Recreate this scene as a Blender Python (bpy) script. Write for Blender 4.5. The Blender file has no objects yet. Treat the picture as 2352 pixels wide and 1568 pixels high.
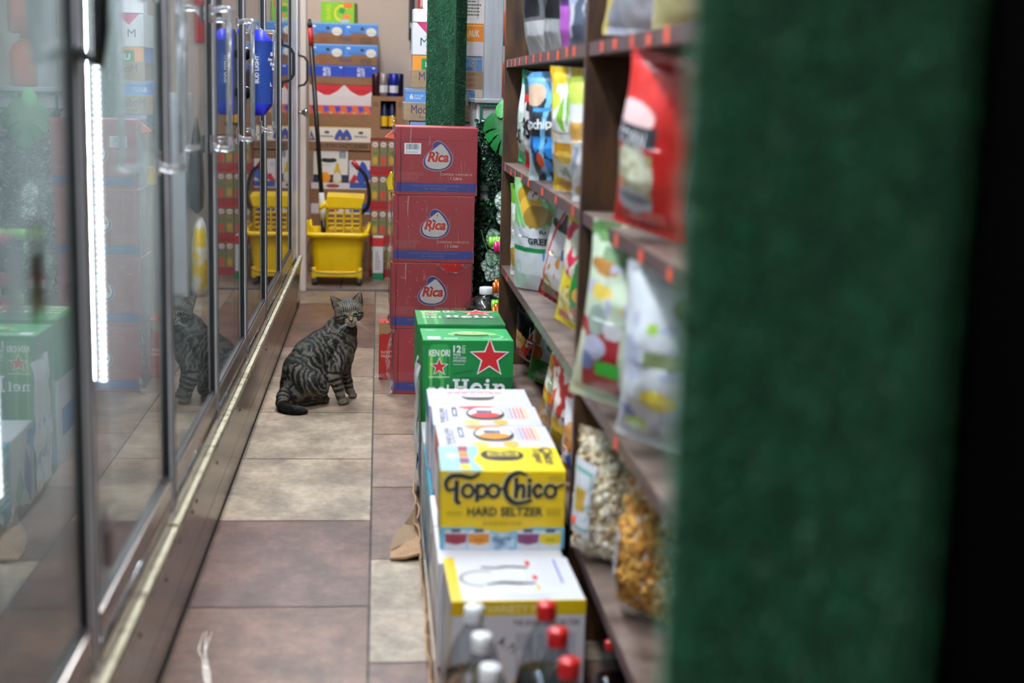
import bpy, bmesh, math, random
import numpy as np
from mathutils import Matrix, Vector, noise as mnoise

# ------------------------------------------------------------------ camera
SC = bpy.context.scene
COL = SC.collection
cam_d = bpy.data.cameras.new('camera')
cam = bpy.data.objects.new('camera', cam_d)
COL.objects.link(cam)
SC.camera = cam
cam_d.sensor_fit = 'HORIZONTAL'; cam_d.sensor_width = 36.0; cam_d.lens = 50.0
cam_d.clip_start = 0.05; cam_d.clip_end = 60
# the aisle runs along +Y; the camera is crouched 1.08 m up, turned a little right and down
VPX, VPY, LEAN, FPX, CAMH = 872.0, 198.0, 0.010, 50 / 36 * 2352, 1.08
_d = Vector(((VPX - 1176) / FPX, -(VPY - 784) / FPX, -1)).normalized()
_u = Vector((LEAN, 1, 0)); _u = (_u - _d * _u.dot(_d)).normalized()
_r = _d.cross(_u)
cam.matrix_world = Matrix.Translation((0, 0, CAMH)) @ Matrix((_r, _d, _u)).to_4x4()
cam_d.dof.use_dof = True
cam_d.dof.focus_distance = 4.85
cam_d.dof.aperture_fstop = 2.7

# ------------------------------------------------------------------ world, colour management
W = bpy.data.worlds.new('world'); SC.world = W
W.use_nodes = True
W.node_tree.nodes['Background'].inputs[0].default_value = (0.8, 0.9, 1.0, 1)
W.node_tree.nodes['Background'].inputs[1].default_value = 0.0
SC.view_settings.view_transform = 'Standard'
SC.view_settings.look = 'None'
SC.view_settings.gamma = 1.0
SC.view_settings.use_curve_mapping = False
SC.view_settings.exposure = 1.72
SC.cycles.max_bounces = 14
SC.cycles.transparent_max_bounces = 24
SC.cycles.glossy_bounces = 8
SC.cycles.use_denoising = True
SC.cycles.sample_clamp_indirect = 6.0
SC.cycles.caustics_reflective = False
SC.cycles.caustics_refractive = False
TUBE_POWER = 52.0       # emission of the fluorescent tubes
LED_POWER = 9.0        # emission of the cooler's led dots

# ------------------------------------------------------------------ helpers: colour and materials
def lin(c):
    return tuple(((x / 255) / 12.92 if x / 255 <= 0.04045 else ((x / 255 + 0.055) / 1.055) ** 2.4) for x in c)
_M = {}
def M(c, rough=0.5, metal=0.0, name=None, coat=0.0, spec=0.5):
    """plain principled material of an sRGB 0-255 colour"""
    key = (tuple(c), rough, metal, coat, spec)
    if key in _M: return _M[key]
    m = bpy.data.materials.new(name or 'paint_%02x%02x%02x' % tuple(int(v) for v in c)); m.use_nodes = True
    b = m.node_tree.nodes['Principled BSDF']
    b.inputs['Base Color'].default_value = (*lin(c), 1)
    b.inputs['Roughness'].default_value = rough; b.inputs['Metallic'].default_value = metal
    b.inputs['Coat Weight'].default_value = coat; b.inputs['Specular IOR Level'].default_value = spec
    _M[key] = m
    return m
class NT:
    """tiny node-tree helper"""
    def __init__(s, name):
        s.m = bpy.data.materials.new(name); s.m.use_nodes = True
        s.t = s.m.node_tree; s.b = s.t.nodes['Principled BSDF']; s.out = s.t.nodes['Material Output']
    def n(s, typ, **kw):
        nd = s.t.nodes.new(typ)
        for k, v in kw.items():
            if k.startswith('i_'):
                key = k[2:]; nd.inputs[int(key) if key.isdigit() else key.replace('_', ' ')].default_value = v
            else: setattr(nd, k, v)
        return nd
    def l(s, a, b): s.t.links.new(a, b)
    def ramp(s, fac, stops, interp='LINEAR'):
        r = s.n('ShaderNodeValToRGB'); r.color_ramp.interpolation = interp
        e = r.color_ramp.elements
        while len(e) < len(stops): e.new(0.5)
        for k, (p, c) in enumerate(stops):
            e[k].position = p; e[k].color = (*lin(c), 1) if len(c) == 3 else c
        s.l(fac, r.inputs[0]); return r
    def coords(s, scale=(1, 1, 1), kind='Object', rot=(0, 0, 0)):
        tc = s.n('ShaderNodeTexCoord'); mp = s.n('ShaderNodeMapping')
        mp.inputs['Scale'].default_value = scale; mp.inputs['Rotation'].default_value = rot
        s.l(tc.outputs[kind], mp.inputs[0]); return mp.outputs[0]
    def noise(s, vec, scale, detail=4, rough=0.6):
        nd = s.n('ShaderNodeTexNoise'); nd.inputs['Scale'].default_value = scale
        nd.inputs['Detail'].default_value = detail; nd.inputs['Roughness'].default_value = rough
        s.l(vec, nd.inputs['Vector']); return nd.outputs[0]
    def bump(s, h, strength, dist=0.01):
        b = s.n('ShaderNodeBump'); b.inputs['Strength'].default_value = strength; b.inputs['Distance'].default_value = dist
        s.l(h, b.inputs['Height']); s.l(b.outputs[0], s.b.inputs['Normal'])
    def base(s, sock): s.l(sock, s.b.inputs['Base Color'])
    def set(s, **kw):
        for k, v in kw.items(): s.b.inputs[k.replace('_', ' ')].default_value = v

def attr_mat(name, rough, spec=0.5, coat=0.0, bump=0.0, bscale=60, metal=0.0, sheen=0.0):
    """surface whose own printed / grown colours come from the mesh attribute 'tint'"""
    t = NT(name); a = t.n('ShaderNodeAttribute'); a.attribute_name = 'tint'; t.base(a.outputs['Color'])
    t.b.inputs['Roughness'].default_value = rough; t.b.inputs['Specular IOR Level'].default_value = spec
    t.b.inputs['Coat Weight'].default_value = coat; t.b.inputs['Metallic'].default_value = metal
    t.b.inputs['Sheen Weight'].default_value = sheen
    if bump: t.bump(t.noise(t.coords(), bscale, 3), bump, 0.004)
    return t.m
FOIL = attr_mat('printed_foil', 0.32, 0.6, 0.25, 0.35, 45)
FURM = attr_mat('tabby_fur', 0.65, 0.25)
LEAFM = attr_mat('plastic_leaf', 0.38, 0.5)

def two_tone(name, c1, c2, scale=(1, 1, 1), nscale=8, rough=0.5, bump=0.0, metal=0.0, detail=5, lo=0.35, hi=0.65, bdist=0.003, spec=0.5):
    t = NT(name); v = t.coords(scale); f = t.noise(v, nscale, detail)
    t.base(t.ramp(f, [(lo, c1), (hi, c2)]).outputs[0])
    t.set(Roughness=rough, Metallic=metal); t.b.inputs['Specular IOR Level'].default_value = spec
    if bump: t.bump(f, bump, bdist)
    return t.m
CARD = two_tone('corrugated_card', (150, 116, 84), (168, 132, 98), (1, 1, 6), 30, 0.75)
CARD_DARK = two_tone('brown_tray_card', (126, 88, 58), (142, 100, 68), (1, 1, 6), 30, 0.75)
WOOD = two_tone('dark_stained_wood', (34, 20, 12), (84, 54, 28), (6, 6, 1.2), 5, 0.45, 0.15)
WOODEDGE = two_tone('painted_shelf_edge', (72, 50, 52), (92, 68, 68), (2, 2, 2), 14, 0.5, 0.1)
SHELFTOP = two_tone('worn_shelf_top', (62, 44, 34), (118, 100, 92), (3, 3, 1), 4, 0.4, 0.1)
STEEL = two_tone('brushed_steel', (150, 153, 158), (166, 169, 174), (6, 6, .5), 8, 0.38, 0.0, 0.4)
ALU = two_tone('anodised_frame', (216, 218, 224), (230, 232, 238), (20, 20, 1), 8, 0.28, 0.0, 0.2)
ALUDARK = two_tone('dark_frame_gasket', (46, 40, 38), (66, 58, 54), (20, 20, 1), 8, 0.45, 0.0, 0.3)
CHROME = M((205, 208, 212), 0.08, 1.0, 'chrome')
BLACKP = M((14, 14, 15), 0.35, 0, 'black_plastic')
YELP = two_tone('scuffed_yellow_plastic', (222, 178, 0), (238, 198, 8), (1, 1, 1), 9, 0.38, 0.03, lo=0.3, hi=0.5)
def glass_mat(name, tint=(1, 1, 1), f0=0.045, rough=0.0):
    """one face of a thin clear sheet: Schlick mirror over see-through"""
    t = NT(name); lw = t.n('ShaderNodeLayerWeight'); lw.inputs[0].default_value = 0.5
    pw = t.n('ShaderNodeMath', operation='POWER'); pw.inputs[1].default_value = 5.0; t.l(lw.outputs['Facing'], pw.inputs[0])
    ma = t.n('ShaderNodeMath', operation='MULTIPLY_ADD', use_clamp=True); ma.inputs[1].default_value = 1 - f0; ma.inputs[2].default_value = f0; t.l(pw.outputs[0], ma.inputs[0])
    tr = t.n('ShaderNodeBsdfTransparent'); tr.inputs[0].default_value = (*tint, 1)
    gl = t.n('ShaderNodeBsdfGlossy'); gl.inputs['Roughness'].default_value = rough
    mx = t.n('ShaderNodeMixShader'); t.l(ma.outputs[0], mx.inputs[0])
    t.l(tr.outputs[0], mx.inputs[1]); t.l(gl.outputs[0], mx.inputs[2]); t.l(mx.outputs[0], t.out.inputs[0])
    return t.m
PANE = glass_mat('door_glass', (0.95, 0.97, 0.965), 0.15)

def haze_mat():
    """door glass with led glow and grimy haze mixed in as pale translucence"""
    m = glass_mat('hazed_door_glass', (0.95, 0.97, 0.965), 0.15); t = NT.__new__(NT); t.m = m; t.t = m.node_tree; t.b = t.t.nodes['Principled BSDF']; t.out = t.t.nodes['Material Output']
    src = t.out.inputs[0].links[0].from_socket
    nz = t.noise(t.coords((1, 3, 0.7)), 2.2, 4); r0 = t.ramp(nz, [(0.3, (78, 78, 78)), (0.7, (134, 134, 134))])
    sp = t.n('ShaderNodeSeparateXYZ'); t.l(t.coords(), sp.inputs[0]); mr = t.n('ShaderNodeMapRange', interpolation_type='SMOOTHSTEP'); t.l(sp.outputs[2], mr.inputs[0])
    for k_, v_ in zip((1, 2, 3, 4), (0.42, 0.75, 0.04, 1.0)): mr.inputs[k_].default_value = v_          # the painted glow haze fades towards the bottom of the pane
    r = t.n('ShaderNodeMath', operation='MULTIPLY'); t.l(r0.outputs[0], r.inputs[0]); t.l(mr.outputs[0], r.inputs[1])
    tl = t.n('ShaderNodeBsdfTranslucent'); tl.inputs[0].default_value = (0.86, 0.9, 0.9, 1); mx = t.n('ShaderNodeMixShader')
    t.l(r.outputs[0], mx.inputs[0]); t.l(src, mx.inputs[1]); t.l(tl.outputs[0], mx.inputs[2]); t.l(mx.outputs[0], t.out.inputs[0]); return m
HAZEPANE = haze_mat()
PET = glass_mat('clear_bottle', (0.8, 0.83, 0.86), 0.13, 0.05)
def film_mat():
    t = NT('wrinkled_shrink_film'); v = t.coords((1, 1, 0.35)); nz = t.noise(v, 90, 3)
    bp = t.n('ShaderNodeBump'); bp.inputs['Strength'].default_value = 0.9; bp.inputs['Distance'].default_value = 0.01
    t.l(nz, bp.inputs['Height'])
    gl = t.n('ShaderNodeBsdfGlossy'); gl.inputs['Roughness'].default_value = 0.14; t.l(bp.outputs[0], gl.inputs['Normal'])
    df = t.n('ShaderNodeBsdfTranslucent'); df.inputs[0].default_value = (0.75, 0.73, 0.75, 1)
    d2 = t.n('ShaderNodeBsdfDiffuse'); d2.inputs[0].default_value = (0.75, 0.73, 0.75, 1)
    md = t.n('ShaderNodeMixShader'); t.l(df.outputs[0], md.inputs[1]); t.l(d2.outputs[0], md.inputs[2])
    tr = t.n('ShaderNodeBsdfTransparent')
    r = t.ramp(nz, [(0.42, (40, 40, 40)), (0.7, (190, 190, 190))])
    m1 = t.n('ShaderNodeMixShader'); t.l(r.outputs[0], m1.inputs[0]); t.l(tr.outputs[0], m1.inputs[1]); t.l(md.outputs[0], m1.inputs[2])
    fr = t.n('ShaderNodeFresnel'); fr.inputs[0].default_value = 1.35; t.l(bp.outputs[0], fr.inputs['Normal'])
    m2 = t.n('ShaderNodeMixShader'); t.l(fr.outputs[0], m2.inputs[0]); t.l(m1.outputs[0], m2.inputs[1]); t.l(gl.outputs[0], m2.inputs[2])
    t.l(m2.outputs[0], t.out.inputs[0]); return t.m
FILM = film_mat()
def taut_mat():
    """stretched film: nearly clear, with the highlights on its wrinkles painted as white streaks"""
    m = glass_mat('taut_film', (0.98, 0.97, 0.98), 0.035, 0.2); t = NT.__new__(NT); t.m = m; t.t = m.node_tree; t.b = t.t.nodes['Principled BSDF']; t.out = t.t.nodes['Material Output']
    src = t.out.inputs[0].links[0].from_socket; v = t.coords((60, 20, 5), rot=(0, 0.12, 0)); a = t.noise(v, 2.2, 4); r1 = t.ramp(a, [(0.58, (0, 0, 0)), (0.72, (190, 190, 190))])
    b = t.noise(t.coords((1, 1, 1)), 9, 2); r2 = t.ramp(b, [(0.45, (0, 0, 0)), (0.62, (220, 220, 220))])
    mu = t.n('ShaderNodeMath', operation='MULTIPLY'); t.l(r1.outputs[0], mu.inputs[0]); t.l(r2.outputs[0], mu.inputs[1])
    d = t.n('ShaderNodeBsdfDiffuse'); d.inputs[0].default_value = (.8, .78, .8, 1); mx = t.n('ShaderNodeMixShader')  # white diffuse streaks stand in for highlights on the film's wrinkles
    t.l(mu.outputs[0], mx.inputs[0]); t.l(src, mx.inputs[1]); t.l(d.outputs[0], mx.inputs[2]); t.l(mx.outputs[0], t.out.inputs[0]); return m
TAUT = taut_mat()
def clear_plastic():
    t = NT('clear_acrylic'); t.set(Roughness=0.08, IOR=1.45); t.b.inputs['Transmission Weight'].default_value = 0.85
    t.b.inputs['Base Color'].default_value = (0.92, 0.93, 0.96, 1); return t.m
ACRYL = clear_plastic()
def emit_mat(name, c, s):
    t = NT(name); e = t.n('ShaderNodeEmission'); e.inputs[0].default_value = (*lin(c), 1); e.inputs[1].default_value = s
    t.l(e.outputs[0], t.out.inputs[0]); return t.m

# ------------------------------------------------------------------ helpers: meshes and objects
class MB:
    """mesh builder: collects shapes, then links them as one mesh object"""
    def __init__(s): s.v = []; s.f = []; s.m = []; s.mats = []; s.sm = []; s.T = None
    def mi(s, m):
        if m not in s.mats: s.mats.append(m)
        return s.mats.index(m)
    def add(s, vs, fs, mat, smooth=False):
        o = len(s.v); k = s.mi(mat)
        if s.T is not None: vs = [tuple(s.T @ Vector(p)) for p in vs]
        s.v += [tuple(p) for p in vs]
        for f in fs: s.f.append(tuple(o + i for i in f)); s.m.append(k); s.sm.append(smooth)
        return s
    def box(s, x0, x1, y0, y1, z0, z1, mat, bev=0.0, faces=None):
        """faces: optional dict of side -> material, sides x- x+ y- y+ z- z+"""
        if bev <= 0:
            vs = [(x0, y0, z0), (x1, y0, z0), (x1, y1, z0), (x0, y1, z0), (x0, y0, z1), (x1, y0, z1), (x1, y1, z1), (x0, y1, z1)]
            for side, f in (('z-', (3, 2, 1, 0)), ('z+', (4, 5, 6, 7)), ('y-', (0, 1, 5, 4)), ('x+', (1, 2, 6, 5)), ('y+', (2, 3, 7, 6)), ('x-', (3, 0, 4, 7))):
                s.add([vs[i] for i in f], [(0, 1, 2, 3)], (faces or {}).get(side, mat))
            return s
        bm = bmesh.new(); bmesh.ops.create_cube(bm, size=1)
        for v in bm.verts: v.co = ((x0 + x1) / 2 + v.co.x * (x1 - x0), (y0 + y1) / 2 + v.co.y * (y1 - y0), (z0 + z1) / 2 + v.co.z * (z1 - z0))
        bmesh.ops.bevel(bm, geom=bm.edges[:], offset=bev, segments=2, affect='EDGES', profile=0.6)
        bm.normal_update(); bm.verts.index_update()
        base = len(s.v); vs = [tuple(v.co) for v in bm.verts]
        if s.T is not None: vs = [tuple(s.T @ Vector(p)) for p in vs]
        s.v += vs
        for f in bm.faces:
            n = f.normal; ax = max(range(3), key=lambda i: abs(n[i])); side = 'xyz'[ax] + ('+' if n[ax] > 0 else '-')
            s.f.append(tuple(base + v.index for v in f.verts)); s.m.append(s.mi((faces or {}).get(side, mat))); s.sm.append(False)
        bm.free(); return s
    def tube(s, pts, r, mat, n=10, cap=True, closed=False):
        pts = [Vector(p) for p in pts]; L = len(pts)
        rs = r if isinstance(r, (list, tuple)) else [r] * L
        vs = []; fs = []; prev = None
        for i, p in enumerate(pts):
            if closed: t = (pts[(i + 1) % L] - pts[i - 1])
            else: t = pts[min(i + 1, L - 1)] - pts[max(i - 1, 0)]
            t.normalize()
            if prev is None:
                a = Vector((0, 0, 1)) if abs(t.z) < 0.9 else Vector((1, 0, 0)); u = t.cross(a).normalized()
            else: u = (prev - t * prev.dot(t)).normalized()
            prev = u; w = t.cross(u)
            for k in range(n):
                a = 2 * math.pi * k / n; vs.append(p + (u * math.cos(a) + w * math.sin(a)) * rs[i])
        for i in range(L if closed else L - 1):
            for k in range(n):
                a, b = i * n + k, i * n + (k + 1) % n; c, d = ((i + 1) % L) * n + (k + 1) % n, ((i + 1) % L) * n + k
                fs.append((a, b, c, d))
        if cap and not closed: fs.append(tuple(range(n))[::-1]); fs.append(tuple((L - 1) * n + k for k in range(n)))
        return s.add(vs, fs, mat, True)
    def lathe(s, prof, mat, cx=0, cy=0, n=24, cz=0, closed_top=True):
        vs = []; fs = []
        for r, z in prof:
            for k in range(n):
                a = 2 * math.pi * k / n; vs.append((cx + r * math.cos(a), cy + r * math.sin(a), cz + z))
        for i in range(len(prof) - 1):
            for k in range(n): fs.append((i * n + k, i * n + (k + 1) % n, (i + 1) * n + (k + 1) % n, (i + 1) * n + k))
        if closed_top: fs.append(tuple(range(n))[::-1]); fs.append(tuple((len(prof) - 1) * n + k for k in range(n)))
        return s.add(vs, fs, mat, True)
    def ball(s, c, r, mat, n=14, sc=(1, 1, 1)):
        vs = []; fs = []
        for i in range(n + 1):
            th = math.pi * i / n
            for k in range(2 * n):
                a = math.pi * k / n
                vs.append((c[0] + r * sc[0] * math.sin(th) * math.cos(a), c[1] + r * sc[1] * math.sin(th) * math.sin(a), c[2] + r * sc[2] * math.cos(th)))
        for i in range(n):
            for k in range(2 * n): fs.append((i * 2 * n + k, (i + 1) * 2 * n + k, (i + 1) * 2 * n + (k + 1) % (2 * n), i * 2 * n + (k + 1) % (2 * n)))
        return s.add(vs, fs, mat, True)
    def strip(s, pts, width, axis, mat, thick=0.003):
        """flat bar that follows pts; axis is the direction of its width"""
        ax = Vector(axis).normalized() * width / 2; pts = [Vector(p) for p in pts]; L = len(pts); vs = []; fs = []
        for i, p in enumerate(pts):
            t = (pts[min(i + 1, L - 1)] - pts[max(i - 1, 0)]).normalized(); nn = t.cross(Vector(axis)).normalized() * thick / 2
            vs += [p - ax - nn, p + ax - nn, p + ax + nn, p - ax + nn]
        for i in range(L - 1):
            for k in range(4): fs.append((i * 4 + k, i * 4 + (k + 1) % 4, i * 4 + 4 + (k + 1) % 4, i * 4 + 4 + k))
        fs += [(3, 2, 1, 0), tuple((L - 1) * 4 + k for k in range(4))]
        return s.add(vs, fs, mat)
    def build(s, name, parent=None, loc=(0, 0, 0), rotz=0.0):
        me = bpy.data.meshes.new(name)
        me.from_pydata(s.v, [], s.f)
        for m in s.mats: me.materials.append(m)
        me.polygons.foreach_set('material_index', s.m); me.polygons.foreach_set('use_smooth', s.sm)
        me.update()
        o = bpy.data.objects.new(name, me); COL.objects.link(o)
        o.location = loc; o.rotation_euler = (0, 0, rotz)
        if parent is not None: o.parent = parent
        return o
def grid_obj(name, P, mat, cols=None, parent=None, loc=(0, 0, 0), rot=(0, 0, 0), wrap=False):
    """smooth sheet from a grid of points; cols: colour per point (sRGB 0-255) stored as 'tint'"""
    nu, nv = P.shape[:2]; me = bpy.data.meshes.new(name); fs = []
    for i in range(nu if wrap else nu - 1):
        for j in range(nv - 1):
            i2 = (i + 1) % nu; fs.append((i * nv + j, i2 * nv + j, i2 * nv + j + 1, i * nv + j + 1))
    me.from_pydata([tuple(p) for p in P.reshape(-1, 3)], [], fs); me.materials.append(mat)
    me.polygons.foreach_set('use_smooth', [True] * len(fs))
    if cols is not None: tint(me, cols.reshape(-1, 3))
    me.update(); o = bpy.data.objects.new(name, me); COL.objects.link(o); o.location = loc; o.rotation_euler = rot
    if parent is not None: o.parent = parent
    return o
def tint(me, cols255):
    c = np.clip(np.asarray(cols255, float) / 255, 0, 1)
    c = np.where(c <= 0.04045, c / 12.92, ((c + 0.055) / 1.055) ** 2.4)
    a = me.color_attributes.new('tint', 'FLOAT_COLOR', 'POINT')
    a.data.foreach_set('color', np.concatenate([c, np.ones((len(c), 1))], 1).astype(np.float32).ravel())
def tag(o, label, cat, group=None):
    o['label'] = label; o['category'] = cat
    if group: o['group'] = group
    return o
def thing(name, label, cat, loc=(0, 0, 0), rotz=0.0, group=None):
    o = bpy.data.objects.new(name, None); COL.objects.link(o); o.empty_display_size = 0.05
    o.location = loc; o.rotation_euler = (0, 0, rotz)
    return tag(o, label, cat, group)
def struct(o): o['kind'] = 'structure'; return o
def dup(root, loc, rotz=None, label=None, group=None):
    r = root.copy(); COL.objects.link(r); r.location = loc
    if rotz is not None: r.rotation_euler = (0, 0, rotz)
    if label: r['label'] = label
    if group: r['group'] = group
    def kids(a, b):
        for ch in list(a.children):
            if ch.parent is a:
                c = ch.copy(); COL.objects.link(c); c.parent = b; kids(ch, c)
    kids(root, r)
    return r

# ------------------------------------------------------------------ helpers: printing
_TXT = {}
def text_tris(s, bold=0.0, shear=0.0):
    key = (s, bold, shear)
    if key in _TXT: return _TXT[key]
    cu = bpy.data.curves.new('lettering', 'FONT'); cu.body = s; cu.size = 1; cu.offset = 0 if 'M' in s or 'W' in s else bold; cu.shear = shear; cu.resolution_u = 3
    ob = bpy.data.objects.new('lettering', cu); COL.objects.link(ob)
    dg = bpy.context.evaluated_depsgraph_get(); ev = ob.evaluated_get(dg); me = ev.to_mesh()
    vs = np.array([v.co[:2] for v in me.vertices]); fs = [tuple(p.vertices) for p in me.polygons]
    ev.to_mesh_clear(); bpy.data.objects.remove(ob); bpy.data.curves.remove(cu)
    vs -= vs.min(0); vs /= np.maximum(vs.max(0), 1e-6)
    _TXT[key] = (vs, fs); return vs, fs
class Print:
    """flat printing laid on a face (origin o, unit axes u and v) of a thing, each shape a hair above the last"""
    def __init__(s, mb, o, u, v, fin=0.45, step=0.00008, fn=None):
        s.mb = mb; s.o = Vector(o); s.u = Vector(u); s.v = Vector(v); s.n = s.u.cross(s.v).normalized(); s.k = 1; s.fin = fin; s.step = step; s.fn = fn
    def P(s, a, b, h):
        if s.fn: return s.fn(a, b, h)
        return tuple(s.o + s.u * a + s.v * b + s.n * h)
    def raw(s, pts, faces, c):
        m = c if isinstance(c, bpy.types.Material) else M(c, s.fin)
        s.mb.add([s.P(a, b, s.step * s.k) for a, b in pts], faces, m); s.k += 1; return s
    def poly(s, pts, c): return s.raw(pts, [tuple(range(len(pts)))], c)
    def fan(s, pts, c, ctr=None):
        """star-shaped outline filled from its middle"""
        n = len(pts); cx = ctr or (sum(p[0] for p in pts) / n, sum(p[1] for p in pts) / n)
        return s.raw(list(pts) + [cx], [(i, (i + 1) % n, n) for i in range(n)], c)
    def rect(s, a, b, c, d, col): return s.poly([(a, b), (c, b), (c, d), (a, d)], col)
    def ell(s, cx, cy, rx, ry, col, n=28): return s.fan([(cx + rx * math.cos(2 * math.pi * k / n), cy + ry * math.sin(2 * math.pi * k / n)) for k in range(n)], col)
    def star(s, cx, cy, r, col, q=0.4, rot=0.0):
        return s.fan([(cx + (r if k % 2 == 0 else r * q) * math.sin(math.pi * k / 5 + rot), cy + (r if k % 2 == 0 else r * q) * math.cos(math.pi * k / 5 + rot)) for k in range(10)], col, (cx, cy))
    def text(s, t, a, b, c, d, col, bold=0.0, shear=0.0, rot=0):
        vs, fs = text_tris(t, bold, shear)
        if rot == 90: pts = [(c - y * (c - a), b + x * (d - b)) for x, y in vs]
        elif rot == -90: pts = [(a + y * (c - a), d - x * (d - b)) for x, y in vs]
        else: pts = [(a + x * (c - a), b + y * (d - b)) for x, y in vs]
        return s.raw(pts, fs, col)
    def arc_text(s, t, cx, cy, r, a0, a1, h, col):
        """letters set one by one round an arc (degrees, clockwise from a0 to a1)"""
        for i, ch in enumerate(t):
            if ch == ' ': continue
            an = math.radians(a0 + (a1 - a0) * (i + 0.5) / len(t)); vs, fs = text_tris(ch, 0.02)
            w = h * 0.75; ra = an - math.pi / 2
            pts = []
            for x, y in vs:
                lx, ly = (x - 0.5) * w, (y - 0.5) * h
                pts.append((cx + r * math.cos(an) + lx * math.cos(ra) - ly * math.sin(ra), cy + r * math.sin(an) + lx * math.sin(ra) + ly * math.cos(ra)))
            s.raw(pts, fs, col); s.k -= 1
        s.k += 1; return s
    def stroke(s, pts, w, col, smooth=True, closed=False):
        if smooth: pts = spline(pts, 7, closed)
        L = len(pts); ws = w if isinstance(w, list) else [w] * L
        if len(ws) != L: ws = list(np.interp(np.linspace(0, 1, L), np.linspace(0, 1, len(ws)), ws))
        vs = []; fs = []
        for i, p in enumerate(pts):
            q = pts[(i + 1) % L] if closed else pts[min(i + 1, L - 1)]; o = pts[i - 1] if (closed or i) else pts[0]
            t = np.array(q) - np.array(o); t = t / max(np.hypot(*t), 1e-9); nn = np.array([-t[1], t[0]]) * ws[i] / 2
            vs += [tuple(np.array(p) - nn), tuple(np.array(p) + nn)]
        for i in range(L if closed else L - 1): j = (i + 1) % L; fs.append((2 * i, 2 * j, 2 * j + 1, 2 * i + 1))
        s.raw(vs, fs, col)
        if not closed:
            s.k -= 1; s.ell(*pts[0], ws[0] / 2, ws[0] / 2, col, 10); s.k -= 1; s.ell(*pts[-1], ws[-1] / 2, ws[-1] / 2, col, 10)
        return s
    def lines(s, a, b, c, d, n, col, rnd=None, fill=0.45):
        """small print: n thin lines of uneven length"""
        rnd = rnd or random.Random(5); h = (d - b) / n; vs = []; fs = []
        for i in range(n):
            x = a
            end = a + (c - a) * rnd.uniform(0.55, 1)
            while x < end:
                w = (c - a) * rnd.uniform(0.04, 0.12); x1 = min(x + w, c); y0 = b + i * h; k = len(vs)
                vs += [(x, y0), (x1, y0), (x1, y0 + h * fill), (x, y0 + h * fill)]; fs.append((k, k + 1, k + 2, k + 3)); x = x1 + (c - a) * 0.02
        return s.raw(vs, fs, col)
    def bars(s, a, b, c, d, col=(20, 20, 20), seed=3):
        rnd = random.Random(seed); vs = []; fs = []; x = a
        while x < c:
            w = (c - a) * rnd.choice((0.012, 0.02, 0.035)); k = len(vs); x1 = min(x + w, c)
            vs += [(x, b), (x1, b), (x1, d), (x, d)]; fs.append((k, k + 1, k + 2, k + 3)); x = x1 + (c - a) * rnd.choice((0.015, 0.025, 0.03))
        return s.raw(vs, fs, col)
def spline(pts, seg=8, closed=False):
    pts = [np.array(p, float) for p in pts]; n = len(pts); out = []
    for i in range(n if closed else n - 1):
        p0 = pts[i - 1] if (closed or i) else 2 * pts[0] - pts[1]; p1 = pts[i]; p2 = pts[(i + 1) % n]
        p3 = pts[(i + 2) % n] if (closed or i + 2 < n) else 2 * pts[-1] - pts[-2]
        for k in range(seg):
            t = k / seg; out.append(tuple(0.5 * (2 * p1 + (p2 - p0) * t + (2 * p0 - 5 * p1 + 4 * p2 - p3) * t * t + (3 * p1 - p0 - 3 * p2 + p3) * t ** 3)))
    if not closed: out.append(tuple(pts[-1]))
    return out
class Carton:
    """a closed carton w x d x h standing on its base centre; faces can be printed"""
    def __init__(s, name, label, cat, w, d, h, loc, col, faces=None, rotz=0.0, group=None, bev=0.003, rough=0.45):
        s.w, s.d, s.h = w, d, h
        m = col if isinstance(col, bpy.types.Material) else M(col, rough)
        fm = {k: (c if isinstance(c, bpy.types.Material) else M(c, rough)) for k, c in (faces or {}).items()}
        s.o = MB().box(-w / 2, w / 2, -d / 2, d / 2, 0, h, m, bev, fm).build(name, None, loc, rotz)
        tag(s.o, label, cat, group); s.mb = MB(); s.rough = rough
    def front(s): return Print(s.mb, (-s.w / 2, -s.d / 2, 0), (1, 0, 0), (0, 0, 1), s.rough)
    def left(s): return Print(s.mb, (-s.w / 2, s.d / 2, 0), (0, -1, 0), (0, 0, 1), s.rough)
    def right(s): return Print(s.mb, (s.w / 2, -s.d / 2, 0), (0, 1, 0), (0, 0, 1), s.rough)
    def top(s): return Print(s.mb, (-s.w / 2, -s.d / 2, s.h), (1, 0, 0), (0, 1, 0), s.rough)
    def done(s, name='printing'):
        if s.mb.f: s.mb.build(name, s.o)
        return s.o

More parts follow.
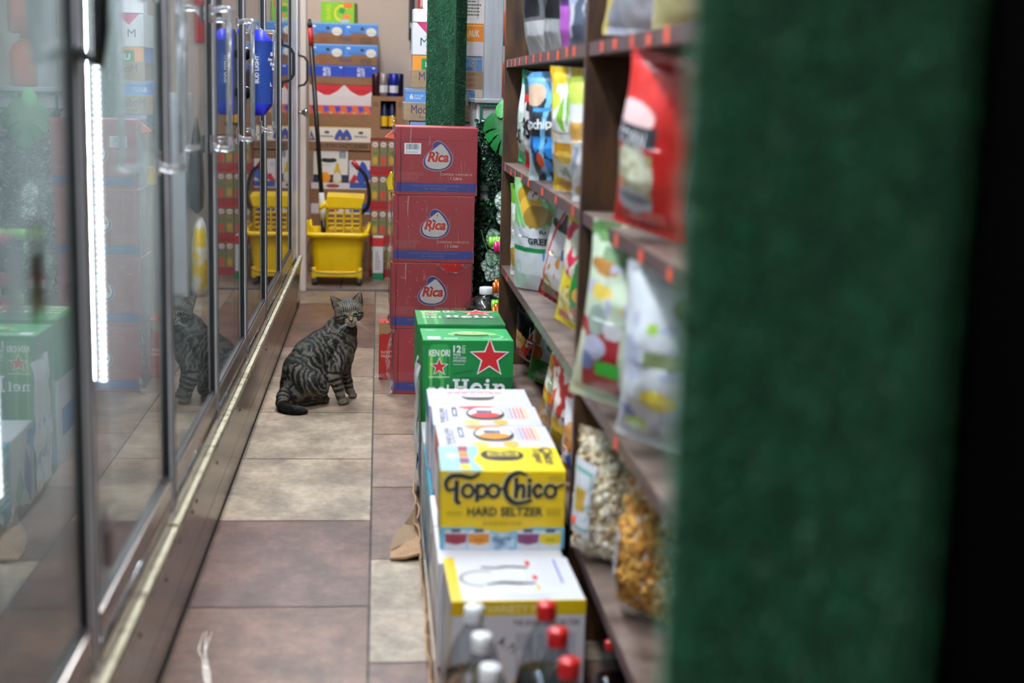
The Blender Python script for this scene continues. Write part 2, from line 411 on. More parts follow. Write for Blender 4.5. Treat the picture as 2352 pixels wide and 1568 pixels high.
# ================================================================== the room
def tile_mat():
    t = NT('slate_look_tile'); a = t.n('ShaderNodeAttribute'); a.attribute_name = 'tint'
    v = t.coords((1.35, 1.0, 1)); n1 = t.noise(v, 5.0, 9, 0.74)
    v2 = t.coords((3.0, 3.6, 1)); n2 = t.noise(v2, 12, 6, 0.8)
    r1 = t.ramp(n1, [(0.3, (112, 102, 100)), (0.47, (184, 178, 174)), (0.66, (255, 250, 244))])
    r2 = t.ramp(n2, [(0.32, (130, 124, 120)), (0.6, (255, 255, 255))])
    mx = t.n('ShaderNodeMix', data_type='RGBA', blend_type='MULTIPLY'); mx.inputs[0].default_value = 0.9
    t.l(a.outputs['Color'], mx.inputs[6]); t.l(r1.outputs[0], mx.inputs[7])
    m2 = t.n('ShaderNodeMix', data_type='RGBA', blend_type='MULTIPLY'); m2.inputs[0].default_value = 0.45
    t.l(mx.outputs[2], m2.inputs[6]); t.l(r2.outputs[0], m2.inputs[7])
    # rust-coloured clouds in the glaze and pale scuffs
    n3 = t.noise(t.coords((1.5, 1.5, 1)), 2.6, 4)
    r3 = t.ramp(n3, [(0.5, (0, 0, 0)), (0.7, (120, 120, 120))])
    m4 = t.n('ShaderNodeMix', data_type='RGBA', blend_type='MULTIPLY'); t.l(r3.outputs[0], m4.inputs[0])
    t.l(m2.outputs[2], m4.inputs[6]); m4.inputs[7].default_value = (*lin((250, 190, 150)), 1)
    n5 = t.noise(t.coords((2, 2.6, 1)), 18, 6, .8); r5 = t.ramp(n5, [(0.58, (0, 0, 0)), (0.74, (120, 120, 120))])
    m3 = t.n('ShaderNodeMix', data_type='RGBA'); t.l(r5.outputs[0], m3.inputs[0]); t.l(m4.outputs[2], m3.inputs[6]); m3.inputs[7].default_value = (*lin((206, 190, 172)), 1)
    t.base(m3.outputs[2]); t.set(Roughness=0.42)
    t.b.inputs['Specular IOR Level'].default_value = 0.35
    t.bump(n1, 0.25, 0.004); return t.m
def make_floor():
    rnd = random.Random(11); vs = []; fs = []; cs = []
    light = (196, 180, 160); mid = (168, 146, 130); plum = (122, 94, 85); brown = (132, 100, 84); pink = (174, 150, 136)
    rowsA = {-1: brown, 0: brown, 1: plum, 2: light, 3: light, 4: (190, 172, 152), 5: mid, 6: plum, 7: (138, 104, 88), 8: mid}
    rowsB = {0: plum, 1: (186, 172, 154), 2: (140, 116, 106), 3: pink, 4: (172, 150, 132), 5: mid, 6: (152, 130, 114)}
    for ci, x0 in enumerate((-1.221, -0.616, -0.011, 0.594, 1.199, 1.804)):
        off = 2.265 if ci % 2 == 1 else 1.965
        for r in range(-5, 12):
            y0 = off + r * 0.605; y1 = y0 + 0.605; g = 0.0028
            if y0 > 8.9: continue
            if y1 > 7.57 > y0: y1 = 7.565
            if y0 >= 7.565: continue
            c = (rowsA if ci == 1 else rowsB).get(r) if ci in (1, 2) else None
            if c is None: c = rnd.choice((light, mid, plum, brown, pink))
            k = len(vs)
            vs += [(x0 + g, y0 + g, 0), (x0 + 0.605 - g, y0 + g, 0), (x0 + 0.605 - g, y1 - g, 0), (x0 + g, y1 - g, 0)]
            fs.append((k, k + 1, k + 2, k + 3)); cs += [c] * 4
    for i in range(-4, 4):                                   # the back room's smaller tiles
        for j in range(3):
            x0, y0 = i * 0.41 - 0.2, 7.62 + j * 0.41; k = len(vs); c = rnd.choice((mid, pink, (182, 150, 130)))
            vs += [(x0 + .003, y0 + .003, 0), (x0 + .407, y0 + .003, 0), (x0 + .407, y0 + .407, 0), (x0 + .003, y0 + .407, 0)]
            fs.append((k, k + 1, k + 2, k + 3)); cs += [c] * 4
    me = bpy.data.meshes.new('floor'); me.from_pydata(vs, [], fs); me.materials.append(tile_mat()); tint(me, cs)
    o = bpy.data.objects.new('floor', me); COL.objects.link(o); struct(o)
    g = MB(); g.box(-1.35, 2.4, -1.38, 8.8, -0.03, -0.0022, two_tone('tile_grout', (58, 54, 52), (84, 78, 72), (1, 1, 1), 20, 0.9))
    struct(g.build('floor_grout'))
    t = MB(); t.box(-0.5, 1.2, 7.568, 7.615, -0.002, 0.006, two_tone('worn_threshold', (64, 66, 68), (92, 92, 92), (1, 1, 1), 12, 0.5)); struct(t.build('trim_1'))
make_floor()
BEIGE = two_tone('beige_wall_paint', (196, 180, 168), (204, 189, 178), (1, 1, 1), 3, 0.7, 0.05)
DARKWALL = two_tone('dark_shop_wall', (40, 38, 38), (52, 50, 48), (1, 1, 1), 3, 0.8)
struct(MB().box(-1.5, 2.4, 8.78, 8.9, 0, 2.62, BEIGE).build('wall_back'))
struct(MB().box(-1.5, -1.38, -1.2, 8.78, 0, 2.62, DARKWALL).build('wall_left'))
struct(MB().box(2.3, 2.42, -1.2, 8.78, 0, 2.62, DARKWALL).build('wall_right'))
struct(MB().box(0.71, 0.77, -1.37, 4.46, 0, 2.62, M((7, 6, 6), 1.0, spec=0.0)).build('wall_blackout'))  # added near-black sheet that makes the darkness beyond the near column
struct(MB().box(-1.5, 2.42, -1.45, -1.38, 0, 2.62, M((150, 148, 145), .8)).build('wall_front'))
struct(MB().box(-1.38, -0.43, 6.99, 7.6, 0, 2.62, BEIGE).build('wall_partition'))
ceil = MB().box(-1.5, 2.42, -1.4, 8.9, 2.62, 2.7, M((196, 194, 188), 0.8)); struct(ceil.build('ceiling'))
# white skirting offcut standing at the cooler's far corner
sk = MB(); WTRIM = two_tone('chipped_white_trim', (122, 108, 92), (222, 220, 214), (1, 1, 1), 16, 0.5, lo=0.3, hi=0.42)
sk.box(-0.404, -0.385, 6.93, 7.09, 0.03, 0.2, WTRIM, 0.002); sk.box(-0.404, -0.387, 6.93, 7.08, 0, 0.03, M((60, 50, 44), 0.7))
struct(sk.build('trim_2'))
# little mouldy corner block between partition and back room
SCR = two_tone('chalky_scratch', (176, 160, 148), (226, 220, 214), (1, 1, 1), 60, .7)
m = MB(); rnd = random.Random(4)
for k in range(3):
    q = Print(m, (0, 0, .0004 + .0001 * k), (1, 0, 0), (0, 1, 0), .7, .0001); q.stroke([(-.336 + .006 * k + rnd.uniform(-.004, .004), 2.74 - .09 * t_ + rnd.uniform(-.01, .01)) if t_ < 2 else (-.325 + .004 * k + .012 * (t_ - 2), 2.6 - .07 * (t_ - 2)) for t_ in range(5)], [.001, .003, .0015, .006, .002], SCR)
struct(m.build('trim_4'))
# ------------------------------------------------------------------ ceiling lights
TUBE = emit_mat('fluorescent_tube', (238, 246, 255), TUBE_POWER)
def light_fixture(x, y, z, ln, label, lamp=None):
    t = thing('ceiling_light', label, 'light', (x, y, z))
    h = MB(); h.box(-0.09, 0.09, -ln / 2, ln / 2, -0.02, 0.05, M((225, 225, 222), 0.4), 0.006); h.build('housing', t)
    for sx in (-0.045, 0.045):
        m = MB(); m.tube([(sx, -ln / 2 + 0.02, -0.04), (sx, ln / 2 - 0.02, -0.04)], 0.016, lamp or TUBE, 10); m.build('tube', t)
light_fixture(-0.55, -0.7, 2.57, 1.2, 'twin tube fill light added on the ceiling behind the camera', emit_mat('fill_tube', (238, 246, 255), TUBE_POWER * 0.5))  # added fill lamp out of view, brightens the near column and carton fronts
light_fixture(-0.25, 1.3, 2.57, 1.2, 'twin fluorescent tube light on the ceiling over the near end of the aisle')
light_fixture(-0.15, 3.0, 2.57, 1.2, 'twin fluorescent tube light on the ceiling before the sitting cat')
light_fixture(-0.15, 4.7, 2.57, 1.2, 'twin fluorescent tube light on the ceiling over the sitting cat')
light_fixture(-0.15, 6.4, 2.57, 1.2, 'twin fluorescent tube light on the ceiling near the end of the cooler')
light_fixture(-0.75, 7.9, 2.57, 0.6, 'dimmer twin tube light on the ceiling of the back room', emit_mat('dim_tube', (255, 244, 230), TUBE_POWER * 0.6))

# ------------------------------------------------------------------ the glass door cooler
KICK = two_tone('dull_kick_plate', (112, 96, 82), (146, 130, 112), (2, 0.5, 9), 6, 0.24, 0.05, 0.6)
CREAM = two_tone('cream_edge_strip', (96, 84, 64), (188, 178, 150), (6, 3, 6), 9, 0.6, 0.1, lo=.3, hi=.5)
cooler = thing('display_cooler', 'long glass door display cooler with silver frames and a brown metal base', 'cooler', (-0.39, 1.872, 0))
CX0, CY0 = -0.39, 1.872
PITCH = 0.74
Y0C, Y1C = 0.392, 6.9
def cl(m, dx=0.0): m.T = Matrix.Translation((-CX0 + dx, -CY0, 0)); return m
m = cl(MB())
ys = [Y0C, 1.42, 2.13, 2.76, 3.74, 4.85, Y1C]
def kx(z): return -0.392 + 0.026 * z / 0.252                  # the base leans out a little towards its top
for a, b in zip(ys[:-1], ys[1:]):
    for z0, z1 in ((0.002, 0.104), (0.1065, 0.254)):
        m.add([(kx(z0), a + .0015, z0), (kx(z0), b - .0015, z0), (kx(z1), b - .0015, z1), (kx(z1), a + .0015, z1), (-0.45, a + .0015, z0), (-0.45, b - .0015, z0), (-0.45, b - .0015, z1), (-0.45, a + .0015, z1)],
              [(0, 1, 2, 3), (3, 2, 6, 7), (0, 3, 7, 4), (1, 5, 6, 2), (4, 5, 1, 0)], KICK)
m.box(-0.60, -0.44, Y0C, Y1C, 0.0, 0.25, ALUDARK)
m.box(-0.402, -0.389, Y0C, Y1C, 0.0, 0.0025, M((14, 12, 11), .9)); m.box(-0.41, kx(.105) - 0.001, Y0C, Y1C, 0.103, 0.1075, M((30, 26, 23), .8))
m.build('kick_plate', cooler)
m = cl(MB()); rr = random.Random(4); y = Y0C
while y < Y1C:
    ln = rr.uniform(0.28, 0.75); e = min(y + ln, Y1C); w = rr.uniform(0.001, 0.003)
    m.box(-0.3755 - w, -0.3635, y, e - (0.012 if rr.random() < .6 else .001), 0.25, 0.2655 + w, CREAM); y = e
m.build('ledge', cooler)
for y, z in ((1.8, .2), (2.19, .21), (2.48, .2), (2.65, .215), (2.83, .22), (2.89, .225), (3.29, .2), (3.84, .2), (4.75, .2)):
    s = cl(MB()); s.ball((kx(z) + .0005, y, z), 0.005, M((150, 128, 96), 0.3, 0.8), 6, (0.5, 1, 1)); s.build('screw', cooler)
m = cl(MB()); INN = two_tone('cooler_liner', (196, 206, 206), (206, 214, 214), (1, 1, 1), 2, 0.45)
m.box(-1.26, -1.24, Y0C, 6.32, 0.05, 2.3, INN); m.box(-1.24, -0.42, Y0C, 6.32, 0.24, 0.27, M((96, 92, 88), 0.35, 0.6)); m.box(-1.24, -0.42, Y0C, 6.32, 2.28, 2.3, INN)
m.box(-1.24, -0.42, Y0C, Y0C + .02, 0.27, 2.28, INN); m.box(-1.24, -0.42, 6.3, 6.32, 0.27, 2.28, INN)
m.build('liner', cooler)
m = cl(MB()); m.box(-1.26, -0.389, 6.314, Y1C + 0.02, 0.27, 2.3, ALU); m.box(-0.41, -0.386, Y1C - 0.03, Y1C + 0.02, 0.24, 2.3, ALU); m.build('end_panel', cooler)
m = cl(MB()); m.box(-0.46, -0.366, Y0C, Y1C, 1.94, 2.3, ALU); m.build('header', cooler)
m = cl(MB()); m.box(-0.44, -0.392, Y0C, Y1C, 0.24, 0.272, ALUDARK); m.build('sill', cooler)
for k in range(-1, 7):                                       # mullions behind the door joints
    y = CY0 + PITCH * k
    m = cl(MB()); m.box(-0.484, -0.408, y - 0.026, y + 0.026, 0.272, 2.28, M((176, 182, 186), 0.4, 0.3)); m.build('mullion', cooler)
GASK = M((36, 32, 32), 0.5)
def door_at(y0, hy, black=False):
    """one door along the aisle; hy: where its pull stands"""
    y1 = y0 + PITCH - 0.006; ya = y0 + 0.002; z0, z1 = 0.274, 1.94; zr = 0.36; F0, F1 = -0.3905, -0.374
    m = cl(MB())
    for a in (ya, y1 - 0.026):
        m.box(F0, F1, a, a + 0.026, z0, z1, ALU, 0.0045)
        m.box(F1, F1 + 0.0012, a + 0.006, a + 0.013, z0 + 0.02, z1, ALUDARK)
    m.box(F0, F1, ya + 0.026, y1 - 0.026, z0, zr, RAILM, 0.002); m.box(F0, F1, ya + 0.026, y1 - 0.026, z1 - 0.05, z1, ALU, 0.002)
    m.tube([(F1 - 0.001, ya + 0.026, 0.315), (F1 - 0.001, y1 - 0.026, 0.315)], 0.0045, CHROME, 8); m.box(F1 - .001, F1 + .0006, ya + .03, y1 - .03, 0.303, 0.3075, GASK)
    for a in (ya + 0.026, y1 - 0.031): m.box(F0 + .002, F1 - .003, a, a + 0.005, zr, z1 - 0.05, GASK)
    m.box(F0 + .002, F1 - .003, ya + 0.026, y1 - 0.026, zr, zr + 0.006, GASK)
    d = m.build('door', cooler)
    g = cl(MB()); g.box(-0.388, -0.383, ya + 0.026, y1 - 0.026, zr, z1 - 0.05, HAZEPANE if y0 < 2.4 else PANE); g.build('glass_pane', d)
    if hy is None: return d
    h = cl(MB())
    if black:
        h.tube([(F1, hy, 1.115), (-0.348, hy, 1.10), (-0.344, hy, 1.14), (-0.344, hy, 1.36), (-0.348, hy, 1.4), (F1, hy, 1.39)], 0.011, BLACKP, 10)
    else:
        x1 = -0.334
        h.tube(spline([(F1, hy, 0.94), (-0.357, hy, 0.933), (x1 + 0.004, hy, 0.935), (x1, hy, 0.955), (x1, hy, 1.08), (x1, hy, 1.21), (x1 + 0.004, hy, 1.236), (-0.357, hy, 1.238), (F1, hy, 1.231)], 5), 0.0068, ACRYL, 10)
        h.tube([(x1, hy, 0.96), (x1, hy, 1.21)], 0.003, CHROME, 8)
        h.box(F1 - .001, F1 + .004, hy - 0.018, hy + 0.018, 0.922, 0.962, CHROME, 0.001); h.box(F1 - .001, F1 + .004, hy - 0.018, hy + 0.018, 1.208, 1.248, CHROME, 0.001)
    h.build('handle', d)
    return d
RAILM = two_tone('brownish_steel_rail', (132, 122, 114), (158, 148, 140), (20, .5, 20), 8, 0.22, 0.0, 0.75)
for k, hy in enumerate((1.836, 2.47, 3.27, 3.86, 4.62, None, None), -1): door_at(CY0 + PITCH * k, hy, k < 0)
door_at(CY0 - 2 * PITCH, 0.5, True)
# led strips hanging on the mullions inside the cooler
LED = emit_mat('led_dot', (240, 248, 255), LED_POWER); LED_FILL = emit_mat('hidden_led_fill', (240, 250, 255), LED_POWER * 7)
for y in (1.872, 2.612):
    m = cl(MB()); m.box(-0.51, -0.4845, y - 0.014, y - 0.002, 0.52, 2.2, M((225, 228, 230), 0.4)); led = m.build('led_strip', cooler)
    m = cl(MB())
    for i in range(146):
        z = 0.538 + i * 0.0112
        m.box(-0.5, -0.491, y - 0.0158, y - 0.0142, z, z + 0.004, LED)
    m.build('led_dots', led)
    m = cl(MB()); m.box(-0.5125, -0.5103, y - 0.013, y - 0.003, 0.54, 2.18, LED_FILL); m.build('hidden_led_fill', led)  # added emitter turned out of sight, brightens the liner and door haze

# beige walk-in door face on the partition, with its pull and knob
def d_pull(x0, y, z0, z1, out, parent, name='handle'):
    """black strap pull with feet at z0 and z1"""
    m = MB(); m.strip([(x0, y, z0 - 0.02), (x0 + 0.004, y, z0), (x0 + out * 0.7, y, z0 + 0.008), (x0 + out, y, z0 + 0.03), (x0 + out, y, z1 - 0.03), (x0 + out * 0.7, y, z1 - 0.008), (x0 + 0.004, y, z1), (x0, y, z1 + 0.02)], 0.022, (0, 1, 0), BLACKP, 0.011)
    o = m.build(name, parent); return o
wd = MB(); wd.box(-0.43, -0.406, 6.99, 7.5, 0.02, 2.1, BEIGE, 0.004); wdo = struct(wd.build('door_1'))
jb = MB(); jb.box(-0.43, -0.376, 7.5, 7.6, 0, 2.3, BEIGE, 0.012); struct(jb.build('trim_3'))
d_pull(-0.406, 7.22, 1.07, 1.22, 0.05, wdo)
m = MB(); m.T = Matrix.Translation((-0.406, 7.3, 0.94)) @ Matrix.Rotation(math.pi / 2, 4, 'Y')
m.lathe([(0.016, 0), (0.012, 0.006), (0.009, 0.016), (0.014, 0.026), (0.024, 0.036), (0.025, 0.042), (0.02, 0.047)], CHROME, n=20); m.build('knob', wdo)
hd = d_pull(-0.374, 5.6, 1.085, 1.225, 0.045, cooler); hd.name = 'black_pull'
hd.location = (-CX0, -CY0, 0)

# ================================================================== red juice cartons, stacked behind the beer packs
RICA = (150, 52, 58); RICAB = (52, 62, 128); TAN = (190, 168, 150); GREYL = (190, 184, 182)
def rica_drop(p, cx, cy, s):
    """pear-shaped emblem: tan rim, blue band, grey middle, blue leaf, red lettering"""
    outer = [(-0.50, -0.18), (-0.44, -0.38), (-0.2, -0.49), (0.12, -0.49), (0.4, -0.36), (0.5, -0.12), (0.44, 0.12), (0.28, 0.34), (0.1, 0.48), (-0.06, 0.5), (-0.17, 0.4), (-0.19, 0.27), (-0.28, 0.16), (-0.42, 0.02)]
    def blob(k, c, dx=0, dy=0):
        pts = spline([(cx + (x * k + dx) * s, cy + (y * k + dy) * s) for x, y in outer], 6, True)
        p.fan(pts, c, (cx, cy - 0.1 * s))
    blob(1.0, TAN); blob(0.965, RICAB); 
    inner = [(-0.43, -0.17), (-0.36, -0.34), (-0.16, -0.425), (0.12, -0.425), (0.33, -0.32), (0.42, -0.1), (0.36, 0.1), (0.24, 0.27), (0.1, 0.4), (-0.05, 0.3), (-0.2, 0.18), (-0.36, 0.03)]
    p.fan(spline([(cx + x * s, cy + y * s) for x, y in inner], 6, True), TAN, (cx, cy - 0.05 * s))
    p.fan(spline([(cx + x * 0.96 * s, cy + (y * 0.96 - 0.005) * s) for x, y in inner], 6, True), GREYL, (cx, cy - 0.05 * s))
    p.text('Rica', cx - 0.33 * s, cy - 0.21 * s, cx + 0.38 * s, cy + 0.13 * s, (196, 160, 120), 0.035, 0.25)
    p.text('Rica', cx - 0.35 * s, cy - 0.2 * s, cx + 0.36 * s, cy + 0.14 * s, (176, 40, 40), 0.03, 0.25)
    p.ell(cx - 0.05 * s, cy + 0.12 * s, 0.035 * s, 0.035 * s, RICAB, 12)
def rica_box(z, xc, rot, lang, label, flap=False, small=True):
    c = Carton('juice_carton', label, 'carton', 0.285, 0.225, 0.236, (xc, 5.095, z), RICA, rotz=rot, group='red juice cartons in the stack', bev=0.0025, rough=0.5)
    p = c.front(); w, h = 0.285, 0.236
    p.rect(0.004, 0.013, w - 0.003, 0.043, RICAB)
    l1, l2, l3, l4 = (('EMPRESA CERTIFICADA ISO 22000 E ISO 9001', 'TEL.: 809-563-7422', 'CONTIENE 12 ENVASES DE', '1 Litro') if lang == 'es' else
                      ('CERTIFIED COMPANY ISO 22000 AND ISO 9001', 'TEL.: 809-563-7422', 'CONTAINS 12 PACKS OF', '1 Liter'))
    p.text(l1, 0.055, 0.031, 0.228, 0.0365, (120, 116, 150)); p.text(l2, 0.1, 0.02, 0.178, 0.0262, (120, 116, 150))
    p.text(l3, 0.158, 0.07, 0.268, 0.0775, TAN, 0.01); p.text(l4, 0.192, 0.055, 0.232, 0.066, (200, 184, 168), 0.015)
    p.lines(0.012, 0.052, 0.1, 0.082, 7, (178, 110, 104), random.Random(3), 0.3)
    rica_drop(p, 0.147, 0.137, 0.104)
    if flap:
        p.stroke([(0.04, h - 0.042), (0.258, h - 0.045), (0.283, h - 0.006)], 0.0011, (96, 30, 36), False)
        p.rect(0.03, 0.142, 0.088, 0.18, (228, 228, 230)); p.bars(0.036, 0.158, 0.082, 0.177, (60, 80, 90)); p.lines(0.036, 0.146, 0.08, 0.154, 2, (170, 170, 172))
    # scuffed, torn film spots: bare brighter red beneath
    rnd = random.Random(int(z * 100) + 5)
    if not flap:
        for _ in range(18):
            a, b = rnd.uniform(0.01, 0.12) + (0.1 if rnd.random() < 0.2 else 0), rnd.uniform(0.11, 0.22)
            ra, rb = rnd.uniform(.0015, .004), rnd.uniform(.002, .006); pts = [(a + rnd.uniform(0.5, 1.2) * ra * math.cos(t), b + rnd.uniform(0.5, 1.3) * rb * math.sin(t)) for t in np.linspace(0, 2 * math.pi, 14)[:-1]]; p.fan([(x + .0006, y + .001) for x, y in pts], (214, 176, 178)); p.fan(pts, (176, 36, 34), (a, b)); p.k -= 2
    c.done()
    return c.o
def shrink_wrap(parent, w, d, h, seed, hang=0.0, whole=True):
    """loose crinkled film gathered down the box's left corner, with a few wisps"""
    rnd = random.Random(seed); m = MB(); n = 22
    cols = []
    for u in range(7):
        row = []
        for j in range(n + 1):
            z = h * j / n - hang * (1 - j / n)
            fx = u / 6
            x = -w / 2 - 0.004 - 0.017 * math.sin(fx * math.pi) * (0.6 + 0.6 * mnoise.noise((seed, j * 0.35, 0))) + fx * 0.022
            y = d / 2 * 0.2 + (-d / 2 * 1.2 - 0.004) * fx + 0.004 * mnoise.noise((j * 0.7, u * 1.3, seed))
            x += 0.004 * mnoise.noise((j * 0.9, u * 0.8, seed + 4))
            row.append((x, y, max(z, 0.002)))
        cols.append(row)
    vs = [p for r in cols for p in r]; fs = []
    for u in range(6):
        for j in range(n): fs.append((u * (n + 1) + j, (u + 1) * (n + 1) + j, (u + 1) * (n + 1) + j + 1, u * (n + 1) + j + 1))
    m.add(vs, fs, FILM, True)
    if whole:                                                # taut sheet over the front
        vs = []; fs = []; a, b = 14, 10
        for i in range(a + 1):
            for j in range(b + 1):
                vs.append((-w / 2 + w * i / a, -d / 2 - 0.0035 - 0.0012 * abs(mnoise.noise((i * 1.7, j * 0.5, seed))), h * j / b))
        for i in range(a):
            for j in range(b): fs.append((i * (b + 1) + j, (i + 1) * (b + 1) + j, (i + 1) * (b + 1) + j + 1, i * (b + 1) + j + 1))
        m.add(vs, fs, TAUT, True)
    return m.build('shrink_wrap', parent)
xs = [0.2, 0.1935, 0.1995, 0.191]
r1 = rica_box(0.0, 0.1995, 0.0, 'en', 'red juice carton on the floor, bottom of the stack of four'); shrink_wrap(r1, .285, .225, .236, 3, 0.0, False)
r2 = rica_box(0.2365, 0.188, 0.004, 'en', 'red juice carton second from the floor, film torn open along its top edge'); shrink_wrap(r2, .285, .225, .236, 8, 0.02)
r3 = rica_box(0.473, 0.1945, -0.01, 'en', 'red juice carton with scuffed film, third from the floor'); shrink_wrap(r3, .285, .225, .236, 12)
r4 = rica_box(0.7095, 0.1985, 0.012, 'es', 'topmost red juice carton with a white barcode sticker', True); shrink_wrap(r4, .285, .225, .236, 21)
# bunched film roll along the torn edge and hanging wisps
def curled_film(parent, pts, w, name='torn_film'):
    m = MB(); path = spline(pts, 6); vs = []; fs = []; L = len(path)
    for i, p in enumerate(path):
        for k in range(5):
            a = k / 4 - 0.5; q = 0.35 * mnoise.noise((i * 0.6, k, 2))
            vs.append((p[0] + a * w * (0.6 + q), p[1] - 0.004 - abs(q) * 0.006 - 0.004 * math.sin(k + i), p[2] + a * w * (0.3 - q)))
    for i in range(L - 1):
        for k in range(4): fs.append((i * 5 + k, (i + 1) * 5 + k, (i + 1) * 5 + k + 1, i * 5 + k + 1))
    m.add(vs, fs, FILM, True); return m.build(name, parent)
curled_film(r2, [(0.02, -0.116, 0.233), (0.04, -0.118, 0.214), (0.07, -0.118, 0.205), (0.1, -0.12, 0.207), (0.118, -0.122, 0.222), (0.109, -0.123, 0.236), (0.125, -0.118, 0.228), (0.14, -0.116, 0.223)], 0.014)
m = MB()
p = Print(m, (-0.1425, -0.1125, 0), (1, 0, 0), (0, 0, 1), 0.4); p.k = 20
p.poly([(0.17, 0.233), (0.182, 0.216), (0.205, 0.206), (0.232, 0.206), (0.25, 0.222), (0.247, 0.2345)], (178, 30, 26)); m.build('bare_cardboard', r2)
curled_film(r1, [(-0.145, -0.118, 0.24), (-0.15, -0.122, 0.2), (-0.162, -0.124, 0.15), (-0.158, -0.128, 0.09), (-0.146, -0.13, 0.04), (-0.15, -0.15, 0.012), (-0.16, -0.165, 0.006)], 0.026)
curled_film(r3, [(-0.15, -0.1, 0.24), (-0.157, -0.11, 0.2), (-0.15, -0.115, 0.1), (-0.152, -0.116, 0.01)], 0.014)
curled_film(r4, [(-0.143, -0.1, 0.2), (-0.153, -0.1, 0.236), (-0.151, -0.095, 0.252), (-0.158, -0.09, 0.268), (-0.148, -0.085, 0.275)], 0.012)
# orange torn flap, yellow packet and the torn red carton that poke out behind the stack
m = MB(); m.add([(-0.03, 0, 0), (0.03, 0.0, -0.012), (0.03, 0, 0.026), (0.005, -0.003, 0.03), (-0.03, 0.012, 0.002), (0.03, 0.012, -0.01), (0.03, 0.012, 0.028), (0.005, 0.012, 0.032)],
        [(0, 1, 2, 3), (7, 6, 5, 4), (0, 3, 7, 4), (0, 4, 5, 1), (3, 2, 6, 7), (1, 5, 6, 2)], M((226, 106, 88), 0.5))
r = m.build('carton_flap', r4, (-0.148, -0.02, 0.195)); r['label'] = 'orange carton flap folded outwards'
pk = thing('foil_packet', 'yellow foil packet sticking out from behind the red juice cartons', 'packet', (0.066, 5.255, 0.709))
m = MB(); m.add([(-.032, -.02, .0), (.06, -.02, .0), (.06, .03, .0), (-.032, .03, .0), (-.026, -.026, .062), (.06, -.026, .058), (.06, .03, .06), (-.022, .03, .064), (-.04, .003, .03)],
          [(3, 2, 1, 0), (4, 5, 6, 7), (0, 1, 5, 4), (2, 3, 7, 6), (0, 4, 8), (4, 7, 8), (7, 3, 8), (3, 0, 8), (1, 2, 6, 5)], M((236, 202, 34), 0.3, 0, coat=.3)); m.build('wrapper', pk)
p = MB(); q = Print(p, (-.03, -.0215, 0), (1, 0, 0), (0, 0, 1)); q.rect(.02, .004, .06, .014, (240, 240, 236)); q.ell(.045, .005, .014, .008, (60, 74, 150)); p.build('printing', pk)
rc = Carton('torn_red_carton', 'torn red carton with bare brown top standing beside the lowest red juice carton', 'carton', 0.2, 0.1, 0.215, (0.107, 5.29, 0), (172, 40, 36), rough=0.5)
q = rc.front(); q.fan([(0.0, 0.215), (0.062, 0.215), (0.055, 0.188), (0.03, 0.172), (0.012, 0.174), (0.0, 0.168)], (160, 128, 90)); q.text("DON'T", 0.008, 0.098, 0.052, 0.109, (226, 190, 176), 0.02); q.text('TREAD', 0.006, 0.083, 0.054, 0.0935, (226, 190, 176), 0.02)
rc.done()
curled_film(rc.o, [(-0.13, -0.05, 0.004), (-0.1, -0.06, 0.018), (-0.06, -0.065, 0.014), (-0.03, -0.07, 0.006)], 0.05)
curled_film(rc.o, [(-0.085, -0.052, 0.21), (-0.06, -0.055, 0.24), (-0.045, -0.055, 0.262), (-0.06, -0.052, 0.25)], 0.03)

# ================================================================== packs along the foot of the shelf
HG = (0, 122, 52); HGD = (0, 92, 44); HL = (40, 150, 72); WHITE = (236, 236, 236); SRED = (198, 30, 34)
def slab_text(p, x, y, h, s, col):
    """slab-serif letters H e i n k built up from bars, rings and serifs; returns nothing"""
    for ch in s:
        st = 0.2 * h
        if ch == 'H':
            w = 0.98 * h
            for a in (0.12, 0.66): p.rect(x + a * h, y, x + a * h + st * 1.05, y + h, col); p.k -= 1
            for a in (0.0, 0.54):
                for b in (0, 0.86): p.rect(x + a * h, y + b * h, x + (a + 0.44) * h, y + (b + 0.14) * h, col); p.k -= 1
            p.rect(x + 0.2 * h, y + 0.43 * h, x + 0.8 * h, y + 0.57 * h, col); p.k -= 1; x += w * 1.06
        elif ch == 'e':
            r = 0.36 * h
            p.stroke([(x + 0.06 * h + r + r * 0.82 * math.cos(t), y + r + r * 0.86 * math.sin(t)) for t in np.linspace(0.05, 2 * math.pi - 0.75, 16)], [0.12 * h, .22 * h, .2 * h, .14 * h], col, True); p.k -= 1
            p.rect(x + 0.16 * h, y + r * 0.9, x + 0.06 * h + 2 * r * .96, y + r * 1.2, col); p.k -= 1; x += 0.86 * h
        elif ch in 'in':
            p.rect(x + 0.12 * h, y, x + 0.12 * h + st, y + 0.72 * h, col); p.k -= 1
            p.rect(x, y + 0.6 * h, x + 0.2 * h, y + 0.72 * h, col); p.k -= 1; p.rect(x, y, x + 0.44 * h, y + 0.12 * h, col); p.k -= 1
            if ch == 'i': p.ell(x + 0.22 * h, y + 0.9 * h, 0.12 * h, 0.12 * h, col, 14); p.k -= 1; x += 0.52 * h
            else:
                p.stroke([(x + 0.3 * h, y + 0.52 * h), (x + 0.45 * h, y + 0.64 * h), (x + 0.62 * h, y + 0.58 * h), (x + 0.66 * h, y + 0.4 * h), (x + 0.66 * h, y + 0.05 * h)], [.1 * h, .18 * h, .2 * h, .2 * h], col); p.k -= 1
                p.rect(x + 0.52 * h, y, x + 0.86 * h, y + 0.12 * h, col); p.k -= 1; x += 0.94 * h
        elif ch == 'l':
            p.rect(x + 0.1 * h, y, x + 0.1 * h + st, y + h, col); p.k -= 1; p.rect(x, y, x + 0.4 * h, y + 0.12 * h, col); p.k -= 1; x += 0.46 * h
    p.k += 1
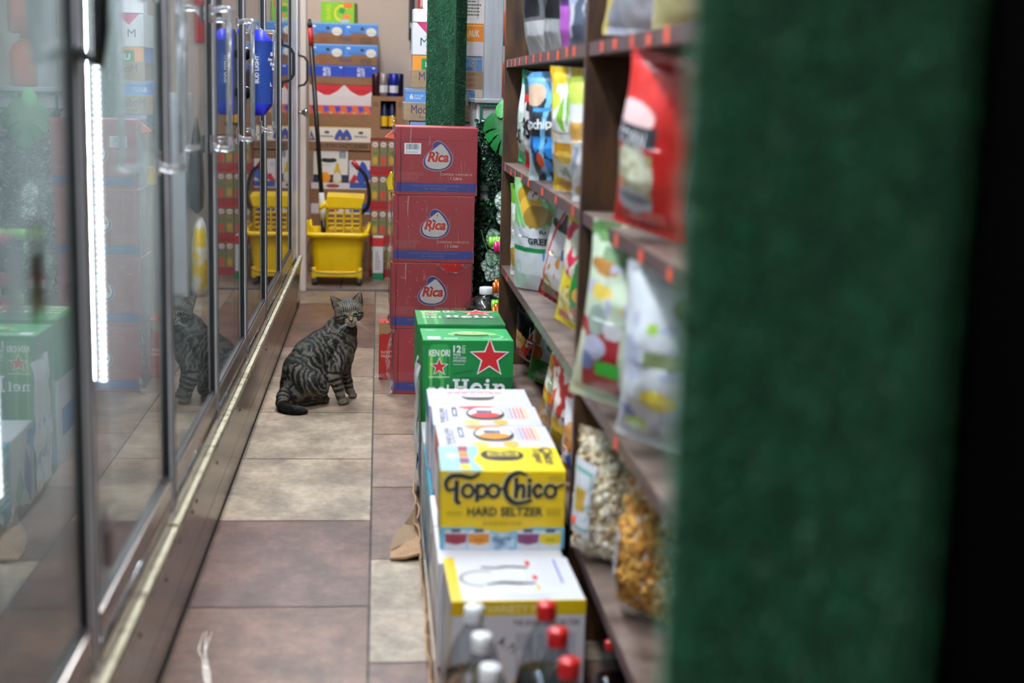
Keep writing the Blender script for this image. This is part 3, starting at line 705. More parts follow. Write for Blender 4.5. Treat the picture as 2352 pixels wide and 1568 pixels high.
def hein_face(p, w, h):
    p.rect(0.0, 0.0, w, h, HG)
    p.poly([(0.3 * w, 0.0), (w, 0.0), (w, 0.62 * h), (0.42 * w, 0.62 * h), (0.3 * w, 0.5 * h)], HGD); p.poly([(0.34 * w, .66 * h), (0.56 * w, .7 * h), (0.56 * w, .675 * h), (0.34 * w, .64 * h)], HGD)
    # printed can
    a, b = 0.06 * w, 0.305 * w
    p.poly([(a, 0), (a, 0.88 * h), (a + 0.025 * w, 0.945 * h), (a + .05 * w, .96 * h), (b - .05 * w, .96 * h), (b - 0.025 * w, 0.945 * h), (b, 0.88 * h), (b, 0)], HL)
    p.rect(a + 0.02 * w, 0.02, a + 0.05 * w, 0.9 * h, (150, 208, 90)); p.rect(a + 0.12 * w, 0.02, a + 0.16 * w, 0.9 * h, (120, 194, 84)); p.rect(b - 0.04 * w, 0.02, b - 0.015 * w, 0.88 * h, (20, 110, 50))
    p.rect(a, 0.0, b, 0.6 * h, (22, 120, 56)); p.rect(a + 0.02 * w, 0.0, a + 0.05 * w, 0.6 * h, (90, 180, 90)); p.rect(a + 0.14 * w, 0.0, a + 0.18 * w, 0.6 * h, (70, 160, 80))
    p.rect(a + .01 * w, 0.615 * h, b - .01 * w, 0.622 * h, WHITE)
    p.text('KEN ORI', a + 0.008 * w, 0.835 * h, b - 0.008 * w, 0.905 * h, WHITE, 0.03)
    p.star((a + b) / 2, 0.725 * h, 0.108 * w, WHITE, 0.42); p.star((a + b) / 2, 0.725 * h, 0.09 * w, SRED)
    slab_text(p, a + 0.008 * w, 0.44 * h, 0.1 * h, 'nel', WHITE)
    # big star and lettering
    p.star(0.735 * w, 0.815 * h, 0.235 * w, (30, 60, 40), 0.43); p.star(0.735 * w, 0.82 * h, 0.232 * w, WHITE, 0.43); p.star(0.735 * w, 0.82 * h, 0.205 * w, SRED)
    p.text('12', 0.335 * w, 0.875 * h, 0.42 * w, 0.95 * h, WHITE, 0.03)
    p.rect(0.435 * w, 0.865 * h, 0.44 * w, 0.95 * h, WHITE); p.rect(0.44 * w, 0.945 * h, 0.47 * w, 0.95 * h, WHITE); p.rect(.448 * w, .868 * h, .465 * w, .93 * h, (150, 200, 160))
    for i, t in enumerate(('PACK', 'SLIM CANS', 'IMPORTED')): p.text(t, 0.335 * w, (0.842 - 0.033 * i) * h, (0.42 if i == 0 else 0.475) * w, (0.866 - 0.033 * i) * h, WHITE, 0.02)
    p.lines(0.335 * w, 0.75 * h, 0.47 * w, 0.762 * h, 1, WHITE)
    slab_text(p, 0.335 * w, 0.43 * h, 0.17 * h, 'Hein', WHITE)
def handle_slot(p, cx, cy, w, h, dark=(10, 10, 10)):
    p.fan(spline([(cx - w / 2, cy), (cx - w * 0.35, cy + h / 2), (cx, cy + h * 0.42), (cx + w * 0.35, cy + h / 2), (cx + w / 2, cy), (cx + w * 0.3, cy - h / 2), (cx - w * 0.3, cy - h / 2)], 5, True), dark)
# 1 green pack standing, front one
c = Carton('beer_pack', 'upright green beer pack with a big red star, second from the red cartons', 'beer pack', 0.245, 0.195, 0.262, (0.243, 3.853, 0.152), HG, {'z+': (24, 148, 76)}, rotz=0.015, group='beer and seltzer packs along the shelf foot')
hein_face(c.front(), c.w, c.h)
p = c.top(); w, d = c.w, c.d
p.fan(spline([(0.3 * w, 0.5 * d), (0.36 * w, 0.66 * d), (0.5 * w, 0.76 * d), (0.7 * w, 0.7 * d), (0.86 * w, 0.52 * d), (0.66 * w, 0.4 * d), (0.45 * w, 0.4 * d)], 5, True), (150, 208, 120)); handle_slot(p, 0.56 * w, 0.46 * d, 0.4 * w, 0.22 * d); p.fan([(0.4 * w, 0.5 * d), (0.45 * w, 0.72 * d), (0.68 * w, 0.72 * d), (0.74 * w, 0.5 * d), (0.57 * w, 0.47 * d)], (160, 214, 130)); p.star(0.6 * w, 0.62 * d, 0.05 * w, SRED)
p.rect(0.06 * w, 0.1 * d, 0.2 * w, 0.3 * d, WHITE); p.lines(0.24 * w, 0.1 * d, 0.4 * w, 0.24 * d, 2, WHITE); p.stroke([(0.68 * w, 0.2 * d), (0.8 * w, 0.12 * d), (0.9 * w, 0.3 * d), (0.86 * w, 0.42 * d)], 0.004, (200, 230, 200)); p.lines(0.78 * w, 0.08 * d, 0.97 * w, 0.16 * d, 2, WHITE)
p.lines(0.06 * w, 0.8 * d, 0.18 * w, 0.86 * d, 1, WHITE)
c.done()
# 2 green pack lying flat behind it
c = Carton('beer_pack', 'green beer pack lying flat nearest the red juice cartons, lettering on its top', 'beer pack', 0.25, 0.26, 0.17, (0.238, 4.11, 0.25), HG, {'z+': HG}, rotz=0.01, group='beer and seltzer packs along the shelf foot')
p = c.top(); hein_face(p, c.w, c.d); q = c.front(); q.star(0.69 * c.w, 0.1, 0.05, WHITE, 0.42); q.star(0.69 * c.w, 0.1, 0.042, SRED); q.star(0.14 * c.w, 0.145, 0.008, WHITE); q.star(0.14 * c.w, 0.145, 0.006, SRED)
q.rect(0.1, 0.03, 0.2, 0.045, WHITE)
c.done()
def seltzer_top(p, w, d, accent, word):
    p.text('NATURAL', 0.07 * w, 0.06 * d, 0.12 * w, 0.86 * d, (44, 44, 86), 0.04, 0, -90); p.rect(0.13 * w, 0.14 * d, 0.145 * w, 0.8 * d, (120, 120, 170))
    p.rect(0.19 * w, 0.42 * d, 0.235 * w, 0.9 * d, (50, 56, 110)); p.rect(0.205 * w, 0.5 * d, 0.22 * w, 0.8 * d, WHITE)
    p.fan(spline([(0.26 * w, 0.92 * d), (0.4 * w, 0.8 * d), (0.6 * w, 0.94 * d), (0.4 * w, 0.97 * d)], 5, True), accent)
    handle_slot(p, 0.5 * w, 0.55 * d, 0.36 * w, 0.55 * d, (16, 14, 16)); p.fan(spline([(0.34 * w, 0.56 * d), (0.42 * w, 0.86 * d), (0.6 * w, 0.84 * d), (0.66 * w, 0.58 * d), (0.5 * w, 0.4 * d)], 5, True), (238, 236, 236))
    p.fan(spline([(0.36 * w, 0.46 * d), (0.44 * w, 0.62 * d), (0.6 * w, 0.6 * d), (0.63 * w, 0.46 * d), (0.5 * w, 0.34 * d)], 5, True), accent); p.lines(0.42 * w, 0.6 * d, 0.58 * w, 0.76 * d, 1, (40, 46, 100), None, 1.0)
    p.ell(0.36 * w, 0.12 * d, 0.08 * w, 0.12 * d, (226, 222, 120)); p.ell(0.62 * w, 0.12 * d, 0.07 * w, 0.12 * d, (226, 176, 70))
    for k, cc in enumerate(((180, 180, 220), (150, 150, 210), (220, 90, 110), (232, 130, 60), (222, 90, 70), (234, 190, 80))):
        p.rect((0.7 + 0.035 * k) * w, 0.3 * d, (0.715 + 0.035 * k) * w, 0.88 * d, cc)
packs = [(3.295, (206, 204, 209), None, None, 'white drink pack with plain top and open handle slot, just before the green packs', 0.0),
         (3.105, (207, 205, 210), (206, 60, 62), 'PUNCH', 'white seltzer pack with red fruit on its top, behind the mango-coloured one', -0.012),
         (2.912, (207, 205, 210), (226, 140, 40), 'MANGO', 'white seltzer pack with orange fruit on its top, right behind the yellow pack', 0.01)]
for i, (yc, col, acc, word, lab, rz) in enumerate(packs):
    c = Carton('seltzer_pack', lab, 'seltzer pack', 0.24, 0.186, 0.152, (0.24 + 0.004 * i, yc, 0.208), col, {'x-': ((84, 120, 170), (96, 130, 176), (206, 80, 70))[i]}, rotz=rz, group='beer and seltzer packs along the shelf foot', rough=0.4)
    p = c.top()
    if acc: seltzer_top(p, c.w, c.d, acc, word)
    else:
        handle_slot(p, 0.5 * c.w, 0.5 * c.d, 0.32 * c.w, 0.36 * c.d, (60, 56, 50)); p.fan(spline([(0.36 * c.w, 0.52 * c.d), (0.42 * c.w, 0.72 * c.d), (0.58 * c.w, 0.72 * c.d), (0.64 * c.w, 0.52 * c.d)], 5, True), (232, 226, 228))
        p.stroke([(0.33 * c.w, 0.8 * c.d), (0.5 * c.w, 0.84 * c.d), (0.66 * c.w, 0.8 * c.d)], 0.003, (90, 30, 50)); p.lines(0.2 * c.w, 0.7 * c.d, 0.8 * c.w, 0.77 * c.d, 1, (226, 120, 140), None, 1.0); p.ell(0.16 * c.w, 0.12 * c.d, 0.05 * c.w, 0.06 * c.d, (222, 214, 160))
    c.left().rect(0.02, 0.02, 0.16, 0.1, (236, 236, 240)); c.done()
# yellow hard seltzer pack
YEL = (226, 190, 12); BLU = (106, 178, 206); INK = (30, 34, 36)
c = Carton('seltzer_pack', 'yellow and blue hard seltzer pack with black script lettering', 'seltzer pack', 0.24, 0.186, 0.156, (0.2445, 2.712, 0.208), YEL, {'z+': (240, 208, 10), 'x-': (200, 170, 40)}, rotz=-0.012, group='beer and seltzer packs along the shelf foot', rough=0.4)
p = c.front(); w, h = c.w, c.h
p.poly([(0.0, 0.0), (w, 0.0), (w, 0.28 * h), (0.74 * w, 0.28 * h), (0.62 * w, 0.24 * h), (0.5 * w, 0.21 * h), (0.38 * w, 0.24 * h), (0.26 * w, 0.28 * h), (0, 0.28 * h)], BLU)
p.rect(0.4 * w, 0.0, 0.6 * w, 0.2 * h, (186, 206, 222))
for (a, col) in ((0.04, (150, 48, 62)), (0.225, (206, 130, 34)), (0.62, (126, 62, 104)), (0.8, (214, 190, 24))):
    p.rect(a * w, 0, (a + 0.175) * w, 0.24 * h, (206, 210, 218)); p.rect((a + 0.05) * w, 0.215 * h, (a + 0.125) * w, 0.265 * h, (70, 84, 110))
    p.fan([(a * w, 0.2 * h), ((a + 0.175) * w, 0.2 * h), ((a + 0.17) * w, 0.085 * h), ((a + 0.09) * w, 0.055 * h), ((a + 0.005) * w, 0.085 * h)], col); p.lines((a + 0.05) * w, 0.11 * h, (a + 0.13) * w, 0.15 * h, 2, INK)
for i in range(16):
    rr = random.Random(i); p.ell((0.42 + 0.16 * rr.random()) * w, 0.18 * h * rr.random(), 0.006, 0.006, (150, 180, 206), 7); p.k -= 1
p.k += 1
GLW = (226, 214, 160)
def topo(p, w, h, col, t, dx=0.0, dy=0.0):
    X = lambda a, b: ((a + dx) * w, (b + dy) * h)
    p.stroke([X(.115, .78), X(.06, .76), X(.04, .85), X(.08, .93), X(.16, .94), X(.24, .92), X(.3, .965)], [t * .8, t * .9, t * 1.1, t * 1.1, t, t * .7], col)
    p.stroke([X(.125, .86), X(.125, .72), X(.125, .62), X(.145, .6)], t * 1.15, col, False)
    for cx in (.215, .42): p.stroke([X(cx + .043 * math.cos(a), .75 + .075 * math.sin(a)) for a in np.linspace(0, 2 * math.pi, 13)[:-1]], t * .9, col, True, True)
    p.stroke([X(.29, .82), X(.29, .63)], t, col, False); p.stroke([X(.325 + .04 * math.cos(a), .75 + .075 * math.sin(a)) for a in np.linspace(0, 2 * math.pi, 13)[:-1]], t * .9, col, True, True)
    p.stroke([X(.465, .77), X(.5, .78), X(.53, .75)], t * .7, col)
    p.stroke([X(.68, .955), X(.62, .98), X(.55, .93), X(.515, .8), X(.53, .68), X(.59, .6), X(.66, .605), X(.72, .63)], [t * .6, t * 1.0, t * 1.2, t * 1.3, t * 1.2, t, t * .8], col)
    p.stroke([X(.6, .9), X(.6, .68)], t, col, False); p.stroke([X(.605, .76), X(.63, .82), X(.66, .8), X(.66, .68)], t, col)
    p.stroke([X(.705, .82), X(.705, .68)], t, col, False); p.ell(*X(.705, .885), t * .6, t * .6, col, 12)
    p.stroke([X(.8, .8), X(.775, .83), X(.74, .76), X(.77, .68), X(.805, .71)], t * .95, col)
    p.stroke([X(.875 + .042 * math.cos(a), .75 + .075 * math.sin(a)) for a in np.linspace(0, 2 * math.pi, 13)[:-1]], t * .9, col, True, True)
    p.stroke([X(.91, .79), X(.94, .81), X(.975, .835)], t * .7, col)
topo(p, w, h, GLW, 0.009, -0.006, 0.008); topo(p, w, h, INK, 0.0078)
p.text('HARD SELTZER', 0.215 * w, 0.43 * h, 0.82 * w, 0.545 * h, INK, 0.025)
p.lines(0.34 * w, 0.32 * h, 0.68 * w, 0.37 * h, 2, (120, 100, 20)); p.lines(0.05 * w, 0.44 * h, 0.18 * w, 0.5 * h, 3, (150, 124, 20)); p.lines(0.85 * w, 0.44 * h, 0.97 * w, 0.54 * h, 4, (150, 124, 20)); p.lines(0.86 * w, 0.9 * h, 0.98 * w, 0.96 * h, 2, (150, 124, 20))
p = c.top(); d = c.d
p.poly([(0, 0), (0.33 * w, 0), (0.33 * w, .12 * d), (0.27 * w, .4 * d), (0.33 * w, .75 * d), (0.33 * w, d), (0, d)], (150, 202, 218))
for k, cc in enumerate(((150, 48, 62), (206, 130, 34), (126, 62, 104), (226, 196, 20))): p.rect(0.16 * w, (0.78 - 0.25 * k) * d, 0.24 * w, (1.0 - 0.25 * k) * d, cc)
p.ell(0.1 * w, 0.6 * d, 0.05 * w, 0.14 * d, (206, 218, 230))
handle_slot(p, 0.52 * w, 0.62 * d, 0.36 * w, 0.4 * d); p.rect(0.4 * w, 0.58 * d, 0.66 * w, 0.78 * d, (206, 180, 40)); p.text('HARD SELTZER', 0.42 * w, 0.6 * d, 0.64 * w, 0.76 * d, INK, .03)
p.text('Topo', 0.76 * w, 0.3 * d, 0.86 * w, 0.92 * d, INK, 0.03, 0.2, -90); p.text('Chico', 0.86 * w, 0.25 * d, 0.95 * w, 0.95 * d, INK, 0.03, 0.2, -90)
p = c.left(); p.rect(0.02, 0.02, 0.166, 0.05, BLU); p.lines(0.03, 0.07, 0.15, 0.13, 5, INK)
c.done()
# white variety pack with yellow edges on the floor in front
c = Carton('seltzer_pack', 'white variety pack with yellow edging, behind the bottles at the near end', 'seltzer pack', 0.232, 0.23, 0.222, (0.2435, 2.415, 0.0), (206, 206, 214), {'z+': (207, 207, 212), 'x-': (180, 176, 178)}, rotz=0.02, group='beer and seltzer packs along the shelf foot', rough=0.4)
w, h, d = c.w, c.h, c.d; p = c.front(); YE = (214, 182, 16)
p.rect(0, 0.885 * h, w, h, YE); p.text('VARIETY PACK', 0.26 * w, 0.905 * h, 0.8 * w, 0.97 * h, (236, 224, 150), 0.03)
p.text('THE GOOD HARD SELTZER', 0.46 * w, 0.8 * h, 0.96 * w, 0.845 * h, (70, 74, 90), 0.02)
p.arc_text('AM', 0.27 * w, 0.42 * h, 0.062, 76, 34, 0.017, (50, 52, 60)); p.stroke([(0.27 * w + 0.07 * math.cos(a), 0.42 * h + 0.07 * math.sin(a)) for a in np.linspace(-1.4, 0.4, 9)], 0.004, (120, 122, 136))
for a in (0.48, 0.64, 0.8): p.rect(a * w, 0.3 * h, (a + 0.13) * w, 0.74 * h, (176, 178, 190)); p.rect((a + 0.02) * w, 0.4 * h, (a + 0.11) * w, 0.6 * h, (198, 200, 210))
p.ell(0.52 * w, 0.32 * h, 0.016, 0.008, YE); p.ell(0.86 * w, 0.42 * h, 0.012, 0.006, (170, 40, 40))
p = c.top(); p.rect(0, 0, 0.085 * w, d, YE); p.rect(0, 0, w, 0.02 * d, YE); p.stroke([(0.28 * w + 0.04 * math.cos(a), 0.5 * d + 0.04 * math.sin(a)) for a in np.linspace(1.2, 4.6, 9)], 0.006, (120, 122, 130))
p.stroke([(0.3 * w, 0.76 * d), (0.4 * w, 0.74 * d), (0.5 * w, 0.77 * d), (0.64 * w, 0.74 * d)], .009, (40, 36, 38)); p.stroke([(0.3 * w, 0.36 * d), (0.42 * w, 0.4 * d), (0.54 * w, 0.38 * d), (0.66 * w, 0.38 * d)], [.006, .013, .013, .008], (34, 30, 32)); p.rect(0.36 * w, 0.46 * d, 0.6 * w, 0.68 * d, (222, 222, 226)); 
for k in range(9): p.rect((0.365 + 0.025 * k) * w, 0.46 * d, (0.372 + 0.025 * k) * w, 0.68 * d, (180, 182, 190)); p.k -= 1
p.k += 1; p.ell(0.66 * w, 0.84 * d, 0.02 * w, 0.06 * d, SRED); p.ell(0.68 * w, 0.5 * d, 0.02 * w, 0.05 * d, SRED); p.ell(0.68 * w, 0.28 * d, 0.015 * w, 0.05 * d, YE)
for k in range(4): p.rect((0.74 + 0.03 * k) * w, 0.35 * d, (0.748 + 0.03 * k) * w, 0.92 * d, (200, 200, 212))
p.rect(0.87 * w, 0.36 * d, 0.885 * w, 0.92 * d, (80, 92, 190)); p.lines(0.4 * w, 0.1 * d, 0.86 * w, 0.14 * d, 1, (190, 190, 196))
q = c.left(); q.rect(0.2, 0, 0.23, 0.2, (200, 180, 40)); q.rect(0.06, 0.02, 0.09, 0.18, (170, 170, 180)); c.done()
# the packs underneath, of which the aisle side shows
low = [(2.655, 0.225, (212, 210, 216), 'white cans pack under the yellow seltzer pack, green band on its side', 'w'), (2.885, 0.215, (226, 226, 230), 'white pack in the lower row with a purple mark, under the orange-fruit seltzer pack', 'w2'),
       (3.11, 0.215, (18, 132, 158), 'teal can pack in the lower row under the red-fruit seltzer pack', 't'), (3.335, 0.215, (34, 146, 172), 'bright teal can pack in the lower row under the plain white pack', 't'), (3.57, 0.225, (200, 204, 208), 'pale grey-blue can pack in the lower row just before the green packs', 'w3')]
for yc, d, col, lab, kind in low:
    c = Carton('can_pack', lab, 'can pack', 0.24, d, 0.2075, (0.2375, yc, 0.0), col, rotz=0.0, group='packs of the lower row along the shelf foot', rough=0.3)
    p = c.left()
    if kind == 'w': p.rect(0.02, 0.13, d - 0.02, 0.145, (60, 150, 60)); p.text('White', 0.03, 0.02, d - 0.03, 0.08, (60, 62, 74), 0.02, 0.2); p.rect(0.01, 0.16, d - 0.01, 0.195, (240, 240, 242))
    elif kind == 'w2': p.poly([(0.05, 0.06), (0.14, 0.12), (0.16, 0.17), (0.09, 0.15)], (78, 48, 150)); p.lines(0.03, 0.02, 0.18, 0.05, 3, (90, 110, 180))
    elif kind == 't': p.rect(0.0, 0.17, d, 0.19, (90, 196, 214)); p.lines(0.02, 0.06, d - 0.02, 0.13, 4, (200, 232, 238)); p.ell(d / 2, 0.04, 0.03, 0.02, (230, 240, 244))
    else: p.poly([(0.05, 0.0), (0.11, 0.07), (0.09, 0.16), (0.04, 0.1)], (74, 48, 150)); p.poly([(0.11, 0.06), (0.17, 0.02), (0.2, 0.06), (0.15, 0.12)], (40, 150, 80)); p.poly([(0.0, 0.12), (0.08, 0.17), (0.06, 0.195), (0, 0.19)], (60, 130, 210))
    c.done()
c = Carton('can_pack', 'low green can pack on the floor under the upright green beer pack', 'can pack', 0.24, 0.2, 0.1515, (0.24, 3.853, 0.0), (20, 110, 56), rotz=0.0, group='packs of the lower row along the shelf foot'); c.left().rect(0.02, 0.03, 0.17, 0.1, (70, 130, 206)); c.done()
c = Carton('can_pack', 'blue and white can pack on the floor under the flat green beer pack', 'can pack', 0.24, 0.26, 0.2495, (0.238, 4.11, 0.0), (206, 212, 220), rotz=0.0, group='packs of the lower row along the shelf foot'); c.left().rect(0.03, 0.08, 0.22, 0.16, (50, 120, 206)); c.done()
# white and blue crumpled plastic beside the green pack
m = MB(); rnd = random.Random(2); vs = []; fs = []
for i in range(8):
    for j in range(14):
        vs.append((0.012 * mnoise.noise((i * .6, j * .5, 1)), -0.09 + 0.025 * i, 0.02 + 0.34 * j / 13 + 0.01 * mnoise.noise((i, j * .3, 4))))
for i in range(7):
    for j in range(13): fs.append((i * 14 + j, i * 14 + 14 + j, i * 14 + 15 + j, i * 14 + j + 1))
PLW = two_tone('white_blue_plastic', (72, 140, 206), (232, 234, 236), (1, 1, 1), 14, 0.3, lo=0.36, hi=0.46)
m.add(vs, fs, PLW, True); o = m.build('plastic_sheet', None, (0.108, 3.75, 0.0)); tag(o, 'crumpled white and blue plastic wrapping hanging beside the green packs', 'plastic wrap')

# torn cardboard: ragged tray edge along the packs and the flap on the tiles
rnd = random.Random(8); m = MB(); prev = None; y = 2.2
pts = []
while y < 3.75:
    pts.append((y, 0.02 + 0.045 * abs(mnoise.noise((y * 9, 1, 0))) + (0.05 if 3.0 < y < 3.5 else 0.0) * rnd.random(), 0.014 * mnoise.noise((y * 13, 5, 2)))); y += rnd.uniform(0.015, 0.04)
vs = []; fs = []
for (y, h, dx) in pts: vs += [(0.112, y, 0.001), (0.106 + dx * .4, y, h * 0.5), (0.1 + dx, y, h), (0.103 + dx, y, h), (0.1125, y, 0.001)]
for i in range(len(pts) - 1):
    for k in range(4): fs.append((i * 5 + k, i * 5 + 5 + k, i * 5 + 6 + k, i * 5 + k + 1))
m.add(vs, fs, CARD); o = m.build('torn_card_edge', None, (0, 0, 0)); tag(o, 'ragged torn cardboard tray edge along the foot of the lower packs', 'cardboard')
fl = thing('cardboard_flap', 'torn corrugated cardboard flap lying on the tiles beside the packs', 'cardboard', (0.07, 3.26, 0))
m = MB(); out = [(-.034, -.1), (.0, -.108), (.034, -.1), (.036, -.02), (.034, .05), (.036, .1), (.026, .16), (.018, .1), (.012, .06), (-.004, .045), (-.012, .03), (-.028, .012), (-.034, -.03)]
n = len(out); hz = lambda x, y: 0.004 + 0.012 * max(0, (x + .034) / .07) + 0.03 * max(0, y) + 0.002 * math.sin(y * 60)
top = [(x, y, hz(x, y) + 0.004) for x, y in out]; bot = [(x, y, max(hz(x, y) - 0.002, 0.0005)) for x, y in out]
cx = (0.012, -0.03, hz(.012, -.03) + .004); cb = (0.012, -0.03, hz(.012, -.03) - .002)
m.add(top + bot + [cx, cb], [(i, (i + 1) % n, 2 * n) for i in range(n)] + [((i + 1) % n + n, i + n, 2 * n + 1) for i in range(n)] + [(i, i + n, (i + 1) % n + n, (i + 1) % n) for i in range(n)], CARD); m.build('sheet', fl)
m = MB()
for k in range(7): m.box(-.03 + .009 * k, -.0285 + .009 * k, -.095, .0, 0.0095 + .0026 * k, 0.0112 + .0026 * k, M((150, 118, 86), 0.8))
m.build('flutes', fl)
m = MB(); m.add([(-.034, -.05, .012), (-.03, .0, .02), (-.02, .04, .026), (.0, .07, .035), (.02, .12, .05), (.03, .17, .05), (.034, .1, .02), (.03, .02, .02), (.01, .0, .014)], [(0, 1, 8), (1, 2, 8), (2, 3, 7, 8), (3, 4, 6, 7), (4, 5, 6)], M((134, 108, 82), 0.8)); m.build('torn_edge', fl)

# ================================================================== bottles at the near end
def water_mat():
    t = NT('water'); t.set(Roughness=0.0, IOR=1.33); t.b.inputs['Transmission Weight'].default_value = 1.0; t.b.inputs['Base Color'].default_value = (.9, .93, .95, 1); return t.m
WATER = water_mat()
COLA = M((16, 7, 5), 0.12, 0, 'cola', 0.3)
def soda(label, x, y, z, capcol, cola, lv, group, scale=1.0):
    t = thing('soda_bottle' if cola else 'water_bottle', label, 'bottle', (x, y, z), 0, group)
    s = scale; b = MB()
    prof = [(0.035, 0.0), (0.046, 0.006), (0.0475, 0.03), (0.046, 0.09), (0.0475, 0.15), (0.046, 0.18), (0.040, 0.21), (0.030, 0.245), (0.020, 0.268), (0.0135, 0.28), (0.0132, 0.292)] if cola else \
           [(0.035, 0.0), (0.044, 0.006), (0.045, 0.05), (0.043, 0.06), (0.045, 0.07), (0.045, 0.13), (0.043, 0.14), (0.045, 0.15), (0.0455, 0.19), (0.043, 0.212), (0.036, 0.236), (0.026, 0.258), (0.017, 0.272), (0.0135, 0.28), (0.0132, 0.292)]
    b.lathe([(r * s, q * s) for r, q in prof], PET, n=30, closed_top=False); b.build('bottle_body', t)
    f = MB(); pr = [(r * s * 0.96, q * s + 0.001) for r, q in prof if q <= lv]; pr.append((np.interp(lv, [q for r, q in prof], [r for r, q in prof]) * s * .96, lv * s))
    f.lathe(pr, COLA if cola else WATER, n=30); f.build('drink', t)
    c = MB(); CM = M(capcol, 0.35); n = 48; vs = []; fs = []
    for j, (r, q) in enumerate(((0.0148, 0.284), (0.0148, 0.289), (0.0152, 0.2905), (0.0152, 0.306), (0.0135, 0.3085), (0.0, 0.309))):
        for k in range(n): a = 2 * math.pi * k / n; rr = r * s * (1 - (0.03 if k % 2 and 1 < j < 4 else 0)); vs.append((rr * math.cos(a), rr * math.sin(a), q * s))
    for j in range(5):
        for k in range(n): fs.append((j * n + k, j * n + (k + 1) % n, (j + 1) * n + (k + 1) % n, (j + 1) * n + k))
    c.add(vs, fs, CM, True); c.build('cap', t)
    if cola:
        l = MB(); l.lathe([(0.0465 * s, 0.095 * s), (0.0483 * s, 0.1 * s), (0.0483 * s, 0.165 * s), (0.0468 * s, 0.17 * s)], M((186, 24, 24), 0.4), n=30, closed_top=False); l.build('label_sleeve', t)
    return t
wb = soda('clear water bottle with white cap, farthest of the row of three', 0.15, 2.04, 0.004, (232, 232, 234), False, 0.2, 'white-capped water bottles')
for x, y, lab in ((0.1535, 1.925, 'clear water bottle with white cap, middle one of the row of three'), (0.157, 1.812, 'clear water bottle with white cap, nearest of the row of three')): dup(wb, (x, y, 0.004), 0.4, lab)
cb = soda('cola bottle with red cap, farthest of the row of three', 0.2575, 2.02, 0.015, (190, 30, 30), True, 0.2, 'red-capped cola bottles')
for x, y, z, lab in ((0.262, 1.915, 0.015, 'cola bottle with red cap, middle one of the row of three'), (0.264, 1.805, 0.015, 'cola bottle with red cap, nearest of the row of three'), (0.393, 2.225, 0.0, 'small cola bottle with red cap standing alone in the dark under the bottom shelf')): dup(cb, (x, y, z), 0.3, lab).scale = (0.58, 0.58, 0.58) if z == 0.0 else (1, 1, 1)
tr = MB(); tr.box(0.105, 0.318, 1.72, 2.285, 0, 0.003, CARD)
for (a, b2, c2, d2) in ((0.102, 0.105, 1.72, 2.285), (0.318, 0.321, 1.72, 2.285), (0.102, 0.321, 1.717, 1.72), (0.102, 0.321, 2.285, 2.288)): tr.box(a, b2, c2, d2, 0, 0.055, CARD)
tr.box(0.21, 0.317, 1.73, 2.1, 0.003, 0.015, CARD)
tag(tr.build('cardboard_tray'), 'low cardboard tray holding the red and white capped bottles', 'tray')
# flat card under the variety pack

# ================================================================== wooden shelving on the right
SX, SZ = 0.385, (0.222, 0.538, 0.858, 1.17)
shelf = thing('wooden_shelving', 'dark brown wooden shelving with orange price stickers along its painted shelf edges', 'shelves', (SX, 2.66, 0))
def sh(): m = MB(); m.T = Matrix.Translation((-SX, -2.66, 0)); return m
YP = (1.62, 2.68, 4.43)
for z in SZ:
    for a, b in zip(YP[:-1], YP[1:]):
        m = sh(); m.box(SX, SX + 0.3, a + 0.011, b - 0.011, z - 0.024, z, SHELFTOP, 0.0, {'x-': WOODEDGE}); m.build('shelf_board', shelf)
for y in YP:
    m = sh(); m.box(SX - 0.004, SX + 0.3, y - 0.011, y + 0.011, 0.0, 2.0, WOOD, 0.0015, {'x-': WOODEDGE, 'y-': WOOD}); m.build('upright_panel', shelf)
m = sh(); m.box(SX + 0.3, SX + 0.312, YP[0], YP[-1], 0, 2.0, two_tone('dark_back_board', (30, 18, 11), (62, 40, 22), (1, 4, 4), 3, 0.6)); m.build('back_panel', shelf)
m = sh(); m.box(SX + 0.2, SX + 0.21, YP[0], YP[-1], 0, SZ[0] - .026, WOOD); m.build('plinth', shelf)
m = sh(); m.box(SX - 0.0008, SX - 0.0004, 2.75, 3.55, SZ[1] - 0.022, SZ[1] - 0.006, two_tone('green_paint_scuff', (84, 120, 92), (100, 84, 78), (1, 2, 1), 9, 0.6)); m.build('paint_scuff', shelf)
# price stickers
ORG = M((255, 98, 62), 0.6, 0, 'orange_sticker'); rnd = random.Random(6)
def onrow(px, z): return SX * FPX / (px - VPX)            # how far along the aisle a sticker stands
for z, spots in ((SZ[3], (4.36, 4.22, 4.11, 3.98, 3.8, 3.62, 3.46, 3.3, 3.12, 2.97, 2.86, 2.5, 2.36, 2.2, 2.06, 1.93)), (SZ[2], (4.34, 4.16, 4.02, 3.84, 3.66, 3.34, 3.08, 2.8, 2.47, 2.27, 2.05, 1.84)), (SZ[1], (4.2, 2.2)), (SZ[0], (1.95, 1.8))):
    for y in spots:
        m = sh(); w = rnd.uniform(0.022, 0.03); h = rnd.uniform(0.017, 0.021); q = rnd.uniform(-0.003, 0.002)
        if z in (SZ[2], SZ[3]) and rnd.random() < 0.2: m.lathe([(0.0, 0), (0.0, 0.0)], ORG) if False else m.add([(SX - .0012, y + w / 2 * math.cos(t), z - .012 + w / 2 * math.sin(t)) for t in np.linspace(0, 2 * math.pi, 15)[:-1]], [tuple(range(14))], ORG)
        else: m.add([(SX - .0012, y - w / 2, z - .012 - h / 2 + q), (SX - .0012, y - w / 2, z - .012 + h / 2 + q), (SX - .0014, y + w / 2, z - .012 + h / 2 + q), (SX - .0014, y + w / 2, z - .012 - h / 2 + q)], [(0, 1, 2, 3)], ORG)
        m.build('price_sticker', shelf)

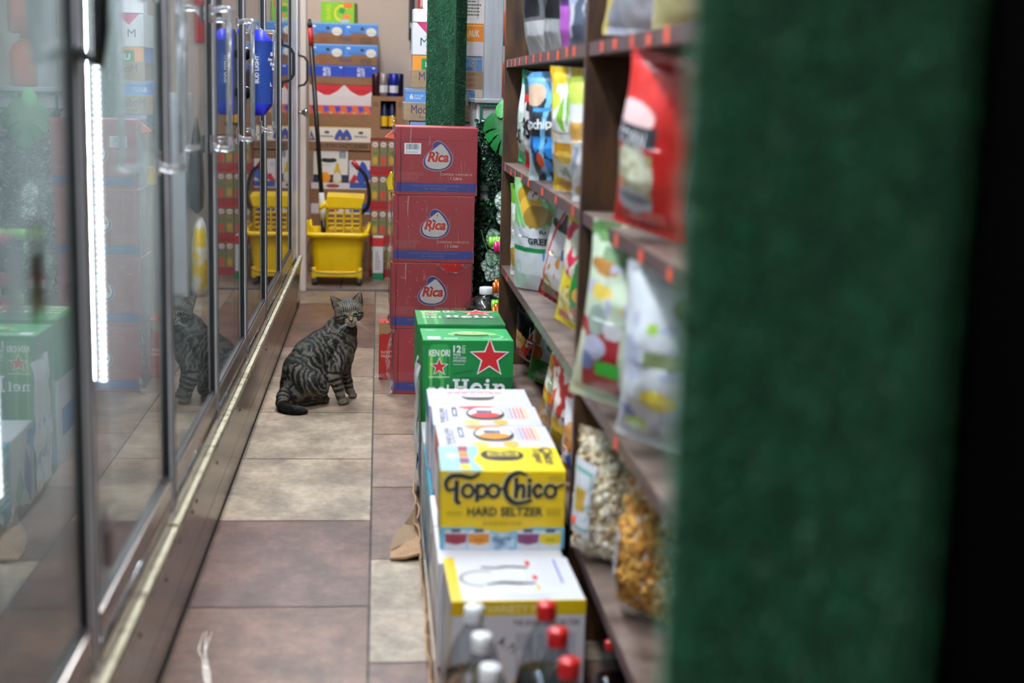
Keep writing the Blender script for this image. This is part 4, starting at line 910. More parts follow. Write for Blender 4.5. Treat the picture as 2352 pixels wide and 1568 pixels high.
# ------------------------------------------------------------------ snack bags
def paint(base, shapes, U, V, seed=0):
    """colours over the bag's face; u left-right, v bottom-top, both 0..1"""
    c = np.ones(U.shape + (3,)) * np.array(base, float)
    for sh_ in shapes:
        k = sh_[0]; col = np.array(sh_[-1], float)
        if k == 'r': _, a, b, a2, b2, _c = sh_; w = (U >= a) & (U <= a2) & (V >= b) & (V <= b2)
        elif k == 'e': _, a, b, ra, rb, _c = sh_; w = ((U - a) / ra) ** 2 + ((V - b) / rb) ** 2 <= 1
        elif k == 'd': _, a, b, m_, w0, _c = sh_; w = np.abs((U - a) - m_ * (V - b)) < w0          # slanting band
        elif k == 's': _, a, b, a2, b2, f, ang, _c = sh_; w = (U >= a) & (U <= a2) & (V >= b) & (V <= b2) & (np.sin((U * math.cos(ang) + V * 1.4 * math.sin(ang)) * f) > 0)
        elif k == 'n':                                           # clumps: food pictures, crumbs
            _, a, b, a2, b2, f, th, _c = sh_
            nz = np.array([[mnoise.noise((f * u_, f * 1.4 * v_, seed + 3.3)) for u_, v_ in zip(ru, rv)] for ru, rv in zip(U, V)])
            w = (U >= a) & (U <= a2) & (V >= b) & (V <= b2) & (nz > th)
        c[w] = col
    return c
def bag_point(u, v, w, h, t, side, flat_bottom, seed, push=0.0):
    """a point of a pillow bag; u, v in 0..1; side -1 is the printed face (towards local -y)"""
    pu = max(math.sin(math.pi * min(max(u, 0), 1)), 0) ** 0.62
    top = min(1, max(0, (1 - v - 0.055) / 0.32)) ** 0.6
    bot = 1.0 if flat_bottom and v > 0.02 else min(1, max(0, (v - 0.05) / 0.26)) ** 0.6
    if flat_bottom: bot = min(1, 0.55 + v * 3)
    inf = pu * top * bot
    wr = mnoise.noise((u * 3.1 + seed, v * 4.3, side * 2.0)) * 0.16 + mnoise.noise((u * 7 + seed, v * 9, side * 3.0)) * 0.07
    wr += 0.10 * mnoise.noise((u * 14 + seed, v * 3, 1.7)) * (abs(v - 0.5) * 2) ** 2
    y = side * t / 2 * inf * (1 + wr) + side * 0.0012
    narrow = 1 - 0.14 * min(top, bot) * (0.8 + 0.4 * mnoise.noise((seed, v * 3, u * .5)))
    if v > 0.945 or (v < 0.055 and not flat_bottom): y += 0.0012 * math.sin(u * 60)
    x = (u - 0.5) * w * narrow
    z = h * v - (0.02 * h * math.sin(math.pi * u) if v > 0.5 else 0) * inf
    bend = 0.02 * math.sin(v * 3 + seed) * h
    return x, y + bend - push, z
BAGS = []
def bag(name, label, cat, w, h, t, loc, yaw, lean, roll, base, shapes, words=(), seed=1, flat=False, back=None, group='snack bags on the wooden shelving', mat=None):
    """yaw: 0 faces the camera, -90 degrees faces the aisle; lean tips it backwards, roll sideways"""
    nu, nv = 61, 91; yaw = yaw - 24 if yaw > -50 else yaw
    us = np.linspace(0, 1, nu); vs = np.linspace(0, 1, nv); U, V = np.meshgrid(us, vs, indexing='ij')
    front = np.array([[bag_point(u, v, w, h, t, -1, flat, seed) for v in vs] for u in us]); rear = np.array([[bag_point(u, v, w, h, t, 1, flat, seed) for v in vs] for u in us])
    P = np.concatenate([front, rear[::-1]], 0)
    cf = paint(base, shapes, U, V, seed); cb_ = np.ones_like(cf) * np.array(back or base, float)
    R_ = Matrix.Rotation(math.radians(yaw), 4, 'Z') @ Matrix.Rotation(math.radians(lean), 4, 'X') @ Matrix.Rotation(math.radians(roll), 4, 'Y')
    Pw = np.array([tuple(R_ @ Vector(p)) for p in P.reshape(-1, 3)]); dz = Pw[:, 2].min(); Pw[:, 2] -= dz - 0.0008
    o = grid_obj(name, Pw.reshape(P.shape), mat or FOIL, np.concatenate([cf, cb_[::-1]], 0), None, loc, wrap=True)
    tag(o, label, cat, group)
    for (s, a, b, a2, b2, col, rot) in words:
        m = MB(); p = Print(m, (0, 0, 0), (1, 0, 0), (0, 0, 1), 0.4, 0.0002, lambda q, r, hh: tuple(R_ @ Vector((lambda t3: (t3[0], t3[1] - 0.0035, t3[2]))(bag_point(q, r, w, h, t, -1, flat, seed))) - Vector((0, 0, dz - 0.0008))))
        if s == '@': p.star((a + a2) / 2, (b + b2) / 2, (a2 - a) / 2, col)
        else: p.text(s, a, b, a2, b2, col, 0.03, 0, rot)
        m.build('lettering', o)
    return o
Z0, Z1, Z2, Z3 = SZ
G_TOP = 'bags on the top shelf'
bag('coffee_bag', 'black coffee bag with a silver base, leftmost on the top shelf', 'bag', 0.17, 0.3, 0.09, (0.43, 3.72, Z3), -38, 4, -3, (30, 30, 33), [('r', 0, 0, 1, .27, (176, 176, 178)), ('s', .24, .64, .64, .78, 60, 1.5, (160, 160, 162)), ('r', .72, .3, .8, 1, (96, 96, 100)), ('r', 0, .27, 1, .3, (90, 90, 94))], [], 3, True, group=G_TOP)
bag('coffee_bag', 'black coffee bag with a silver base, right behind the leftmost one on the top shelf', 'bag', 0.16, 0.3, 0.08, (0.44, 3.46, Z3), -42, 2, 3, (20, 20, 22), [('r', 0, 0, 1, .25, (150, 150, 152)), ('e', .3, .62, .07, .05, (70, 100, 90)), ('e', .25, .4, .05, .07, (150, 150, 110))], [], 5, True, group=G_TOP)
bag('snack_bag', 'purple snack bag with a lilac base on the top shelf', 'snack bag', 0.15, 0.29, 0.07, (0.44, 3.22, Z3), -40, 2, 1, (74, 48, 100), [('r', 0, 0, 1, .33, (176, 92, 186)), ('r', 0, .78, 1, 1, (150, 130, 160)), ('r', .2, .55, .3, .75, (150, 90, 180))], [], 8, True, group=G_TOP)
bag('snack_bag', 'grey and blue snack bag beside the shelf upright on the top shelf', 'snack bag', 0.16, 0.29, 0.07, (0.44, 2.96, Z3), -38, 3, -2, (84, 92, 112), [('e', .7, .6, .3, .18, (64, 150, 190)), ('n', 0, 0, 1, .5, 6, .12, (206, 210, 216)), ('n', 0, .3, 1, 1, 5, .2, (160, 170, 200)), ('e', .75, .4, .08, .05, (226, 150, 186))], [], 11, True, group=G_TOP)
bag('chip_bag', 'white chip bag with a gold picture on the top shelf next to the green column', 'snack bag', 0.22, 0.3, 0.1, (0.46, 2.42, Z3), -20, 4, 2, (206, 206, 220), [('e', .6, .62, .42, .26, (176, 150, 56)), ('d', .3, .7, .5, .08, (226, 206, 120)), ('n', 0, 0, 1, .5, 3, .25, (176, 178, 196))], [], 14, group=G_TOP)
bag('chip_bag', 'pale yellow chip bag half hidden by the near green column, top shelf', 'snack bag', 0.2, 0.29, 0.09, (0.48, 2.13, Z3), -25, 4, -2, (206, 196, 140), [('n', 0, 0, 1, 1, 5, .1, (226, 214, 170))], [], 15, group=G_TOP)
# second shelf
bag('chip_bag', 'green and white chip bag leaning far left on the second shelf', 'snack bag', 0.16, 0.26, 0.08, (0.437, 4.0, Z2), -40, 6, 8, (210, 222, 216), [('r', 0, 0, 1, .16, (60, 196, 130)), ('r', 0, .86, 1, 1, (40, 150, 110)), ('r', .0, .44, .25, .62, (120, 200, 190))], [('OS', .1, .26, .5, .42, (24, 24, 26), 0)], 17)
bag('chip_bag', 'red bag with a white label, tucked between the green and the black bag', 'snack bag', 0.15, 0.24, 0.08, (0.432, 3.8, Z2), -35, 5, 6, (206, 34, 32), [('e', .35, .5, .42, .28, (226, 222, 224)), ('r', .3, .7, .7, .78, (40, 20, 24)), ('r', 0, .85, 1, 1, (40, 70, 80))], [('9S', .2, .38, .6, .62, (20, 20, 22), 0)], 21)
bag('chip_bag', 'black and blue bag of popped chips lettered in white, second shelf', 'snack bag', 0.165, 0.265, 0.09, (0.432, 3.5, Z2), -26, 4, -2, (40, 46, 56), [('e', .45, .9, .5, .13, (110, 170, 220)), ('e', .25, .8, .3, .1, (206, 176, 150)), ('n', .05, .08, .95, .42, 5, .1, (50, 140, 220)), ('d', .5, .28, .3, .05, (120, 190, 236)), ('r', .3, .66, .8, .69, (60, 140, 200)), ('r', 0, 0, .2, .3, (190, 206, 216)), ('e', .42, .2, .09, .07, (240, 90, 50))], [('popchips', .0, .48, .84, .6, (236, 238, 240), 0)], 24)
bag('chip_bag', 'white and yellow plantain chip bag with a green leaf, second shelf', 'snack bag', 0.18, 0.27, 0.095, (0.437, 3.08, Z2), -30, 4, 2, (226, 226, 224), [('r', 0, .87, 1, 1, (222, 176, 24)), ('d', .1, .55, .1, .07, (226, 196, 60)), ('e', .62, .68, .27, .17, (110, 164, 40)), ('d', .62, .66, .4, .02, (226, 226, 224)), ('d', .5, .66, -.5, .02, (226, 226, 224)), ('d', .75, .66, -.5, .02, (200, 220, 190)), ('e', .2, .74, .14, .07, (206, 218, 70)), ('r', .22, .28, .7, .42, (190, 136, 34)), ('e', .45, .3, .2, .05, (222, 186, 80)), ('r', 0, 0, .3, .12, (222, 176, 40)), ('e', .4, .05, .3, .05, (190, 140, 50)), ('n', .3, .1, .9, .24, 9, .2, (150, 170, 160))], [('TUN', .06, .44, .36, .5, (226, 196, 150), 0)], 27)
bag('chip_bag', 'white bag with brown chips on it, squeezed against the shelf upright', 'snack bag', 0.15, 0.25, 0.08, (0.437, 2.83, Z2), -34, 5, -3, (222, 222, 226), [('r', .2, .5, .8, .66, (196, 150, 70)), ('n', .1, .2, .9, .45, 8, .15, (150, 160, 180)), ('e', .5, .08, .4, .07, (206, 176, 100)), ('r', 0, .8, 1, 1, (190, 206, 90))], [], 31)
bag('popcorn_bag', 'tall red popcorn bag standing on the second shelf beside the near green column', 'popcorn bag', 0.15, 0.27, 0.085, (0.41, 2.15, Z2), -30, 2, 9, (196, 36, 32), [('e', .32, .66, .36, .09, (236, 196, 196)), ('r', .12, .5, .72, .63, (52, 54, 60)), ('e', .4, .33, .34, .17, (206, 204, 180)), ('n', .1, .2, .7, .46, 14, .1, (170, 166, 130)), ('e', .4, .18, .3, .07, (196, 200, 210)), ('e', .4, .2, .3, .03, (130, 136, 150)), ('e', .22, .28, .08, .035, (240, 110, 60)), ('r', .55, .06, .8, .14, (226, 110, 100))], [('CORN', .16, .515, .62, .6, (206, 206, 210), 0)], 34)
# third shelf
bag('plantain_bag', 'narrow white and green plantain bag at the left end of the third shelf', 'snack bag', 0.12, 0.27, 0.05, (0.425, 4.14, Z1), -62, 2, -2, (222, 224, 222), [('r', 0, .8, 1, 1, (110, 176, 50)), ('r', .45, .36, .7, .46, (206, 36, 60)), ('e', .4, .2, .35, .12, (206, 160, 50)), ('e', .55, .3, .1, .03, (240, 110, 60)), ('e', .4, .62, .3, .08, (196, 196, 170))], [], 37)
bag('plantain_bag', 'tall white and green plantain pouch with potato pictures, third shelf', 'snack bag', 0.165, 0.3, 0.07, (0.437, 3.86, Z1), -20, 5, 3, (210, 212, 218), [('r', 0, .62, 1, 1, (150, 200, 140)), ('s', 0, .6, 1, .86, 60, .8, (100, 176, 100)), ('e', .3, .86, .2, .09, (176, 140, 40)), ('e', .45, .78, .24, .1, (214, 170, 60)), ('e', .62, .7, .3, .1, (150, 116, 40)), ('r', .4, .86, 1, .96, (160, 60, 70)), ('n', .35, .84, .9, .96, 22, .05, (236, 226, 226)), ('r', 0, .36, 1, .41, (20, 130, 70)), ('r', .8, .3, 1, .37, (60, 150, 210)), ('r', 0, 0, .12, .25, (200, 206, 210))], [('GREE', .5, .44, .92, .5, (40, 44, 48), 0), ('fu', .74, .55, .86, .59, (70, 80, 90), 0)], 41, True)
bag('snack_pouch', 'dark blue and grey snack pouch standing behind the white ones, third shelf', 'snack bag', 0.17, 0.27, 0.05, (0.54, 3.62, Z1), -12, 4, 0, (126, 134, 144), [('r', 0, .62, 1, 1, (44, 80, 116)), ('r', .2, .42, .8, .6, (52, 60, 80)), ('e', .4, .26, .28, .12, (110, 96, 60))], [], 43, True)
bag('nut_bag', 'white and maroon snack bag tilted on the third shelf', 'snack bag', 0.15, 0.27, 0.07, (0.442, 3.44, Z1), -30, 4, 18, (216, 214, 218), [('r', 0, 0, 1, .17, (120, 22, 34)), ('n', .1, .16, .6, .55, 8, .12, (196, 140, 60)), ('r', .62, .5, .86, .62, (76, 106, 170)), ('r', .1, .74, .9, .8, (40, 36, 44)), ('n', 0, .8, 1, 1, 10, .05, (150, 150, 160)), ('r', .4, .78, 1, .88, (90, 24, 36)), ('d', .2, .35, .25, .03, (190, 60, 50))], [], 47)
bag('chip_bag', 'yellow and red lime chip bag leaning by the shelf upright, third shelf', 'snack bag', 0.16, 0.28, 0.09, (0.437, 3.06, Z1), -32, 5, 15, (226, 206, 60), [('r', 0, .5, 1, .86, (226, 222, 206)), ('n', 0, .5, 1, .9, 6, .05, (196, 40, 70)), ('d', .6, .45, .2, .07, (30, 150, 70)), ('n', .45, 0, 1, .42, 6, 0.0, (190, 96, 30)), ('e', .75, .36, .2, .07, (226, 176, 90)), ('n', .0, .1, .5, .4, 9, .1, (236, 226, 170)), ('r', 0, .88, 1, 1, (170, 190, 40)), ('r', .1, .05, .4, .14, (200, 60, 90))], [], 51)
bag('chip_bag', 'pale green and red chip bag with ruffled top, third shelf by the near column', 'snack bag', 0.175, 0.31, 0.1, (0.408, 2.37, Z1), -14, 4, 8, (206, 220, 194), [('n', 0, .9, 1, 1, 8, 0, (96, 140, 80)), ('r', .2, .8, .8, .88, (120, 150, 110)), ('e', .25, .78, .2, .04, (176, 120, 50)), ('r', .0, .08, .62, .48, (166, 40, 48)), ('e', .3, .5, .14, .09, (150, 166, 156)), ('e', .52, .46, .13, .06, (226, 226, 228)), ('e', .3, .34, .16, .07, (190, 190, 216)), ('r', .34, .18, .64, .27, (60, 180, 66)), ('e', .2, .25, .12, .06, (120, 130, 180)), ('e', .7, .6, .12, .04, (226, 206, 50)), ('e', .25, .66, .2, .04, (226, 196, 80)), ('n', .0, .55, 1, .8, 9, .25, (190, 190, 216)), ('r', .0, 0, .15, .4, (222, 222, 190))], [], 55)
bag('chip_bag', 'white chip bag dotted with green and yellow, partly behind the near green column', 'snack bag', 0.165, 0.28, 0.1, (0.425, 2.075, Z1), -22, 4, 7, (216, 220, 226), [('n', 0, .1, 1, .9, 6, .2, (190, 196, 220)), ('e', .62, .32, .2, .06, (226, 206, 80)), ('e', .3, .14, .14, .06, (160, 206, 60)), ('r', .45, .52, .85, .6, (150, 166, 120)), ('e', .2, .2, .14, .04, (110, 126, 180)), ('e', .8, .85, .16, .06, (150, 160, 60)), ('e', .5, .72, .06, .03, (170, 210, 80))], [], 58)
# bottom shelf
bag('chip_bag', 'black chip bag with red and gold picture at the far end of the bottom shelf', 'snack bag', 0.15, 0.2, 0.08, (0.48, 4.26, Z0), -30, 25, 24, (24, 26, 32), [('e', .3, .55, .3, .14, (206, 160, 80)), ('d', .4, .3, .6, .12, (196, 50, 30)), ('r', 0, 0, 1, .12, (176, 40, 28)), ('e', .1, .4, .15, .06, (196, 206, 220))], [('W', .5, .7, .74, .86, (226, 226, 226), 0), ('F', .52, .55, .7, .68, (226, 226, 226), 0)], 61)
bag('pretzel_bag', 'green based pretzel bag with a round seal on the bottom shelf', 'snack bag', 0.14, 0.25, 0.06, (0.485, 4.02, Z0), -22, 6, 12, (170, 172, 178), [('r', 0, 0, 1, .34, (34, 110, 40)), ('n', 0, .34, .6, .8, 7, 0.02, (150, 104, 50)), ('e', .26, .42, .24, .1, (150, 80, 40)), ('e', .74, .55, .22, .13, (196, 198, 206)), ('e', .74, .55, .13, .075, (24, 130, 60)), ('n', 0, .8, 1, 1, 12, .1, (226, 226, 226))], [('GLUTEN', .3, .12, .74, .17, (170, 206, 160), 0)], 64)
bag('tortilla_bag', 'orange and clear tortilla chip bag tilted on the bottom shelf', 'snack bag', 0.155, 0.28, 0.08, (0.452, 3.42, Z0), -32, 5, 18, (206, 140, 46), [('n', 0, .4, 1, 1, 6, 0, (226, 222, 210)), ('n', 0, .4, 1, .9, 9, .1, (150, 130, 80)), ('e', .5, .45, .18, .14, (176, 190, 150)), ('e', .4, .34, .3, .06, (206, 176, 40)), ('n', .0, 0, 1, .4, 6, .1, (216, 120, 30))], [], 67)
bag('tortilla_bag', 'red and yellow bag with a chip picture beside the tilted tortilla bag, bottom shelf', 'snack bag', 0.14, 0.24, 0.08, (0.447, 3.2, Z0), -28, 4, 8, (196, 60, 50), [('e', .35, .3, .34, .16, (224, 186, 60)), ('n', 0, .4, 1, 1, 7, .05, (226, 216, 206)), ('r', 0, 0, 1, .14, (50, 70, 140))], [], 70)
bag('snack_bag', 'white and blue snack bag at the shelf upright on the bottom shelf', 'snack bag', 0.13, 0.19, 0.07, (0.447, 2.98, Z0), -30, 3, 5, (216, 216, 222), [('n', 0, 0, 1, .8, 6, .1, (190, 130, 70)), ('e', .7, .6, .2, .1, (230, 90, 50)), ('e', .6, .35, .2, .12, (70, 110, 190))], [], 73)
# see-through popcorn bags: the popcorn shows, label on the front
def pop_bag(label, w, h, t, loc, yaw, lean, roll, c1, c2, seed, tags):
    b = bag('popcorn_bag', label, 'popcorn bag', w, h, t, loc, yaw, lean, roll, c1, [('n', 0, 0, 1, 1, 17, .05, c2), ('n', 0, 0, 1, 1, 23, .22, (236, 232, 218))], [], seed)
    R_ = Matrix.Rotation(math.radians(yaw - 24), 4, 'Z') @ Matrix.Rotation(math.radians(lean), 4, 'X') @ Matrix.Rotation(math.radians(roll), 4, 'Y')
    dz = min((R_ @ Vector(bag_point(u, v, w, h, t, s_, False, seed))).z for u in np.linspace(0, 1, 61) for v in np.linspace(0, 1, 91) for s_ in (-1, 1))
    rnd = random.Random(seed); m = MB(); KM = [M(c1, .6), M(c2, .6), M((238, 232, 214), .6) if seed == 81 else M((214, 166, 84), .6)]
    for _ in range(420):
        u, v = rnd.uniform(.05, .95), rnd.uniform(.07, .9); s_ = rnd.choice((-1, -1, 1)); q = Vector(bag_point(u, v, w, h, t, s_, False, seed)); q.y += s_ * 0.001
        q = R_ @ q - Vector((0, 0, dz)); r = rnd.uniform(.005, .0085); mt = rnd.choice(KM)
        bm = bmesh.new(); bmesh.ops.create_icosphere(bm, subdivisions=1, radius=r)
        ph = rnd.random() * 9
        m.add([tuple(q + vv.co * (1 + .45 * mnoise.noise(vv.co * 220 + Vector((ph, 0, 0))))) for vv in bm.verts], [tuple(x.index for x in f.verts) for f in bm.faces], mt, True); bm.free()
    pc = m.build('popcorn', b); pc['kind'] = 'stuff'
    f = MB()
    for (a, bb, a2, b2, col, off) in tags:
        p = Print(f, (0, 0, 0), (1, 0, 0), (0, 0, 1), .5, .0003, lambda q, r, hh, off=off: tuple(R_ @ Vector((lambda t3: (t3[0], t3[1] - off, t3[2]))(bag_point(q, r, w, h, t, -1, False, seed))) - Vector((0, 0, dz))))
        n = 6; pts = [(a + (a2 - a) * i / n, bb + (b2 - bb) * j / n) for i in range(n + 1) for j in range(n + 1)]
        p.raw(pts, [(i * (n + 1) + j, (i + 1) * (n + 1) + j, (i + 1) * (n + 1) + j + 1, i * (n + 1) + j + 1) for i in range(n) for j in range(n)], col)
    f.build('paper_label', b); return b
pop_bag('clear bag of white popcorn with a paper label on the bottom shelf', 0.17, 0.24, 0.1, (0.428, 2.5, Z0), -24, 3, 4, (206, 192, 160), (168, 140, 100), 81,
        [(.08, .22, .5, .8, (206, 206, 214), .011), (.11, .27, .47, .75, (120, 170, 160), .0115), (.13, .3, .45, .72, (206, 206, 214), .012), (.2, .42, .4, .62, (196, 160, 60), .0125), (.16, .3, .26, .36, (250, 90, 60), .013)])
pop_bag('clear bag of golden caramel popcorn by the near green column, bottom shelf', 0.14, 0.225, 0.085, (0.45, 2.21, Z0), -30, 3, 6, (206, 150, 60), (176, 116, 40), 85,
        [(.0, .15, .22, .66, (206, 200, 206), .011), (.05, .5, .15, .56, (226, 130, 100), .0115)])

# ================================================================== turf-covered columns
def turf_column(label, x, y, side, rot, h, n, seed, blade, w0, z_lo=0.0, z_hi=2.62):
    t = thing('turf_column', label, 'column', (x, y, 0), rot)
    TURFB = two_tone('turf_backing', (18, 56, 36), (30, 78, 50), (1, 1, .5), 40, 0.9)
    m = MB(); m.box(-side / 2, side / 2, -side / 2, side / 2, 0.0, h, TURFB, side * 0.09); m.build('post', t)
    rnd = random.Random(seed); vs = []; fs = []; cs = []; hs = side / 2
    for _ in range(n):
        f = rnd.randrange(4); a = rnd.uniform(-hs, hs); z = rnd.uniform(z_lo, z_hi)
        nx, ny = ((0, -1), (-1, 0), (1, 0), (0, 1))[f]; px, py = (a, -hs) if f == 0 else (-hs, a) if f == 1 else (hs, a) if f == 2 else (a, hs)
        if abs(a) > hs * 0.86: k = hs * 0.06; px -= math.copysign(k, px); py -= math.copysign(k, py)
        L = blade * rnd.uniform(.6, 1.2); tx, ty = -ny, nx
        d = Vector((nx * L + tx * rnd.gauss(0, L * .4), ny * L + ty * rnd.gauss(0, L * .4), rnd.gauss(-.25 * L, L * .45)))
        sd = Vector((tx * rnd.uniform(.4, 1), ty * rnd.uniform(.4, 1), rnd.uniform(-.6, .6))).normalized() * w0 * rnd.uniform(.6, 1.2)
        p = Vector((px, py, z)); k = len(vs)
        vs += [p - sd, p + sd, p + d * .6 + sd * .7, p + d]; fs += [(k, k + 1, k + 2), (k, k + 2, k + 3)]
        b = rnd.uniform(.65, 1.25); c = (42 * b, 118 * b, 78 * b) if rnd.random() > .02 else (150, 206, 170); cs += [c] * 4
    me = bpy.data.meshes.new('turf'); me.from_pydata(vs, [], fs); me.materials.append(TURFM); tint(me, cs); me.update()
    o = bpy.data.objects.new('turf', me); COL.objects.link(o); o.parent = t; o['kind'] = 'stuff'
    return t
TURFM = attr_mat('plastic_turf', 0.42, 0.45)
turf_column('slim column wrapped in green plastic turf behind the red juice cartons', 0.245, 5.36, 0.118, math.radians(-24), 2.62, 60000, 5, 0.0075, 0.0008, 0.85)
turf_column('near column wrapped in green plastic turf in front of the snack shelves', 0.283, 0.875, 0.158, math.radians(-24), 2.62, 80000, 9, 0.0065, 0.0007, 0.35, 1.75)

# ================================================================== cases stacked behind the slim column
MB_ = (92, 148, 214); MBR = (158, 132, 102); NAVY = (38, 44, 92); WOODCASE = (166, 140, 110)
def light_case(z, xc, w, label, six=True, rt=True, hh=0.124):
    """brown tray with blue six packs standing out of it"""
    c = Carton('beer_case', label, 'beer case', w, 0.26, hh * .56, (xc, 5.73, z), two_tone('kraft_case', (148, 122, 94), (164, 138, 108), (1, 1, 5), 20, .7) if 'kraft_case' not in bpy.data.materials else bpy.data.materials['kraft_case'], group='cases stacked behind the slim column')
    p = c.front(); h = c.h
    p.text('Modelo', .03, .4 * h, .135, .86 * h, NAVY, .01); p.text('Especial', .06, .1 * h, .12, .3 * h, NAVY, 0, .35); c.done('name_printing'); c.mb = MB(); p = c.front()
    for i, t in enumerate(('FOUR', '6 PACKS', '12 OZ CANS')): p.text(t, w - .1 + .02 * (i == 0), (.72 - .29 * i) * h, w - .035, (.9 - .29 * i) * h, (150, 60, 50))
    c.done('count_printing')
    for k in range(2):
        x0 = -w / 2 + .006 + k * (w - .012) / 2; wi = (w - .012) / 2 - .002
        b = MB().box(x0, x0 + wi, -.126, .126, .004, hh - .002, M(MB_, .4), .003); q = Print(b, (x0, -.126, 0), (1, 0, 0), (0, 0, 1))
        q.rect(0, hh * .92, wi, hh * .94, (190, 170, 110)); q.rect(0, hh * .84, wi, hh * .855, (60, 90, 160))
        if six and k == 0: q.text('6', .018, hh * .66, .032, hh * .82, WHITE, .03); q.text('12 FL OZ', .035, hh * .74, .07, hh * .8, WHITE); q.text('CANS', .035, hh * .66, .062, hh * .72, WHITE)
        if rt and k: q.ell(wi - .035, hh * .8, .015, .015, (206, 176, 100)); q.ell(wi - .035, hh * .8, .012, .012, MB_); q.star(wi - .035, hh * .8, .008, (206, 176, 100)); q.text('Modelo', wi - .1, hh * .58, wi - .04, hh * .7, NAVY, .01); q.star(wi - .028, hh * .62, .008, (206, 170, 80))
        b.build('six_pack', c.o)
    return c.o
c = Carton('plain_carton', 'tall plain brown carton on the floor under the cases behind the slim column', 'carton', .27, .25, .824, (.25, 5.73, 0), CARD, group='cases stacked behind the slim column'); c.done()
light_case(.8245, 0.25, .275, 'brown tray case of blue six packs, lowest of those seen behind the slim column', hh=.126)
light_case(.951, 0.235, .285, 'brown tray case of blue six packs jutting out left, second up behind the slim column', hh=.126)
LAST_CASE = light_case(1.0775, 0.262, .282, 'brown tray case behind the slim column with an orange pack at its left end', hh=.125, six=False)
q = MB().box(-.137, -.003, -.1285, -.12, .069, .1235, M((236, 150, 50), .4), .001); p = Print(q, (-.137, -.1285, .069), (1, 0, 0), (0, 0, 1)); p.rect(.035, 0, .134, .043, (20, 130, 70)); p.text('U', .05, .006, .075, .03, WHITE, .05); q = q.build('orange_pack', LAST_CASE)
c = Carton('wine_case', 'white case with a pink corner and an orange end panel behind the slim column', 'case', .275, .25, .125, (.262, 5.73, 1.203), (226, 226, 230), {}, group='cases stacked behind the slim column'); p = c.front()
p.poly([(.012, .125), (.1, .125), (.055, .08)], (206, 40, 110)); p.text('M', .03, .035, .06, .065, (40, 70, 70)); p.rect(0, .122, .275, .125, (60, 60, 70)); p.rect(.16, .056, .275, .125, (240, 150, 34)); p.text('AUK', .214, .074, .258, .1, WHITE, .02); p.rect(.16, .115, .275, .118, (250, 210, 160)); c.done()
c = Carton('paper_case', 'white paper case with small print on top of the cases behind the slim column', 'case', .16, .2, .16, (.335, 5.73, 1.3285), (232, 230, 228), {}, rotz=.03, group='cases stacked behind the slim column'); p = c.front(); p.lines(.05, .03, .13, .13, 8, (90, 110, 90)); p.lines(.115, .02, .122, .15, 30, (60, 60, 60)); c.done()
b = thing('detergent_bottle', 'white plastic bottle on top of the cases left of the slim column', 'bottle', (.2, 5.72, 1.3285))
m = MB(); m.lathe([(.03, 0), (.034, .01), (.034, .09), (.028, .11), (.014, .125), (.014, .14)], M((232, 232, 236), .4), n=20); m.build('bottle_body', b); m = MB(); m.lathe([(.017, .135), (.017, .16), (.015, .163)], M((240, 240, 240), .4), n=16); m.build('cap', b)
c = Carton('small_white_box', 'small white box beside the white bottle on top of the cases', 'box', .05, .06, .05, (.152, 5.68, 1.3285), (232, 232, 234), {}, rotz=.1); c.done()

# ================================================================== greenery-faced cabinet and steel post
cab = thing('green_wall_cabinet', 'low white cabinet whose end is covered in plastic box hedge and leaves', 'cabinet', (0.66, 5.5, 0))
def cbm(): m = MB(); m.T = Matrix.Translation((-0.66, -5.5, 0)); return m
m = cbm(); m.box(.352, 1.0, 5.225, 5.75, 0, 1.03, M((206, 208, 210), .4), .004); m.box(.342, 1.0, 5.2, 5.76, 1.03, 1.045, M((150, 156, 158), .35), .003); m.build('cabinet_body', cab)
m = cbm(); GRID = M((16, 96, 78), .4)
for k in range(9): m.box(.362 + .07 * k, .37 + .07 * k, 5.205, 5.213, .03, 1.02, GRID)
for k in range(20): m.box(.362, .93, 5.204, 5.212, .03 + .052 * k, .037 + .052 * k, GRID)
m.build('lattice', cab)
rnd = random.Random(14); vs = []; fs = []; cs = []
for _ in range(5200):
    x = rnd.uniform(.35, .62); z = rnd.uniform(.02, .97)
    if .365 < x < .4 and .68 < z < .74: continue
    dpt = rnd.random(); y = 5.2 - .06 * dpt; r = rnd.uniform(.006, .0095)
    n_ = Vector((rnd.gauss(0, .6), -1, rnd.gauss(.35, .6))).normalized(); t_ = n_.cross(Vector((rnd.gauss(0, 1), rnd.gauss(0, 1), rnd.gauss(0, 1)))).normalized(); b_ = n_.cross(t_)
    c0 = Vector((x, y, z)); k = len(vs)
    g = rnd.uniform(.5, 1.2) ; col = (14 * g, 58 * g, 38 * g) if rnd.random() > .06 else (60, 130, 60)
    for j in range(6):
        a = 2 * math.pi * j / 6; vs.append(c0 + t_ * r * math.cos(a) + b_ * r * .75 * math.sin(a) - n_ * .002 * math.cos(2 * a)); cs.append(col)
    fs.append(tuple(range(k, k + 6)))
me = bpy.data.meshes.new('box_hedge'); me.from_pydata([(v.x - .66, v.y - 5.5, v.z) for v in vs], [], fs); me.materials.append(LEAFM); tint(me, cs); me.update()
o = bpy.data.objects.new('box_hedge_foliage', me); COL.objects.link(o); o.parent = cab; o['kind'] = 'stuff'
